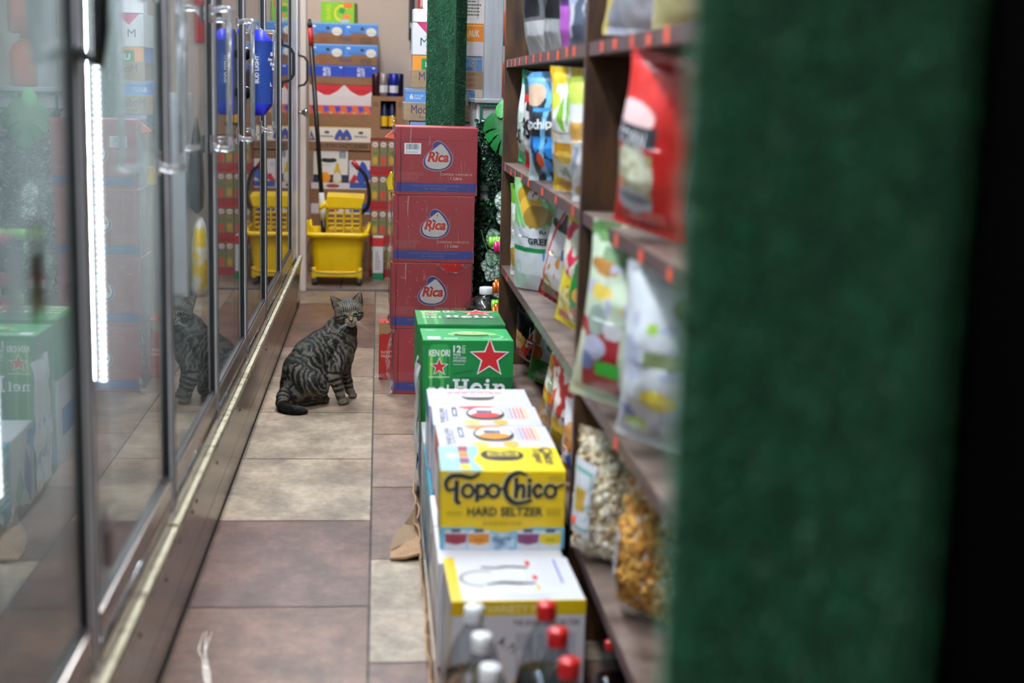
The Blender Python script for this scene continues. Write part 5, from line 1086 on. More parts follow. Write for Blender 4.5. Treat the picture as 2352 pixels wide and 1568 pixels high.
def leaf(name, outline, c, nrm, up, size, colf, parent, org, cup=.15):
    """a leaf blade from an outline in its own plane (y along the midrib), with depth and cupping"""
    n_ = Vector(nrm).normalized(); u_ = Vector(up); u_ = (u_ - n_ * u_.dot(n_)).normalized(); r_ = u_.cross(n_)
    vs = []; fs = []; cs = []; K = 5; N = len(outline); mid = [(0, y) for x, y in outline]
    for k in range(K + 1):
        for (x, y), (mx_, my_) in zip(outline, mid):
            a, b = mx_ * (1 - k / K) + x * k / K, my_ * (1 - k / K) + y * k / K
            hgt = -cup * size * (a * a * 1.5 + .25 * (b - .4) ** 2); p = Vector(c) + r_ * a * size + u_ * b * size + n_ * hgt
            vs.append(tuple(p - Vector(org))); cs.append(colf(a, b))
    for k in range(K):
        for i in range(N): fs.append((k * N + i, k * N + (i + 1) % N, (k + 1) * N + (i + 1) % N, (k + 1) * N + i))
    me = bpy.data.meshes.new(name); me.from_pydata(vs, [], fs); me.materials.append(LEAFM); me.polygons.foreach_set('use_smooth', [True] * len(fs)); tint(me, cs); me.update()
    o = bpy.data.objects.new(name, me); COL.objects.link(o); o.parent = parent; return o
oval = spline([(0, 0), (-.22, .12), (-.36, .4), (-.3, .72), (0, 1), (.3, .72), (.36, .4), (.22, .12)], 6, True)
def varieg(seed, dark, pale):
    def f(a, b):
        s_ = mnoise.noise((a * 15 + seed, (b - abs(a) * .8) * 15, seed)); edge = (a / .38) ** 2 + ((b - .5) / .52) ** 2
        return pale if s_ > .03 and edge < .72 and abs(a) > .015 else dark
    return f
for i, (x, z, up, sz) in enumerate(((.437, .72, (.25, 0, -1), .085), (.436, .655, (.45, 0, -1), .075), (.405, .585, (.35, 0, -1), .085), (.443, .53, (.1, 0, -1), .085), (.415, .515, (-.1, 0, -1), .07), (.43, .46, (-.5, 0, -1), .075), (.372, .455, (1, 0, -.3), .085), (.45, .385, (-.4, 0, -1), .06), (.41, .45, (.8, 0, -.6), .07))):
    leaf('variegated_leaf', oval, (x, 5.12 - .006 * (i % 3), z), (-.1 - .05 * (i % 2), -1, .25), up, sz, varieg(i * 3.7, (14, 74, 44), (214, 224, 214) if i in (0, 1, 5, 6, 7) else (150, 200, 150)), cab, (.66, 5.5, 0))
def big_leaf(outline, c, nrm, up, size, col, rib, bend):
    from mathutils.geometry import tessellate_polygon
    n_ = Vector(nrm).normalized(); u_ = Vector(up); u_ = (u_ - n_ * u_.dot(n_)).normalized(); r_ = u_.cross(n_); org = Vector((.66, 5.5, 0))
    # fill the outline with a fine grid of triangles by clipping to it
    def P(a, b): return tuple(Vector(c) + r_ * a * size + u_ * b * size - n_ * size * bend * (a * a + .35 * (b - .3) ** 2) - org)
    tris = tessellate_polygon([[Vector((x, y, 0)) for x, y in outline]]); vs = [P(x, y) for x, y in outline]; bm = bmesh.new(); bv = [bm.verts.new((x, y, 0)) for x, y in outline]
    for t in tris:
        try: bm.faces.new([bv[i] for i in t])
        except ValueError: pass
    for _ in range(3): bmesh.ops.subdivide_edges(bm, edges=bm.edges[:], cuts=1, use_grid_fill=True)
    xy = [(v.co.x, v.co.y) for v in bm.verts]; bm.verts.index_update(); fs = [tuple(v.index for v in f.verts) for f in bm.faces]; bm.free()
    vs = [P(x, y) for x, y in xy]; cs = [rib if abs(x) < .018 else tuple(k * (1 + .35 * mnoise.noise((x * 3, y * 3, 1))) for k in col) for x, y in xy]
    n = len(vs); nb = n_ * .0012; vs += [tuple(Vector(v) - nb) for v in vs]; fs += [tuple(i + n for i in f)[::-1] for f in fs]; cs += cs
    me = bpy.data.meshes.new('monstera_leaf'); me.from_pydata(vs, [], fs); me.materials.append(LEAFM); tint(me, cs); me.update(); o = bpy.data.objects.new('monstera_leaf', me); COL.objects.link(o); o.parent = cab; return o
def slit(side):
    """one half of a split leaf, from the stalk notch round to the tip"""
    p = [(0, 0), (.1, -.1), (.26, -.13), (.42, -.02), (.5, .16), (.5, .3), (.3, .26), (.16, .27), (.3, .3), (.49, .37), (.47, .5), (.42, .6), (.26, .46), (.13, .4), (.24, .5), (.39, .66), (.33, .77), (.26, .84), (.16, .64), (.08, .54), (.13, .68), (.2, .9), (.1, .98), (0, 1.05)]
    return [(side * x, y) for x, y in p]
mono = slit(1) + slit(-1)[-2:0:-1]
big_leaf(mono, (.437, 5.1, .985), (-.2, -1, .15), (.14, 0, -1), .145, (12, 104, 40), (30, 126, 52), .35)
big_leaf([(x * .95, y) for x, y in oval], (.427, 5.09, .98), (-.3, -1, .35), (.12, 0, 1), .07, (22, 134, 36), (44, 140, 52), .3)
m = cbm(); m.tube(spline([(.37, 5.12, .58), (.385, 5.11, .53), (.4, 5.11, .5), (.425, 5.12, .5)], 6), .0022, M((90, 130, 90), .5), 6); m.build('stem', cab)
st = thing('steel_post', 'grey brushed steel post standing on the greenery-covered cabinet', 'post', (.414, 5.32, 1.045))
m = MB(); m.box(-.034, .034, -.03, .03, 0, 1.5, STEEL, .003); m.box(-.036, .036, -.032, .032, 0, .004, STEEL); m.build('upright', st)
m = MB(); m.box(-.034, .034, -.0308, -.0302, .43, .4315, M((70, 72, 76), .5)); m.build('seam', st)
# orange juice jugs on the cabinet, right of the post
for i, (x, z, lab) in enumerate(((.52, 1.045, 'orange juice jug on the cabinet right of the steel post, lower one'), (.522, 1.2365, 'orange juice jug right of the steel post, stacked on the lower jug'))):
    j = thing('juice_jug', lab, 'jug', (x, 5.45, z), 0, 'orange juice jugs')
    b = MB(); b.lathe([(.05, 0), (.062, .008), (.063, .12), (.05, .15), (.024, .17), (.02, .178)], M((222, 92, 22), .3, coat=.3), n=24); b.build('jug_body', j); b = MB(); b.lathe([(.024, .174), (.024, .19), (.022, .191)], M((200, 70, 20), .4), n=16); b.build('cap', j)

# ------------------------------------------------------------------ big water jug on a carton behind the green packs
bx = Carton('plain_carton', 'plain brown carton under the big water jug behind the green packs', 'carton', .17, .15, .12, (.385, 4.885, 0), CARD); bx.done()
jg = thing('water_jug', 'big clear water jug with a white cap behind the green beer packs', 'jug', (.376, 4.885, .1205))
b = MB(); prof = [(.05, 0), (.074, .01), (.076, .05), (.071, .06), (.076, .07), (.076, .11), (.071, .12), (.076, .13), (.076, .19), (.07, .205), (.074, .216), (.06, .235), (.035, .25), (.022, .256), (.021, .27)]
b.lathe(prof, PET, n=34, closed_top=False); b.build('jug_body', jg)
b = MB(); b.lathe([(r * .965, z + .002) for r, z in prof if z < .21] + [(.069, .212)], WATER, n=34); b.build('water', jg)
b = MB(); n = 40; b.lathe([(.0235, .258), (.0242, .26), (.0242, .28), (.022, .283)], M((236, 236, 238), .35), n=n); b.build('cap', jg)

# ------------------------------------------------------------------ bottles lying in the rack beyond the shelf's end
rk = thing('bottle_rack', 'brown wooden rack of lying bottles behind the end of the snack shelves', 'rack', (.56, 4.65, 0))
def rm(): m = MB(); m.T = Matrix.Translation((-.56, -4.65, 0)); return m
RZ = (.335, .415, .548)
for z in RZ: m = rm(); m.box(.44, .78, 4.47, 4.8, z - .012, z, WOOD); m.build('rack_shelf', rk)
for a, b2 in ((.74, 4.47), (.74, 4.78)): m = rm(); m.box(a, a + .04, b2, b2 + .02, 0, .66, WOOD); m.build('rack_leg', rk)
for b2 in (4.475, 4.78): m = rm(); m.box(.46, .475, b2, b2 + .015, 0, .66, WOOD); m.build('rack_leg', rk)
CAPC = {'o': (214, 104, 18), 'g': (130, 216, 60), 'p': (206, 40, 110)}
spots = [(.372, 4.56, RZ[2], 'p', 'pink'), (.384, 4.62, RZ[2] + .0, 'g', 'lime green'), (.366, 4.705, RZ[2], 'g', 'lime'), (.371, 4.56, RZ[1], 'o', 'orange'), (.383, 4.64, RZ[1], 'o', 'orange'), (.37, 4.56, RZ[0], 'o', 'orange'), (.384, 4.635, RZ[0], 'o', 'orange'), (.381, 4.715, RZ[0], 'g', 'lime green')]
labs = ['pink-capped bottle lying on the top row of the rack', 'lime green capped bottle lying beside the pink-capped one', 'lime green capped bottle lying behind on the top row of the rack', 'orange-capped bottle lying on the middle row of the rack, sticking out most', 'orange-capped bottle lying on the middle row of the rack, set further back', 'orange-capped bottle lying on the lowest row of the rack, nearest the shelves', 'orange-capped bottle lying on the lowest row of the rack beside the big water jug', 'lime green capped bottle lying on the lowest row of the rack']
for (x, y, z, cc, w), lab in zip(spots, labs):
    r = .031; t = thing('lying_bottle', lab, 'bottle', (x, y, z), 0, 'bottles lying in the rack')
    Rm = Matrix.Translation((0, 0, r + .0005)) @ Matrix.Rotation(math.pi / 2, 4, 'Y')
    b = MB(); b.T = Rm; b.lathe([(.0135, .03), (.014, .06), (.02, .085), (.03, .115), (r, .13), (r, .31), (.026, .316), (.0, .317)], M({'o': (196, 120, 40), 'g': (150, 190, 90), 'p': (190, 90, 120)}[cc], .25, coat=.3), n=22); b.build('bottle_body', t)
    b = MB(); b.T = Rm; pr = [(.0, 0), (.017, .0), (.019, .003)]
    for k in range(5): pr += [(.0195, .007 + .009 * k), (.0195, .012 + .009 * k), (.018, .0135 + .009 * k), (.018, .0155 + .009 * k)]
    b.lathe([(q * .95, w_) for q, w_ in pr], M(CAPC[cc], .2, .35 if cc == 'o' else 0, coat=.4), n=24); b.build('cap', t)

# ================================================================== the back room
BB = 8.36
CG = 'cases in the stack of the back room'
def bcase(name, label, z, h, col, kind, x0=-.402, x1=-.012, d=.28):
    w = x1 - x0; c = Carton(name, label, 'beer case', w, d, h, ((x0 + x1) / 2, BB + d / 2, z), col, group=CG); p = c.front()
    if kind == 'mod':
        p.poly([(0, h), (w, h), (w, h * .42), (w * .97, h * .42), (w * .93, h * .52), (w * .62, h * .52), (w * .58, h * .42), (w * .5, h * .42), (w * .44, h * .52), (w * .12, h * .52), (w * .08, h * .42), (0, h * .42)], (70, 134, 214))
        p.rect(w * .495, h * .42, w * .505, h, (40, 90, 170)); p.rect(0, h * .93, w, h, (130, 180, 236))
        for k in (0, 1):
            o = w * .5 * k; p.ell(w * .27 + o, h * .74, w * .03, h * .08, (60, 40, 34)); p.ell(w * .4 + o, h * .6, w * .075, h * .2, (226, 222, 212)); p.rect(w * .33 + o, h * .5, w * .47 + o, h * .58, (206, 206, 206)); p.text('Modelo', w * .08 + o, h * .53, w * .28 + o, h * .64, (40, 70, 150)); p.ell(w * .07 + o, h * .82, w * .03, h * .05, WHITE)
        p.text('Modelo', w * .44, h * .16, w * .62, h * .36, NAVY, .02); p.lines(w * .74, h * .06, w * .92, h * .36, 4, (70, 50, 50)); p.lines(w * .14, h * .1, w * .28, h * .34, 3, (150, 60, 40))
    elif kind == 'bud':
        p.rect(0, h * .42, w, h, (24, 60, 176)); p.rect(0, h * .93, w, h, (60, 110, 214)); p.rect(w * .495, h * .42, w * .505, h, (10, 30, 110))
        for k in (0, 1): p.text('BUD', w * .2 + w * .5 * k, h * .46, w * .25 + w * .5 * k, h * .9, WHITE, .03, 0, 90); p.text('LIGHT', w * .26 + w * .5 * k, h * .46, w * .31 + w * .5 * k, h * .9, WHITE, .03, 0, 90); p.rect(w * .44 + w * .48 * k, h * .86, w * .48 + w * .48 * k, h * .93, WHITE)
    elif kind == 'tri':
        for k in (0, 1):
            o = w * .5 * k; p.poly([(o + w * .02, h), (o + w * .5, h), (o + w * .42, h * .72), (o + w * .3, h * .5), (o + w * .22, h * .5), (o + w * .1, h * .72)], (206, 22, 36)); p.text('MONTAUK', o + w * .14, h * .64, o + w * .38, h * .76, (110, 10, 24), .02)
        p.rect(w * .5, 0, w * .503, h, (190, 180, 180)); p.rect(0, 0, w, h * .46, (222, 206, 206))
    elif kind == 'org':
        p.rect(0, h * .6, w, h, (226, 96, 40))
        for k in range(6): p.fan([(w * (.03 + .17 * k), h * .95), (w * (.1 + .17 * k), h * .98), (w * (.13 + .17 * k), h * .8), (w * (.06 + .17 * k), h * .64)], (70, 70, 180)); p.k -= 1; p.ell(w * (.15 + .17 * k), h * .66, w * .02, h * .05, (130, 190, 140)); p.k -= 1
    elif kind == 'cider':
        p.rect(0, h * .36, w, h, (226, 216, 200)); p.rect(0, h * .95, w, h, (214, 176, 100))
        for a in (.03, .45, .55, .97): p.fan(spline([(w * (a - .08), h * .5), (w * a, h * .9), (w * (a + .08), h * .5), (w * a, h * .42)], 4, True) if 0.1 < a < .9 else [(w * min(max(a - .06, 0), 1), h * .4), (w * a, h * .85), (w * min(a + .06, 1), h * .4)], (56, 70, 150)); p.ell(w * a, h * .52, w * .022, h * .07, (206, 150, 50))
        for k in (0, 1): p.text('ORIGINAL', w * (.16 + .5 * k), h * .55, w * (.36 + .5 * k), h * .64, (40, 40, 50), .02); p.ell(w * (.26 + .5 * k), h * .76, w * .04, h * .06, (70, 70, 80))
        p.text('AUSTIN EASTCIDERS', w * .14, h * .1, w * .86, h * .28, (50, 36, 30), .03)
    elif kind == 'tray':
        p.rect(w * .03, h * .7, w * .97, h, (214, 206, 206)); p.ell(w * .35, h * .85, w * .1, h * .1, (150, 60, 60)); p.rect(w * .6, h * .75, w * .9, h, (50, 80, 160))
    c.done(); return c.o
bcase('beer_case', 'lowest brown case behind the yellow mop bucket', 0.0, .2, CARD_DARK, '')
bcase('beer_case', 'brown case on the lowest one behind the mop wringer', .201, .2, CARD_DARK, 'tray')
# two packs side by side on it
c = Carton('beer_pack', 'white beer pack with a yellow bottle picture behind the mop handle', 'beer pack', .2, .26, .185, (-.278, BB + .14, .522), (222, 214, 204), group=CG); p = c.front()
p.rect(0, 0, .2, .045, (34, 40, 70)); p.ell(.066, .028, .033, .032, (226, 140, 20)); p.fan(spline([(.115, .0), (.118, .06), (.128, .09), (.13, .11), (.146, .11), (.148, .09), (.158, .06), (.16, 0)], 4, True), (206, 170, 30)); p.ell(.138, .03, .022, .028, (214, 214, 206)); handle_slot(p, .09, .128, .09, .024, (20, 18, 20)); p.text('Corona', .02, .095, .1, .113, (190, 180, 170), .01, .2); p.rect(.15, .14, .185, .18, (60, 60, 90)); p.lines(.154, .143, .182, .178, 4, (230, 230, 230)); c.done()
c = Carton('beer_pack', 'white blue and red beer pack beside the one with a bottle picture', 'beer pack', .165, .26, .13, (-.09, BB + .14, .522), (222, 214, 210), group=CG); p = c.front()
p.poly([(0, .0), (.03, .0), (.06, .03), (.03, .05)], (190, 36, 44)); p.fan(spline([(.045, .02), (.07, .12), (.1, .1), (.115, .03), (.08, .0)], 4, True), (50, 74, 160)); p.rect(.1, .02, .15, .075, (60, 90, 180)); p.ell(.02, .1, .012, .016, (180, 190, 220)); c.done()
bcase('beer_case', 'brown tray under the two picture packs in the back room', .402, .119, CARD_DARK, 'tray')
c = Carton('plain_carton', 'brown carton laid over the white blue and red pack', 'carton', .17, .26, .05, (-.09, BB + .14, .653), CARD_DARK, group=CG); c.done()
ZB = .7085
bcase('cider_case', 'cream and brown cider case with blue birds in the back room stack', ZB, .135, CARD_DARK, 'cider')
bcase('beer_case', 'brown case with an orange and purple band on the cider case', ZB + .136, .12, CARD_DARK, 'org')
bcase('beer_case', 'white case with two red triangles in the back room stack', ZB + .257, .115, (226, 214, 212), 'tri')
bcase('beer_case', 'deep blue beer case in a brown tray under the light blue ones', ZB + .373, .11, CARD_DARK, 'bud')
bcase('beer_case', 'light blue beer case in a brown tray, second from the top of the stack', ZB + .484, .118, CARD_DARK, 'mod')
bcase('beer_case', 'light blue beer case in a brown tray, uppermost in the stack', ZB + .603, .118, CARD_DARK, 'mod')
c = Carton('snack_carton', 'lime green carton on top of the back room beer cases', 'carton', .19, .15, .118, (-.235, BB + .13, ZB + .722), (120, 190, 40), {'x-': (70, 110, 30)}, rotz=-.12, group=CG); p = c.front(); w, h = .19, .118
p.rect(.0, .0, w, h, (128, 196, 44)); p.text('BARS', .03, .02, .055, .105, (196, 214, 40), .03, 0, 90); p.stroke([(.12 + .04 * math.cos(a), .055 + .042 * math.sin(a)) for a in np.linspace(.9, 5.4, 10)], .013, (226, 214, 60)); p.rect(.13, .085, .18, .113, (226, 110, 50)); p.ell(.145, .035, .026, .02, (226, 140, 60)); p.ell(.135, .012, .03, .01, (170, 206, 220)); p.fan([(.1, .06), (.13, .05), (.14, .08), (.11, .085)], (40, 150, 60)); c.done()
# the open-fronted brown carton with bottles, cans on it
ob = thing('open_carton', 'brown carton with an open window showing dark yellow-labelled bottles', 'carton', (.048, 8.25, .79))
m = MB(); W2, D2, H2 = .19, .2, .235
m.box(-W2 / 2, W2 / 2, -D2 / 2, D2 / 2, 0, .052, CARD_DARK); m.box(-W2 / 2, -.042, -D2 / 2, D2 / 2, .052, .21, CARD_DARK); m.box(.045, W2 / 2, -D2 / 2, D2 / 2, .052, .21, CARD_DARK); m.box(-W2 / 2, W2 / 2, -D2 / 2, D2 / 2, .21, H2, CARD_DARK); m.box(-.042, .045, D2 / 2 - .01, D2 / 2, .052, .21, M((20, 16, 14), .8))
p = Print(m, (-W2 / 2, -D2 / 2, 0), (1, 0, 0), (0, 0, 1)); p.rect(.012, .175, .04, .205, (110, 76, 50)); p.rect(.15, .175, .18, .205, (110, 76, 50)); m.build('carton_body', ob)
for x, lab in ((-.02, 'dark bottle with a yellow label in the open carton, left one'), (.024, 'dark bottle with a yellow label in the open carton, right one')):
    t = thing('small_bottle', lab, 'bottle', (.048 + x, 8.2, .843), 0, 'bottles in the open carton'); b = MB(); b.lathe([(.019, 0), (.02, .005), (.02, .1), (.012, .13), (.01, .145), (.0, .146)], M((24, 30, 70), .3), n=16); b.build('bottle_body', t); b = MB(); b.lathe([(.0204, .015), (.0206, .017), (.0206, .07), (.0204, .072)], M((236, 180, 20), .4), n=16, closed_top=False); b.build('label_sleeve', t)
for i, (x, y, col, top, lab) in enumerate(((-.038, 8.22, (60, 30, 34), (150, 150, 150), 'dark red drink can at the left edge of the open carton'), (-.008, 8.25, (22, 50, 40), (150, 150, 150), 'dark green drink can on the open carton'), (.022, 8.22, (150, 140, 140), (190, 190, 190), 'silver drink can on the open carton'), (.05, 8.26, (40, 40, 70), (150, 150, 150), 'dark blue drink can on the open carton'), (.08, 8.22, (34, 44, 150), (150, 150, 160), 'bright blue drink can at the right of the open carton'), (.112, 8.26, (20, 24, 60), (150, 150, 150), 'navy drink can at the right edge of the open carton'))):
    t = thing('drink_can', lab, 'can', (max(x, -.02) if i == 0 else x, y, 1.0255), 0, 'drink cans on the open carton'); b = MB(); b.lathe([(.02, 0), (.0255 if i in (2, 4) else .024, .004), (.0255 if i in (2, 4) else .024, .118), (.021, .127)], M(col, .25, .4), n=20); b.build('can_body', t)
    b = MB(); b.lathe([(.021, .1272), (.021, .1285), (.019, .1278)], M(top, .3, .8), n=20); b.build('lid', t)
    if i in (2, 4): b = MB(); b.lathe([(.0258, .02), (.026, .022), (.026, .058), (.0258, .06)], M((206, 206, 210), .3), n=20, closed_top=False); b.build('white_band', t)
# red trays of juice cartons under it
def juice_tray(z, h, label, x0=-.04, n=4):
    t = thing('juice_tray', label, 'juice tray', (.05, 8.258, z), 0, 'red juice trays in the back room'); w = .2
    m = MB(); m.box(-w / 2, w / 2, -.1, .1, 0, h * .22, M((150, 28, 28), .5), .002); m.box(-w / 2, w / 2, .08, .1, h * .22, h * .95, M((150, 26, 26), .5)); m.build('tray', t)
    m = MB(); m.box(-w / 2, w / 2, -.1, .1, h * .955, h, M((196, 36, 30), .5)); m.build('lid_strip', t)
    for k in range(n):
        x = -w / 2 + .006 + k * (w - .012) / n; wi = (w - .012) / n - .003
        b = MB().box(x, x + wi, -.096, .07, h * .22, h * .95, M((138, 118, 78) if k % 2 == 0 else (126, 110, 78), .4), .002); p = Print(b, (x, -.096, h * .22), (1, 0, 0), (0, 0, 1)); hh = h * .73
        p.ell(wi / 2, hh * .84, wi * .38, hh * .1, (214, 210, 206)); p.text('Rica', wi * .25, hh * .8, wi * .75, hh * .88, (190, 40, 40), .03, .2); p.ell(wi / 2, hh * .22, wi * .34, hh * .16, (200, 60, 40) if k % 2 else (190, 150, 40)); p.rect(wi * .2, hh * .44, wi * .8, hh * .56, (90, 120, 60)); b.build('juice_carton', t)
for i, z in enumerate((.0, .197, .394, .591)):
    juice_tray(z, .196, 'red tray of juice cartons in the back room, %s' % ('lowest by the floor', 'second from the floor', 'third from the floor', 'topmost under the brown open carton')[i])
# black sign hanging high on the back wall
sg = thing('hanging_strip', 'black and red strip hanging high on the back wall above the cans', 'strip', (.19, 8.765, 1.3))
m = MB(); m.box(-.02, .012, -.012, .01, .06, .6, M((24, 22, 22), .5), .004); m.box(-.008, .014, -.012, .01, 0, .13, M((20, 18, 18), .5), .003); m.build('strip', sg)
m = MB(); m.box(.013, .03, -.01, .01, .05, .16, M((206, 40, 36), .5)); m.box(-.012, -.002, -.016, -.012, .13, .16, M((180, 180, 182), .3, .8)); m.build('red_edge', sg)
# loose goods stacked beside, seen between the stack and the red cartons
c = Carton('white_bottle_case', 'white and green bottle case on the floor right of the mop bucket', 'case', .06, .12, .24, (.0, 8.085, 0), (206, 206, 206)); p = c.front(); p.rect(0, .0, .06, .04, (20, 110, 70)); p.rect(0, .19, .06, .24, (190, 40, 40)); p.lines(.015, .06, .045, .17, 8, (170, 90, 90)); c.done()

# ================================================================== yellow mop bucket with wringer
bk = thing('mop_bucket', 'yellow wheeled mop bucket with a yellow wringer on it', 'mop bucket', (-.222, 7.9, 0))
def rr_ring(w, d, z, r=.05, n=6, cx=0, cy=0):
    pts = []
    for (sx, sy, a0) in ((1, -1, -90), (1, 1, 0), (-1, 1, 90), (-1, -1, 180)):
        for k in range(n + 1): a = math.radians(a0 + 90 * k / n); pts.append((cx + sx * (w / 2 - r) + r * math.cos(a), cy + sy * (d / 2 - r) + r * math.sin(a), z))
    return pts
def loft(m, rings, mat, cap0=True, cap1=False):
    vs = [p for r in rings for p in r]; n = len(rings[0]); fs = []
    for i in range(len(rings) - 1):
        for k in range(n): fs.append((i * n + k, i * n + (k + 1) % n, (i + 1) * n + (k + 1) % n, (i + 1) * n + k))
    if cap0: fs.append(tuple(range(n))[::-1])
    if cap1: fs.append(tuple((len(rings) - 1) * n + k for k in range(n)))
    return m.add(vs, fs, mat, True)
m = MB()
loft(m, [rr_ring(.23, .26, .062, .03), rr_ring(.25, .28, .066, .04), rr_ring(.262, .30, .1, .05), rr_ring(.285, .33, .2, .05), rr_ring(.296, .345, .262, .05), rr_ring(.33, .38, .268, .05), rr_ring(.345, .395, .277, .05), rr_ring(.345, .395, .29, .05), rr_ring(.325, .375, .296, .05), rr_ring(.29, .34, .29, .05), rr_ring(.275, .32, .2, .05), rr_ring(.25, .28, .08, .04), rr_ring(.2, .2, .075, .04)], YELP, True, True)
m.build('tub', bk)
m = MB(); m.add([(-.172, -.17, .276), (-.14, -.1, .27), (-.14, .1, .27), (-.172, .17, .276), (-.15, -.12, .34), (-.143, .0, .3), (-.15, .12, .34), (-.16, -.12, .34), (-.16, .12, .34), (-.156, 0, .3)], [(0, 1, 4, 7), (1, 5, 4), (1, 2, 5), (2, 6, 5), (3, 2, 6, 8), (7, 4, 5, 9), (9, 5, 6, 8)], YELP, True)
m.box(.148, .17, -.16, .16, .285, .31, YELP, .006); m.tube([(.165, -.15, .3), (.172, -.1, .325), (.172, .1, .325), (.165, .15, .3)], .009, YELP); m.tube([(-.165, -.16, .285), (-.17, -.13, .335), (-.158, -.1, .345)], .01, YELP); m.build('pour_lip', bk)
m = MB()
for sx in (-1, 1):
    m.box(sx * .125 - .012, sx * .125 + .012, -.15, -.12, .04, .1, YELP, .004); m.box(sx * .125 - .012, sx * .125 + .012, .12, .15, .04, .1, YELP, .004)
    m.box(sx * .125 - .012, sx * .125 + .012, -.15, .15, .05, .07, YELP, .004)
m.box(-.137, .137, -.155, -.14, .05, .082, YELP, .004); m.build('base_frame', bk)
for i, (sx, sy) in enumerate(((-1, -1), (1, -1), (1, 1), (-1, 1))):
    m = MB(); m.T = Matrix.Translation((sx * .122, sy * .128, .022)) @ Matrix.Rotation(math.pi / 2, 4, 'Y'); m.lathe([(.0, -.011), (.018, -.011), (.022, -.006), (.022, .006), (.018, .011), (.0, .011)], M((40, 40, 42), .5), n=18); m.T = Matrix.Translation((sx * .122, sy * .128, 0)); m.box(-.015, .015, -.01, .01, .022, .05, M((120, 122, 126), .4, .6)); m.build('caster', bk)
m = MB(); m.tube(spline([(-.155, -.1, .24), (-.162, -.13, .14), (-.13, -.165, .085), (0, -.172, .07), (.13, -.165, .085), (.162, -.13, .14), (.158, -.1, .24)], 8), .003, M((70, 70, 66), .4, .6), 6); m.build('wire_bail', bk)
# wringer basket: sloping cheeks, slatted front and back
wr = MB(); wx0, wx1 = -.055, .125
for (y0, y1, zt) in ((-.12, -.112, .45), (.085, .093, .47)):
    for k in (range(5) if y0 < 0 else (0, 2, 4)): x = wx0 + (wx1 - wx0) * k / 4; wr.box(x - .004, x + .004, y0, y1, .25, zt, YELP)
    for k in (range(7) if y0 < 0 else (0, 6)): z = .255 + .027 * k; wr.box(wx0, wx1, y0, y1, z, z + .0075, YELP)
for x in (wx0 - .006, wx1): wr.add([(x, -.12, .25), (x, .093, .25), (x, .093, .48), (x, -.12, .455), (x + .006, -.12, .25), (x + .006, .093, .25), (x + .006, .093, .48), (x + .006, -.12, .455)], [(0, 1, 2, 3), (7, 6, 5, 4), (0, 3, 7, 4), (1, 5, 6, 2), (3, 2, 6, 7), (0, 4, 5, 1)], YELP)
wr.build('wringer_basket', bk)
m = MB(); m.add([(wx0 - .01, -.125, .425), (wx1 + .006, -.125, .425), (wx1 + .02, -.13, .48), (wx0 - .002, -.13, .485), (wx0 - .01, -.105, .425), (wx1 + .006, -.105, .425), (wx1 + .02, .05, .492), (wx0 - .002, .05, .497)], [(0, 1, 2, 3), (5, 4, 7, 6), (0, 3, 7, 4), (1, 5, 6, 2), (3, 2, 6, 7), (0, 4, 5, 1)], YELP); m.add([(wx0, -.12, .43), (wx0 - .04, -.115, .415), (wx0 - .05, -.11, .4), (wx0 - .03, -.1, .44), (wx0, -.1, .47)], [(0, 1, 2), (0, 2, 3, 4)], YELP); m.tube([(wx0, -.11, .45), (wx0 - .03, -.11, .43), (wx0 - .045, -.11, .415)], [.02, .012, .01], YELP); m.build('wringer_lid', bk)
m = MB(); m.tube(spline([(.105, .0, .64), (.15, .0, .59), (.17, .0, .5), (.165, .0, .43), (.13, .0, .385)], 8), .0105, BLACKP, 10); lev = m.build('lever', bk)
m = MB(); m.tube([(.078, .0, .672), (.112, .0, .63)], .014, M((170, 30, 34), .5), 10); m.build('red_grip', lev)
# mop leaning in the bucket
mp = thing('mop', 'mop with a long black handle and white neck standing in the yellow bucket', 'mop', (-.29, 7.97, .09))
top_, bot = Vector((-.095, .07, 1.335)), Vector((-.005, -.02, .13))
f = lambda t: bot + (top_ - bot) * t
m = MB(); m.tube([f(.1), f(.92)], .0125, BLACKP, 12); m.build('handle', mp)
m = MB(); m.tube([f(.89), f(.965)], .0145, M((186, 40, 36), .45), 12); m.build('red_grip', mp)
m = MB(); m.tube([f(.965), f(.985), f(1.0)], [.014, .013, .006], BLACKP, 12); m.ball(tuple(f(1.0)), .009, BLACKP, 8); m.build('end_cap', mp)
m = MB(); m.tube([f(.1), f(.14), f(.17), f(.225)], [.016, .02, .019, .014], M((206, 204, 200), .5), 12); m.build('neck', mp)
m = MB(); m.tube([f(.02), f(.1)], .016, BLACKP, 12); m.build('socket', mp)
m = MB(); rnd = random.Random(3)
for k in range(26):
    a = rnd.uniform(0, 6.28); r = rnd.uniform(.02, .06); m.tube(spline([tuple(f(.03)), (bot.x + r * .6 * math.cos(a), bot.y + r * .6 * math.sin(a), .07), (bot.x + r * math.cos(a), bot.y + r * math.sin(a) , .01)], 4), .004, M((150, 144, 132), .9), 5)
m.build('mop_strands', mp)

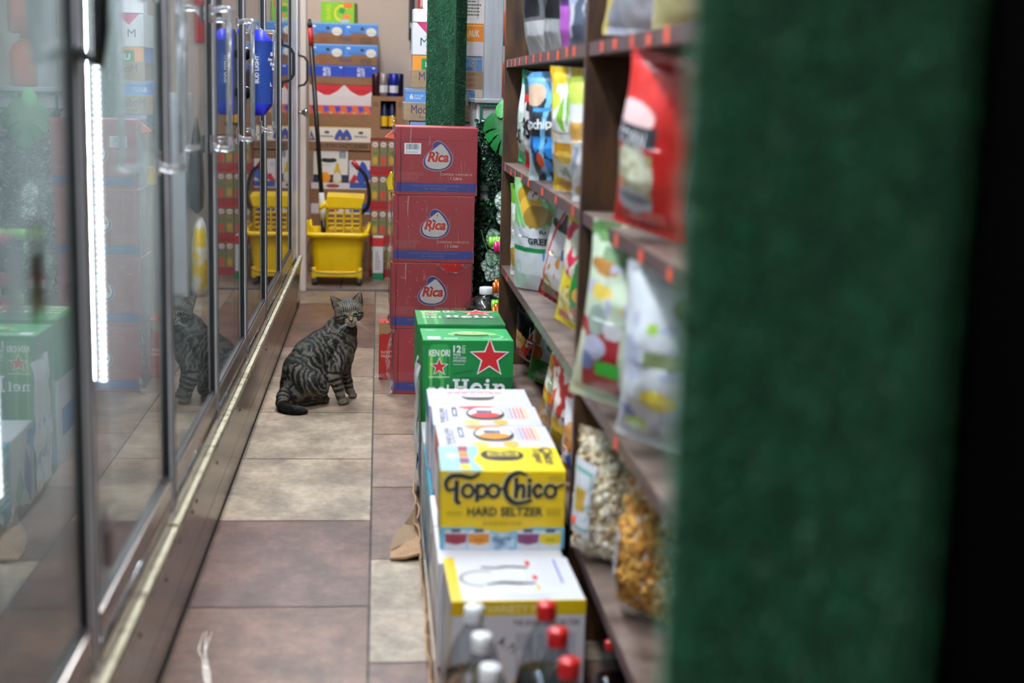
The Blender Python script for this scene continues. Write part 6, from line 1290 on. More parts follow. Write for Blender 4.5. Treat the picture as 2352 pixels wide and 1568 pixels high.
# ================================================================== the cat
# modelled as one surface: a smooth union of tapered limbs, evaluated on a grid and meshed
CATX, CATY = -0.196, 4.83
def cp(px, py, dy, r=0):
    """sculpting grid of the cat, 1.48 mm to the unit; px to its front, py downwards, dy away from the aisle's near end"""
    return (np.array([(px - 735) * .00148, dy, max((936 - py) * .00152 - dy * .215, 0.0 if not r else r * .00148)]), r * .00148)
CH = {  # chains: name -> joints (px, py, dy, radius)
 'trunk': [(793, 748, .03, 24), (782, 767, .034, 35), (769, 792, .03, 40), (742, 809, .014, 41), (717, 830, -.004, 44), (698, 861, -.018, 46), (689, 894, -.032, 43)],
 'chest': [(800, 770, .03, 18), (794, 798, .03, 26), (785, 828, .03, 27), (770, 850, .02, 25)],
 'belly': [(762, 850, .015, 28), (735, 872, -.01, 32), (712, 895, -.03, 32)],
 'haunch': [(690, 868, -.058, 31), (712, 886, -.062, 32), (736, 902, -.045, 20), (722, 918, -.042, 15), (704, 932, -.047, 11)],
 'hindfoot': [(702, 936, -.045, 10.5), (722, 931, -.022, 9.6), (740, 927.5, -.002, 9)],
 'haunch2': [(700, 868, .03, 28), (722, 886, .045, 26), (738, 900, .04, 16)], 'hindfoot2': [(712, 925, .03, 9), (745, 921, .03, 8.5)],
 'fore': [(776, 822, .0, 25), (774, 848, -.02, 21), (771, 872, -.026, 14.5), (777, 896, -.024, 12.4), (783, 914, -.022, 11.4)],
 'forepaw': [(784, 922, -.012, 10.5), (788, 928, -.018, 9.5)],
 'fore2': [(790, 826, .05, 21), (790, 850, .07, 16), (793, 868, .085, 13), (799, 886, .095, 11.2), (802, 900, .098, 10.6)],
 'forepaw2': [(803, 906, .096, 9.8), (807, 910, .085, 9)],
 'tail': [(664, 908, -.06, 16), (656, 922, -.085, 14.5), (655, 936, -.115, 13.5), (660, 947, -.145, 12.5), (669, 953, -.165, 12), (682, 957, -.178, 11), (695, 957, -.178, 9.5), (707, 954, -.172, 5.5)],
}
CHN = {k: [cp(*j) for j in v] for k, v in CH.items()}
U_ = .00148
HC = cp(802.5, 722, .0)[0]; HC[1] = -.004
_hf = np.array([.10, -.985, -.13]); _hf /= np.linalg.norm(_hf)
_hu = np.array([-.17, 0.0, 1.0]); _hu -= _hf * (_hu @ _hf); _hu /= np.linalg.norm(_hu)
_hr = np.cross(_hf, _hu) * 1.0
if _hr[0] < 0: _hr = -_hr
def hp(r, u, f): return HC + (_hr * r + _hu * u + _hf * f) * U_
PADS = []
for (px, py, dy, an, rad) in ((787.5, 929, -.018, -52, 5.4), (807, 911, .085, -35, 5.0), (741, 927.5, .0, 14, 5.0), (745, 921, .03, -22, 4.6)):
    base_, _ = cp(px, py, dy); base_[2] = rad * 1.25 * U_; fw = np.array([math.cos(math.radians(an)), math.sin(math.radians(an)), 0]); ac = np.array([-fw[1], fw[0], 0])
    for k in range(4):
        PADS.append((base_ + ac * (k - 1.5) * rad * 1.02 * U_ + fw * (7.5 if 0 < k < 3 else 5.2) * U_ + np.array([0, 0, -.0006]), rad * U_))
# for the two forepaws the toes spread sideways as seen from the front-left
EARS = [(hp(-19, 15, -2), hp(-26, 30, -1), hp(-34, 33.5, 0)), (hp(19, 16, -2), hp(24, 32, -1), hp(26.5, 44, 0))]
EARS = [(hp(-21.5, 15.5, -3), hp(-36.5, 41, 0)), (hp(20, 14.5, -3), hp(33, 40, 0))]
EYES = [hp(-13.0, -4.0, 22.2), hp(13.2, -4.0, 22.2)]
def sdf(P):
    """signed distance of the cat at points P (n x 3)"""
    k = .013
    def smin(a, b, k): h = np.clip(.5 + .5 * (b - a) / k, 0, 1); return b * (1 - h) + a * h - k * h * (1 - h)
    def chain(js):
        d = np.full(len(P), 9.0, np.float32)
        for (a, ra), (b, rb) in zip(js[:-1], js[1:]):
            ab = b - a; t = np.clip(((P - a) @ ab) / (ab @ ab), 0, 1); d = smin(d, np.linalg.norm(P - a - t[:, None] * ab, axis=1) - (ra + (rb - ra) * t), .006)
        return d
    def ell(c, rad, ax=(_hr, _hu, _hf)):
        q = np.stack([(P - c) @ ax[i] / (rad[i] * U_) for i in range(3)], 1); l = np.linalg.norm(q, axis=1); return (l - 1) * min(rad) * U_
    d = chain(CHN['trunk'])
    for n in ('chest', 'belly'): d = smin(d, chain(CHN[n]), .02)
    for n in ('haunch', 'haunch2'): d = smin(d, chain(CHN[n]), .014)
    for n in ('fore', 'fore2'): d = smin(d, chain(CHN[n]), .012)
    for n in ('hindfoot', 'hindfoot2', 'forepaw', 'forepaw2'): d = smin(d, chain(CHN[n]), .006)
    for c, r in PADS: d = smin(d, np.linalg.norm(P - c, axis=1) - r, .0025)
    d = smin(d, chain(CHN['tail']), .012)
    h = ell(hp(-1.5, 2, -5), (31, 24.5, 31))
    for s in (-1, 1):
        h = smin(h, np.linalg.norm(P - hp(17 * s - 1, -11, 4), axis=1) - 15.5 * U_, .012)
        h = smin(h, np.linalg.norm(P - hp(6.2 * s, -21, 24), axis=1) - 8.4 * U_, .006)
        h = smin(h, np.linalg.norm(P - hp(12 * s, 7.5, 16.5), axis=1) - 9 * U_, .01)
    h = smin(h, np.linalg.norm(P - hp(0.3, -27.5, 20), axis=1) - 8.0 * U_, .006)
    h = smin(h, np.linalg.norm(P - hp(0, -12, 14), axis=1) - 17 * U_, .01)
    a, b = hp(0, 7, 21), hp(0, -15, 30); ab = b - a; t = np.clip(((P - a) @ ab) / (ab @ ab), 0, 1); h = smin(h, np.linalg.norm(P - a - t[:, None] * ab, axis=1) - (7.5 - 1.6 * t) * U_, .006)
    h = smin(h, np.linalg.norm(P - hp(0, -16.2, 33), axis=1) - 3.2 * U_, .003)
    for e in EYES: h = -smin(-h, np.linalg.norm(P - e, axis=1) - 6.5 * U_, .002)         # sockets
    h = smin(h, np.linalg.norm(P - hp(0, -6, -22), axis=1) - 24 * U_, .02)
    for (b0, tip) in EARS:
        ax = tip - b0; L = np.linalg.norm(ax); ax = ax / L; fl = _hf - ax * (_hf @ ax); fl /= np.linalg.norm(fl); sd = np.cross(ax, fl)
        q = P - b0; y = q @ ax; x = q @ sd; z = q @ fl; t = np.clip(y / L, 0, 1)
        R = (15.0 * (1 - t) ** .8 + 1.0) * U_
        thick = 3.4; e = np.sqrt(x ** 2 + (z * thick + 0.0) ** 2 + (y - np.clip(y, -.004, L)) ** 2) - R
        e = e / 1.7
        R2 = (11.8 * (1 - t) ** .8 - .6) * U_; cv = np.sqrt(x ** 2 + ((z - 4.6 * U_) * 2.2) ** 2) - R2
        e = np.maximum(e, -cv / 1.6)
        h = smin(h, e, .004)
    d = smin(d, h, .016)
    # keep the sockets open after blending
    return np.maximum(d, -(P[:, 2] - .0004) - 0.0 * d) if False else np.maximum(d, .0005 - P[:, 2])
def surface_nets(lo, hi, step):
    n = np.ceil((hi - lo) / step).astype(int) + 1; xs, ys, zs = [lo[i] + step * np.arange(n[i]) for i in range(3)]
    # coarse pass, then the fine grid only near the skin
    cs = 4; cx, cy, cz = xs[::cs], ys[::cs], zs[::cs]; G = np.stack(np.meshgrid(cx, cy, cz, indexing='ij'), -1).reshape(-1, 3)
    dc = sdf(G).reshape(len(cx), len(cy), len(cz)); near = np.abs(dc) < step * cs * 2.4
    up = np.repeat(np.repeat(np.repeat(dc, cs, 0), cs, 1), cs, 2)[:n[0], :n[1], :n[2]].astype(np.float32); nm = np.repeat(np.repeat(np.repeat(near, cs, 0), cs, 1), cs, 2)[:n[0], :n[1], :n[2]]
    pad = [(0, n[i] - up.shape[i]) for i in range(3)]; up = np.pad(up, pad, constant_values=1.0); nm = np.pad(nm, pad, constant_values=False)
    idx = np.argwhere(nm); f = up
    for s in range(0, len(idx), 400000):
        q = idx[s:s + 400000]; f[q[:, 0], q[:, 1], q[:, 2]] = sdf(lo + q * step)
    corner = [(i, j, k) for i in (0, 1) for j in (0, 1) for k in (0, 1)]
    m_ = [n[i] - 1 for i in range(3)]
    def C(c): return f[c[0]:c[0] + m_[0], c[1]:c[1] + m_[1], c[2]:c[2] + m_[2]]
    sg = sum((C(c) < 0).astype(np.int8) for c in corner); act = (sg > 0) & (sg < 8); cells = np.argwhere(act)
    vid = -np.ones(m_, np.int64); vid[act] = np.arange(len(cells)); pos = np.zeros((len(cells), 3)); cnt = np.zeros(len(cells))
    for a in corner:
        for ax in range(3):
            if a[ax]: continue
            b = list(a); b[ax] = 1; fa = C(a)[act]; fb = C(b)[act]; cr = (fa < 0) != (fb < 0); t = np.where(cr, fa / np.where(fa == fb, 1, fa - fb), 0)
            p = np.tile(np.array(a, float), (len(cells), 1)); p[:, ax] += t; pos[cr] += p[cr]; cnt[cr] += 1
    pos = lo + (cells + pos / cnt[:, None]) * step
    faces = []
    for ax in range(3):
        u, v = (ax + 1) % 3, (ax + 2) % 3; sl = [slice(1, n[i] - 1) for i in range(3)]; sl[ax] = slice(0, n[ax] - 1); s2 = list(sl); s2[ax] = slice(1, n[ax])
        fa = f[tuple(sl)] < 0; fb = f[tuple(s2)] < 0
        for flip in (False, True):
            e = np.argwhere((fa & ~fb) if not flip else (~fa & fb)); e = e + np.array([0 if i == ax else 1 for i in range(3)])
            if not len(e): continue
            def g(du, dv): q = e.copy(); q[:, u] -= du; q[:, v] -= dv; return vid[q[:, 0], q[:, 1], q[:, 2]]
            quad = np.stack([g(1, 1), g(0, 1), g(0, 0), g(1, 0)], 1); faces.append(quad[:, ::-1] if flip else quad)
    return pos, np.concatenate(faces)
def nz3(P, s, seed=0.0):
    return np.array([mnoise.noise((p[0] * s + seed, p[1] * s - seed, p[2] * s + seed * .5)) for p in P])
def nearest_chain(P):
    """for each point: which chain it belongs to, how far along, and the chain's direction there"""
    best = np.full(len(P), 9.0); nm = np.zeros(len(P), int); arc = np.zeros(len(P)); dr = np.zeros((len(P), 3))
    for ci, (n, js) in enumerate(CHN.items()):
        acc = 0.0
        for (a, ra), (b, rb) in zip(js[:-1], js[1:]):
            ab = b - a; L = np.linalg.norm(ab); t = np.clip(((P - a) @ ab) / (ab @ ab), 0, 1); d = np.linalg.norm(P - a - t[:, None] * ab, axis=1) - (ra + (rb - ra) * t)
            if n in ('belly', 'chest', 'haunch2', 'haunch'): d = d + .006
            w = d < best; best[w] = d[w]; nm[w] = ci; arc[w] = acc + t[w] * L; dr[w] = ab / L; acc += L
    return nm, arc, dr
def cat_colours(P, N):
    nm, arc, dr = nearest_chain(P); names = list(CHN); n1 = nz3(P, 55, 3); n2 = nz3(P, 140, 8); n3 = nz3(P, 24, 5)
    col = np.zeros((len(P), 3)); G = np.array([112., 107., 98.]); W_ = np.array([136., 122., 102.]); D = np.array([20., 20., 21.]); BLK = np.array([14., 13., 13.])
    def stripes(s, lam, sharp, bias): v = np.sin(2 * np.pi * s / lam); return np.clip(.5 + sharp * (v + bias), 0, 1)
    up = ((nm == names.index('fore')) & (arc < .05)) | ((nm == names.index('fore2')) & (arc < .05)); nm = np.where(up, names.index('trunk'), nm)
    for ci, n in enumerate(names):
        w = nm == ci
        if not w.any(): continue
        q = P[w]; s = arc[w]
        if n in ('trunk', 'belly', 'haunch', 'haunch2', 'chest'):
            # flank stripes: bands across the spine that sweep backwards lower down
            tr = CHN['trunk']; ts = np.zeros(len(q)); bd = np.full(len(q), 9.0); acc = 0
            for (a, ra), (b, rb) in zip(tr[:-1], tr[1:]):
                ab = b - a; L = np.linalg.norm(ab); t = np.clip(((q - a) @ ab) / (ab @ ab), 0, 1); d = np.linalg.norm(q - a - t[:, None] * ab, axis=1); z = d < bd; bd[z] = d[z]; ts[z] = acc + t[z] * L; acc += L
            if n == 'haunch':
                s2 = np.linalg.norm(q - np.array(cp(760, 880, -.09)[0]), axis=1) * 1.0
            else: s2 = ts + .25 * (q[:, 2] - .1)
            st = stripes(s2 + .012 * n3[w] + .006 * n1[w], .0168, 1.4, .2 + 1.1 * n1[w] + .8 * n2[w])
            c = G * (1 - st[:, None]) + D * st[:, None]
            under = np.clip((-N[w][:, 2] - .1) * 1.2, 0, 1)[:, None] * (.7 if n != 'chest' else 1.0); c = c * (1 - under * .6) + W_ * under * .6
            if n == 'trunk': fr = np.clip(N[w][:, 0] * 1.3 - .2, 0, 1)[:, None] * np.clip((.11 - ts) / .04, 0, 1)[:, None]; c = c * (1 - fr * .5) + W_ * fr * .5
            if n == 'chest': fr = np.clip(N[w][:, 0] * 1.2, 0, 1)[:, None]; c = c * (1 - fr * .45) + W_ * fr * .45
            back = np.clip((N[w][:, 2] - .35) * 1.6, 0, 1)[:, None] * (n == 'trunk'); c = c * (1 - .4 * back) + D * .4 * back
        elif n == 'tail':
            st = stripes(s + .003 * n1[w], .021, 1.8, .1); c = G * .95 * (1 - st[:, None]) + D * st[:, None]; tip = np.clip((s - .085) / .012, 0, 1)[:, None]; c = c * (1 - tip) + BLK * tip
        elif 'paw' in n or 'foot' in n:
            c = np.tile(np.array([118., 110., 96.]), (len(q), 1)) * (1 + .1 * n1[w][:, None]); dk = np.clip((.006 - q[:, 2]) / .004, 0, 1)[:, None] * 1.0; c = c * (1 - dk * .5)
        else:
            st = stripes(s + .004 * n1[w], .0205, 1.6, .0 + .4 * n1[w]); base = G * .6 + W_ * .4; c = base * (1 - st[:, None]) + D * st[:, None]
            inn = np.clip(N[w][:, 0], 0, 1)[:, None]; c = c * (1 - .35 * inn) + W_ * .35 * inn
        col[w] = c
    # head
    q = (P - HC) / U_; r, u, f = q @ _hr, q @ _hu, q @ _hf; dh = np.sqrt(r ** 2 + (u - 4) ** 2 + (f * .9) ** 2)
    ear = np.zeros(len(P), bool); inner = np.zeros(len(P), bool)
    for (b0, tip) in EARS:
        ax = tip - b0; L = np.linalg.norm(ax); ax = ax / L; fl = _hf - ax * (_hf @ ax); fl /= np.linalg.norm(fl); e = P - b0; y = e @ ax; x = np.abs(e @ np.cross(ax, fl)); t = np.clip(y / L, 0, 1)
        z = (y > .003) & (x < 15 * U_ * (1.1 - t) + .002) & (y < L + .006) & (np.linalg.norm(e, axis=1) < L + .01); ear |= z; inner |= z & ((N @ fl) > .25) & (x < 10.5 * U_ * (1 - t) + .0008) & (y > .006)
    head = (dh < 40) & (f > -30) & (u > -39) | ear
    wgt = np.clip((42 - np.sqrt(r ** 2 + (u - 2) ** 2 + ((f - 4) * .85) ** 2)) / 5, 0, 1); wgt = np.where(ear, 1, wgt)
    HG_ = np.array([112., 104., 92.]); LT = np.array([178., 168., 150.]); TN = np.array([196., 156., 108.]); c = np.tile(HG_, (len(P), 1)) * (1 + .12 * n1[:, None])
    def mix(m, to): 
        nonlocal c
        m = np.clip(m, 0, 1)[:, None]; c = c * (1 - m) + np.asarray(to, float) * m
    jr = r + 1.5 * n1
    st = np.clip(.5 + 1.6 * np.sin(np.abs(jr) * 1.35 + 1.2 + .05 * u), 0, 1) * np.clip((u - 4) / 3, 0, 1) * np.clip((19 - np.abs(r)) / 3, 0, 1); mix(st * .92, D)
    mix(np.clip((u - 19) / 5, 0, 1) * .45, D)
    mix(np.clip((6.8 + .1 * (-8 - u) - np.abs(r)) / 2, 0, 1) * np.clip((-3 - u) / 5, 0, 1) * np.clip((u + 17) / 3, 0, 1) * (f > 10), TN)
    for s in (-1, 1):
        er = r - 13.2 * s; eu = u + 4.0; ed = np.sqrt(er ** 2 + (eu * 1.1) ** 2)
        mix(np.clip((11.5 - ed) / 2, 0, 1) * (np.abs(eu) > 2.0) * .75 * (f > 5), LT)
        mix(np.clip((9.6 - ed) / .8, 0, 1) * (f > 8) * .8, (196, 182, 156)); mix(np.clip((7.9 - ed) / .8, 0, 1) * (f > 8), (22, 19, 18))
        ln = np.abs(eu + .42 * (er * s - 6.5)); mix(np.clip((2.2 - ln) / 1, 0, 1) * ((er * s > 7) & (er * s < 19)) * .9 * (f > -16), D)
        ln2 = np.abs(u + 12 + .25 * (r * s - 14)); mix(np.clip((1.7 - ln2) / 1, 0, 1) * ((r * s > 13) & (r * s < 32)) * .75, D)
        ln3 = np.abs(u + 20 + .3 * (r * s - 14)); mix(np.clip((1.6 - ln3) / 1, 0, 1) * ((r * s > 15) & (r * s < 32)) * .7, D)
        mix(np.clip((3.0 - np.abs(er + 8.5 * s)) / 1.4, 0, 1) * ((eu < 1) & (eu > -9)) * .5 * (f > 10), (40, 32, 26))     # tear line
        pd = np.sqrt((r - 6.3 * s) ** 2 + (u + 21) ** 2); mix(np.clip((9.5 - pd) / 3, 0, 1) * (f > 14) * .85, (196, 186, 168))
        for k in range(3): mix(np.clip((1.2 - np.abs(u + 18 + 2.4 * k)) / .6, 0, 1) * ((r * s > 5) & (r * s < 12)) * .55 * (f > 20), (60, 50, 44))
    mix(np.clip((9.5 - np.sqrt(r ** 2 + (u + 30) ** 2)) / 3, 0, 1) * (f > 8) * .85, (196, 190, 178))
    mix(np.clip((1.1 - np.abs(u + 25.6 - .12 * np.abs(r))) / .6, 0, 1) * (np.abs(r) < 9) * (f > 16) * .9, (44, 34, 30)); mix(np.clip((.8 - np.abs(r)) / .5, 0, 1) * ((u < -18.5) & (u > -25.5)) * (f > 20) * .8, (50, 36, 32))
    nd = np.abs(r) + np.clip(-(u + 15), 0, 9) * .85; mix((nd < 5.6) * (u < -13.2) * (u > -21) * (f > 24) * 1.0, (44, 32, 30)); mix((nd < 4.2) * (u < -14.2) * (u > -19.5) * (f > 24) * 1.0, (104, 68, 64))
    mix(ear * .85 * ~inner, (66, 60, 52)); mix(inner * .9, (150, 128, 120))
    col = col * (1 - wgt[:, None]) + c * wgt[:, None]
    return np.clip(col, 4, 235), dr, wgt, nm
def build_cat():
    lo = np.array([-.16, -.24, -.004]); hi = np.array([.17, .18, .42]); step = .0023
    V, F = surface_nets(lo, hi, step)
    me = bpy.data.meshes.new('cat'); me.from_pydata(V.tolist(), [], F.tolist()); me.update()
    tmp = bpy.data.objects.new('tmp', me); COL.objects.link(tmp)
    sm = tmp.modifiers.new('s', 'SMOOTH'); sm.factor = .5; sm.iterations = 2
    sb = tmp.modifiers.new('d', 'SUBSURF'); sb.levels = 1; sb.render_levels = 1
    dg = bpy.context.evaluated_depsgraph_get(); me2 = bpy.data.meshes.new_from_object(tmp.evaluated_get(dg)); bpy.data.objects.remove(tmp)
    me2.name = 'cat'; n = len(me2.vertices); P = np.zeros(n * 3); me2.vertices.foreach_get('co', P); P = P.reshape(-1, 3); N = np.zeros(n * 3); me2.vertices.foreach_get('normal', N); N = N.reshape(-1, 3)
    col, dr, wg, nm = cat_colours(P, N); tint(me2, col); me2.materials.clear(); me2.materials.append(FURM); me2.polygons.foreach_set('use_smooth', [True] * len(me2.polygons))
    cat = bpy.data.objects.new('cat', me2); COL.objects.link(cat); cat.location = (CATX, CATY, 0)
    tag(cat, 'grey striped tabby cat sitting on the tiles, head turned to look back', 'cat')
    # short fur over the whole body
    rng = np.random.default_rng(4); K = 150000; tri = rng.integers(0, n, K); p = P[tri] + rng.normal(0, .0006, (K, 3)); nn = N[tri]; d = dr[tri]
    h = wg[tri]; q = (p - HC) / U_; hd = (q @ _hr)[:, None] * _hr + (q @ _hu)[:, None] * _hu * .6 - _hf * 14 - _hu * 6; hd /= np.linalg.norm(hd, axis=1)[:, None]
    d = d * (1 - h[:, None]) + hd * h[:, None]; d -= nn * (d * nn).sum(1)[:, None]; d /= np.maximum(np.linalg.norm(d, axis=1), 1e-6)[:, None]
    names = list(CHN); limb = np.array([('fore' in x or 'foot' in x) for x in names])[nm[tri]]; tl = np.array([x == 'tail' for x in names])[nm[tri]]
    face = h * np.clip(((q @ _hf) + 4) / 16, 0, 1)
    Ln = np.where(limb, .0048, .0078) * (1 - .62 * h) * (1 - .35 * face) * rng.uniform(.7, 1.2, K); Ln = np.where(tl, .007, Ln)
    keep = np.ones(K, bool)
    for e in EYES: keep &= np.linalg.norm(p - e, axis=1) > 8.0 * U_
    keep &= np.linalg.norm(p - hp(0, -16.2, 33), axis=1) > 5.0 * U_; keep &= p[:, 2] > .002
    lift = np.where(limb, .22, .30)[:, None] * (1 - .3 * h[:, None]); jit = rng.normal(0, .22, (K, 3))
    dirv = d + nn * lift + jit * .6; dirv /= np.linalg.norm(dirv, axis=1)[:, None]
    side = np.cross(dirv, nn); side /= np.maximum(np.linalg.norm(side, axis=1), 1e-6)[:, None]; wd = (.00045 * (1 - .4 * face) * rng.uniform(.7, 1.3, K))[:, None]
    tip = p + dirv * Ln[:, None]; tip[:, 2] = np.maximum(tip[:, 2], .001)
    a, b, c = (p - side * wd)[keep], (p + side * wd)[keep], tip[keep]
    base = col[tri][keep]; m = keep.sum(); br = np.clip(rng.normal(.97, .3, m), .4, 1.8)[:, None]; tick = rng.random(m) < .22; cc = base * br; cc[tick] = cc[tick] * .6 + np.array([66., 62., 55.])
    cc = np.clip(cc, 4, 240); verts = np.stack([a, b, c], 1).reshape(-1, 3); fcol = np.repeat(cc, 3, 0)
    fm = bpy.data.meshes.new('fur'); fm.from_pydata(verts.tolist(), [], np.arange(3 * m).reshape(-1, 3).tolist()); fm.materials.append(FURM); tint(fm, fcol); fm.update()
    fo = bpy.data.objects.new('fur', fm); COL.objects.link(fo); fo.parent = cat; fo['kind'] = 'stuff'
    # eyes
    IR = NT('cat_iris'); v = IR.coords(); sp = IR.n('ShaderNodeSeparateXYZ')
    IRM = M((116, 132, 126), .35); IRD = M((44, 60, 62), .3); PUP = M((6, 6, 7), .1); RIM = M((62, 80, 76), .3)
    for e in EYES:
        look = np.array([.0, -1, .09]) - 0; look = look / np.linalg.norm(look); zt = Vector(look).to_track_quat('Z', 'Y').to_matrix().to_4x4()
        R = 6.9 * U_; mb = MB(); mb.T = Matrix.Translation(e) @ zt; vs = []; fs = []; n_ = 28; rings = 18; mats = []
        for i in range(rings + 1):
            th = math.pi * .62 * i / rings
            for k in range(n_): aa = 2 * math.pi * k / n_; vs.append((R * math.sin(th) * math.cos(aa), R * math.sin(th) * math.sin(aa), R * math.cos(th)))
        for i in range(rings):
            th = math.pi * .62 * (i + .5) / rings; mt = PUP if th < .46 else IRD if th < .58 else IRM if th < .92 else RIM if th < 1.02 else PUP
            mb.add([vs[j] for j in range(i * n_, (i + 2) * n_)], [(k, (k + 1) % n_, n_ + (k + 1) % n_, n_ + k)[::1] for k in range(n_)], mt, True)
        eo = mb.build('eye', cat)
        cm = MB(); cm.T = Matrix.Translation(e) @ zt; cv = []; cf = []
        for i in range(9):
            th = 1.05 * i / 8; rr_ = R * (1.02 + .06 * math.cos(th * 1.45))
            for k in range(24): aa = 2 * math.pi * k / 24; cv.append((rr_ * math.sin(th) * math.cos(aa), rr_ * math.sin(th) * math.sin(aa), rr_ * math.cos(th)))
        for i in range(8):
            for k in range(24): cf.append((i * 24 + k, i * 24 + (k + 1) % 24, i * 24 + 24 + (k + 1) % 24, i * 24 + 24 + k))
        cm.add(cv, cf, glass_mat('cornea', (1, 1, 1), 0.03) if 'cornea' not in bpy.data.materials else bpy.data.materials['cornea'], True); cm.build('cornea', eo)
    # whiskers
    wm = MB(); rnd = random.Random(2); WH = M((226, 226, 226), .4)
    for s in (-1, 1):
        for k in range(9):
            st = hp(s * rnd.uniform(6, 11), -18 - rnd.uniform(0, 6), 30); ln = rnd.uniform(26, 46)
            end = st + (_hr * s * ln * rnd.uniform(.55, .95) + _hu * (-ln * rnd.uniform(.15, .75)) + _hf * rnd.uniform(-4, 10)) * U_; md = (st + end) / 2 + _hu * 3 * U_ + _hf * 3 * U_
            wm.tube(spline([tuple(st), tuple(md), tuple(end)], 5), list(np.linspace(.00024, .00008, 11)), WH, 4)
        for k in range(3):
            st = hp(s * (11 + k), 11 + k, 18); end = st + (_hr * s * 12 + _hu * (16 + 3 * k) + _hf * 8) * U_; wm.tube([tuple(st), tuple((st + end) / 2 + _hf * 2 * U_), tuple(end)], [.00025, .0002, .0001], WH, 4)
    wm.build('whiskers', cat)
    # claws' pale tufts inside the ears
    em = MB(); EH = M((196, 186, 172), .7)
    for (b0, tip), s in zip(EARS, (-1, 1)):
        for k in range(26):
            t = rnd.uniform(.05, .55); o_ = b0 + (tip - b0) * t + _hr * rnd.uniform(-7, 7) * (1 - t) * U_ + _hf * 2.2 * U_; e = o_ + ((tip - b0) * .3 + _hr * (-s) * rnd.uniform(1, 6) * U_ + _hf * rnd.uniform(0, 3) * U_); em.tube([tuple(o_), tuple((o_ + e) / 2 + _hf * U_), tuple(e)], [.00035, .0003, .0001], EH, 4)
    em.build('ear_tufts', cat)
    return cat
build_cat()

# ================================================================== things fixed to the cooler doors
bl = thing('lit_sign', 'blue beer sign held on the cooler door glass by black suction cups', 'sign', (-.383, 4.1, .99))
BLUE = M((44, 52, 214), .35); BLD = M((34, 62, 140), .3, coat=.4)
m = MB(); a0, a1, HH = .027, .083, .236
# body: a flat front towards the camera side and a slanted end towards the aisle
def ring(z, ins): return [(a0, -.012, z), (a0 + .03, -.022, z), (a1 - ins * .7, -.01, z), (a1 - ins, .06, z), (a0, .09, z)]
loft(m, [ring(.032, 0), ring(.206, 0)], BLD, False, False)
loft(m, [ring(0, .03), ring(.03, .002), ring(.032, 0)], BLUE, True, False); loft(m, [ring(.206, 0), ring(.208, .002), ring(HH, .034)], BLUE, False, True)
m.box(a0 - .004, a0 + .004, -.013, .09, .0, HH, BLUE); m.build('sign_body', bl)
m = MB(); p = Print(m, (a0 + .004, -.0135, 0), Vector((.03, -.0095, 0)).normalized(), (0, 0, 1), .4, .0004); p.rect(.002, .085, .022, .17, (60, 120, 200)); p.rect(.0032, .0862, .0208, .1688, (34, 62, 140)); p.text('BUD LIGHT', .006, .089, .018, .166, WHITE, .04, 0, 90)
p = Print(m, (a0 + .032, -.0222, 0), Vector((.034, .012, 0)).normalized(), (0, 0, 1), .4, .0004)
for t, x, z in (('B', .022, .165), ('Am', .014, .151), ('fa', .02, .138), ('k', .026, .126), ('L', .02, .082)): p.text(t, x, z, x + (.012 if len(t) > 1 else .006), z + .01, WHITE, .02)
p.rect(.019, .072, .034, .0725, (90, 170, 220)); p.rect(.019, .072, .0193, .1, (90, 170, 220))
m.build('lettering', bl)
for z in (.062, .17):
    m = MB(); m.T = Matrix.Translation((.001, .03, z)) @ Matrix.Rotation(math.pi / 2, 4, 'Y'); m.lathe([(.0, 0), (.019, 0), (.02, .003), (.017, .012), (.009, .022), (.007, .03), (0, .03)], BLACKP, n=20); m.build('suction_cup', bl)
# little dark red tags in clear holders, standing out from the near doors
for (x, y, z, s, lab) in ((-.373, 1.585, .822, .8, 'dark red tag in a clear holder on the nearest cooler door'), (-.373 - .0095, 2.02, .39, .62, 'dark red tag in a clear holder low on the second cooler door')):
    t = thing('door_tag', lab, 'tag', (x, y, z)); m = MB(); m.box(.0, .003, -.03 * s, .03 * s, .0, .085 * s, M((60, 22, 24), .4)); m.build('tag_card', t)
    m = MB(); m.box(.003, .0045, -.045 * s, .045 * s, -.012 * s, .13 * s, glass_mat('tag_sleeve', (.9, .9, .92), .08, .1) if 'tag_sleeve' not in bpy.data.materials else bpy.data.materials['tag_sleeve']); m.build('clear_sleeve', t)

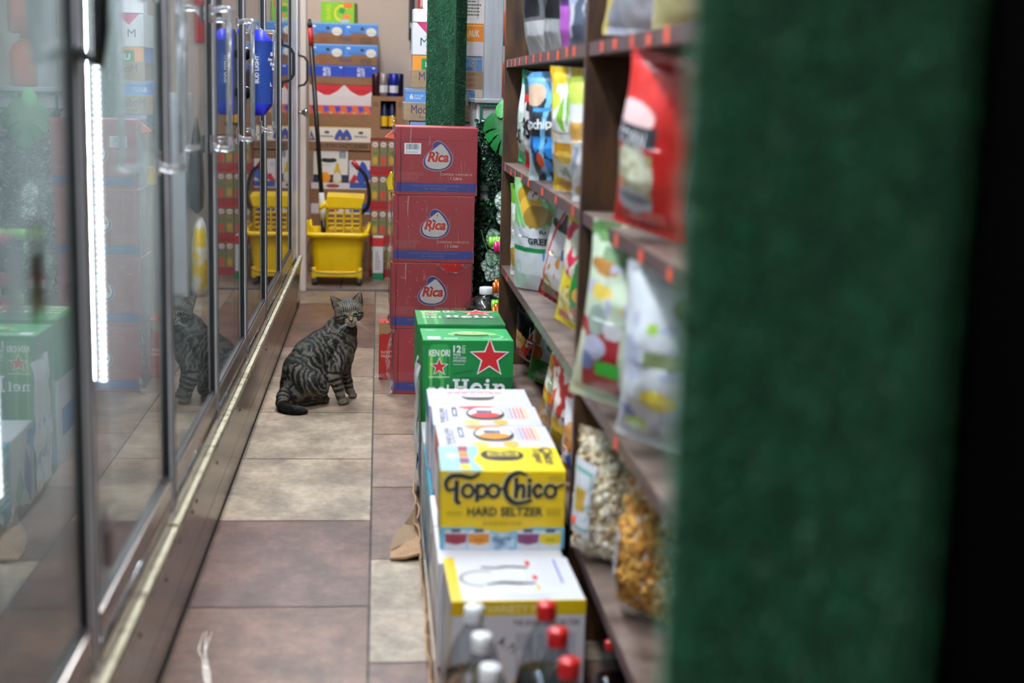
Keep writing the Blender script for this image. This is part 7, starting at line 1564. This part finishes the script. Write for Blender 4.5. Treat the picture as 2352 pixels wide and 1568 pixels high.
# ------------------------------------------------------------------ what the glass doors mirror from behind the carton stack
lk = thing('white_locker', 'white metal locker standing behind the cases, seen mirrored in the cooler doors', 'locker', (.36, 7.4, 0))
m = MB(); m.box(-.17, .17, -.18, .16, 0, 1.02, M((196, 204, 208), .4), .004); m.build('locker_body', lk); m = MB(); m.box(-.165, .0, -.186, -.18, .03, .99, M((190, 198, 202), .4)); m.box(.004, .165, -.186, -.18, .03, .99, M((190, 198, 202), .4)); m.build('locker_doors', lk)
def sack(name, label, loc, pts, mat, cat, nseed):
    n = 26; vs = []; fs = []
    for i, (rx, ry, z) in enumerate(pts):
        for k in range(n):
            a = 2 * math.pi * k / n; q = 1 + .16 * mnoise.noise((math.cos(a) * 2 + nseed, math.sin(a) * 2, z * 9)) + .06 * mnoise.noise((math.cos(a) * 6 + nseed, math.sin(a) * 6, z * 25)); vs.append((rx * math.cos(a) * q, ry * math.sin(a) * q, z))
    for i in range(len(pts) - 1):
        for k in range(n): fs.append((i * n + k, i * n + (k + 1) % n, (i + 1) * n + (k + 1) % n, (i + 1) * n + k))
    fs += [tuple(range(n))[::-1], tuple((len(pts) - 1) * n + k for k in range(n))]
    o = MB().add(vs, fs, mat, True).build(name, None, loc); return tag(o, label, cat)
sack('rubbish_bag', 'black plastic bag hanging against the white locker', (.15, 7.34, .42), [(.01, .02, 0), (.034, .06, .03), (.037, .085, .12), (.033, .08, .25), (.026, .06, .36), (.012, .025, .44), (.008, .016, .48)], M((16, 17, 19), .22, coat=.3), 'bag', 3)
sack('yellow_sack', 'yellow and white plastic sack slumped on the floor by the white locker', (.138, 7.36, 0), [(.04, .07, 0), (.047, .1, .05), (.045, .1, .16), (.04, .09, .27), (.03, .06, .35), (.012, .02, .4)], two_tone('yellow_white_plastic', (226, 196, 20), (226, 226, 222), (1, 1, 1), 9, .35, lo=.45, hi=.52), 'sack', 7)
rs = thing('red_wall_sign', 'red hanging sign with a white diamond on the back wall beside the black strip', 'sign', (.275, 8.77, 1.31)); m = MB(); m.box(-.055, .055, -.006, .008, 0, .36, M((190, 34, 40), .45)); m.build('panel', rs)
m = MB(); p = Print(m, (-.055, -.006, 0), (1, 0, 0), (0, 0, 1)); p.rect(.02, .245, .09, .3, (226, 222, 218)); p.lines(.028, .25, .082, .295, 4, (120, 110, 110)); p.poly([(.055, .125), (.1, .17), (.055, .215), (.01, .17)], (230, 230, 230)); p.lines(.03, .16, .08, .18, 1, (140, 70, 70)); m.build('printing', rs)

for ob in list(COL.objects):
    if ob.type == 'MESH' and len(ob.data.polygons) == 0: bpy.data.objects.remove(ob)
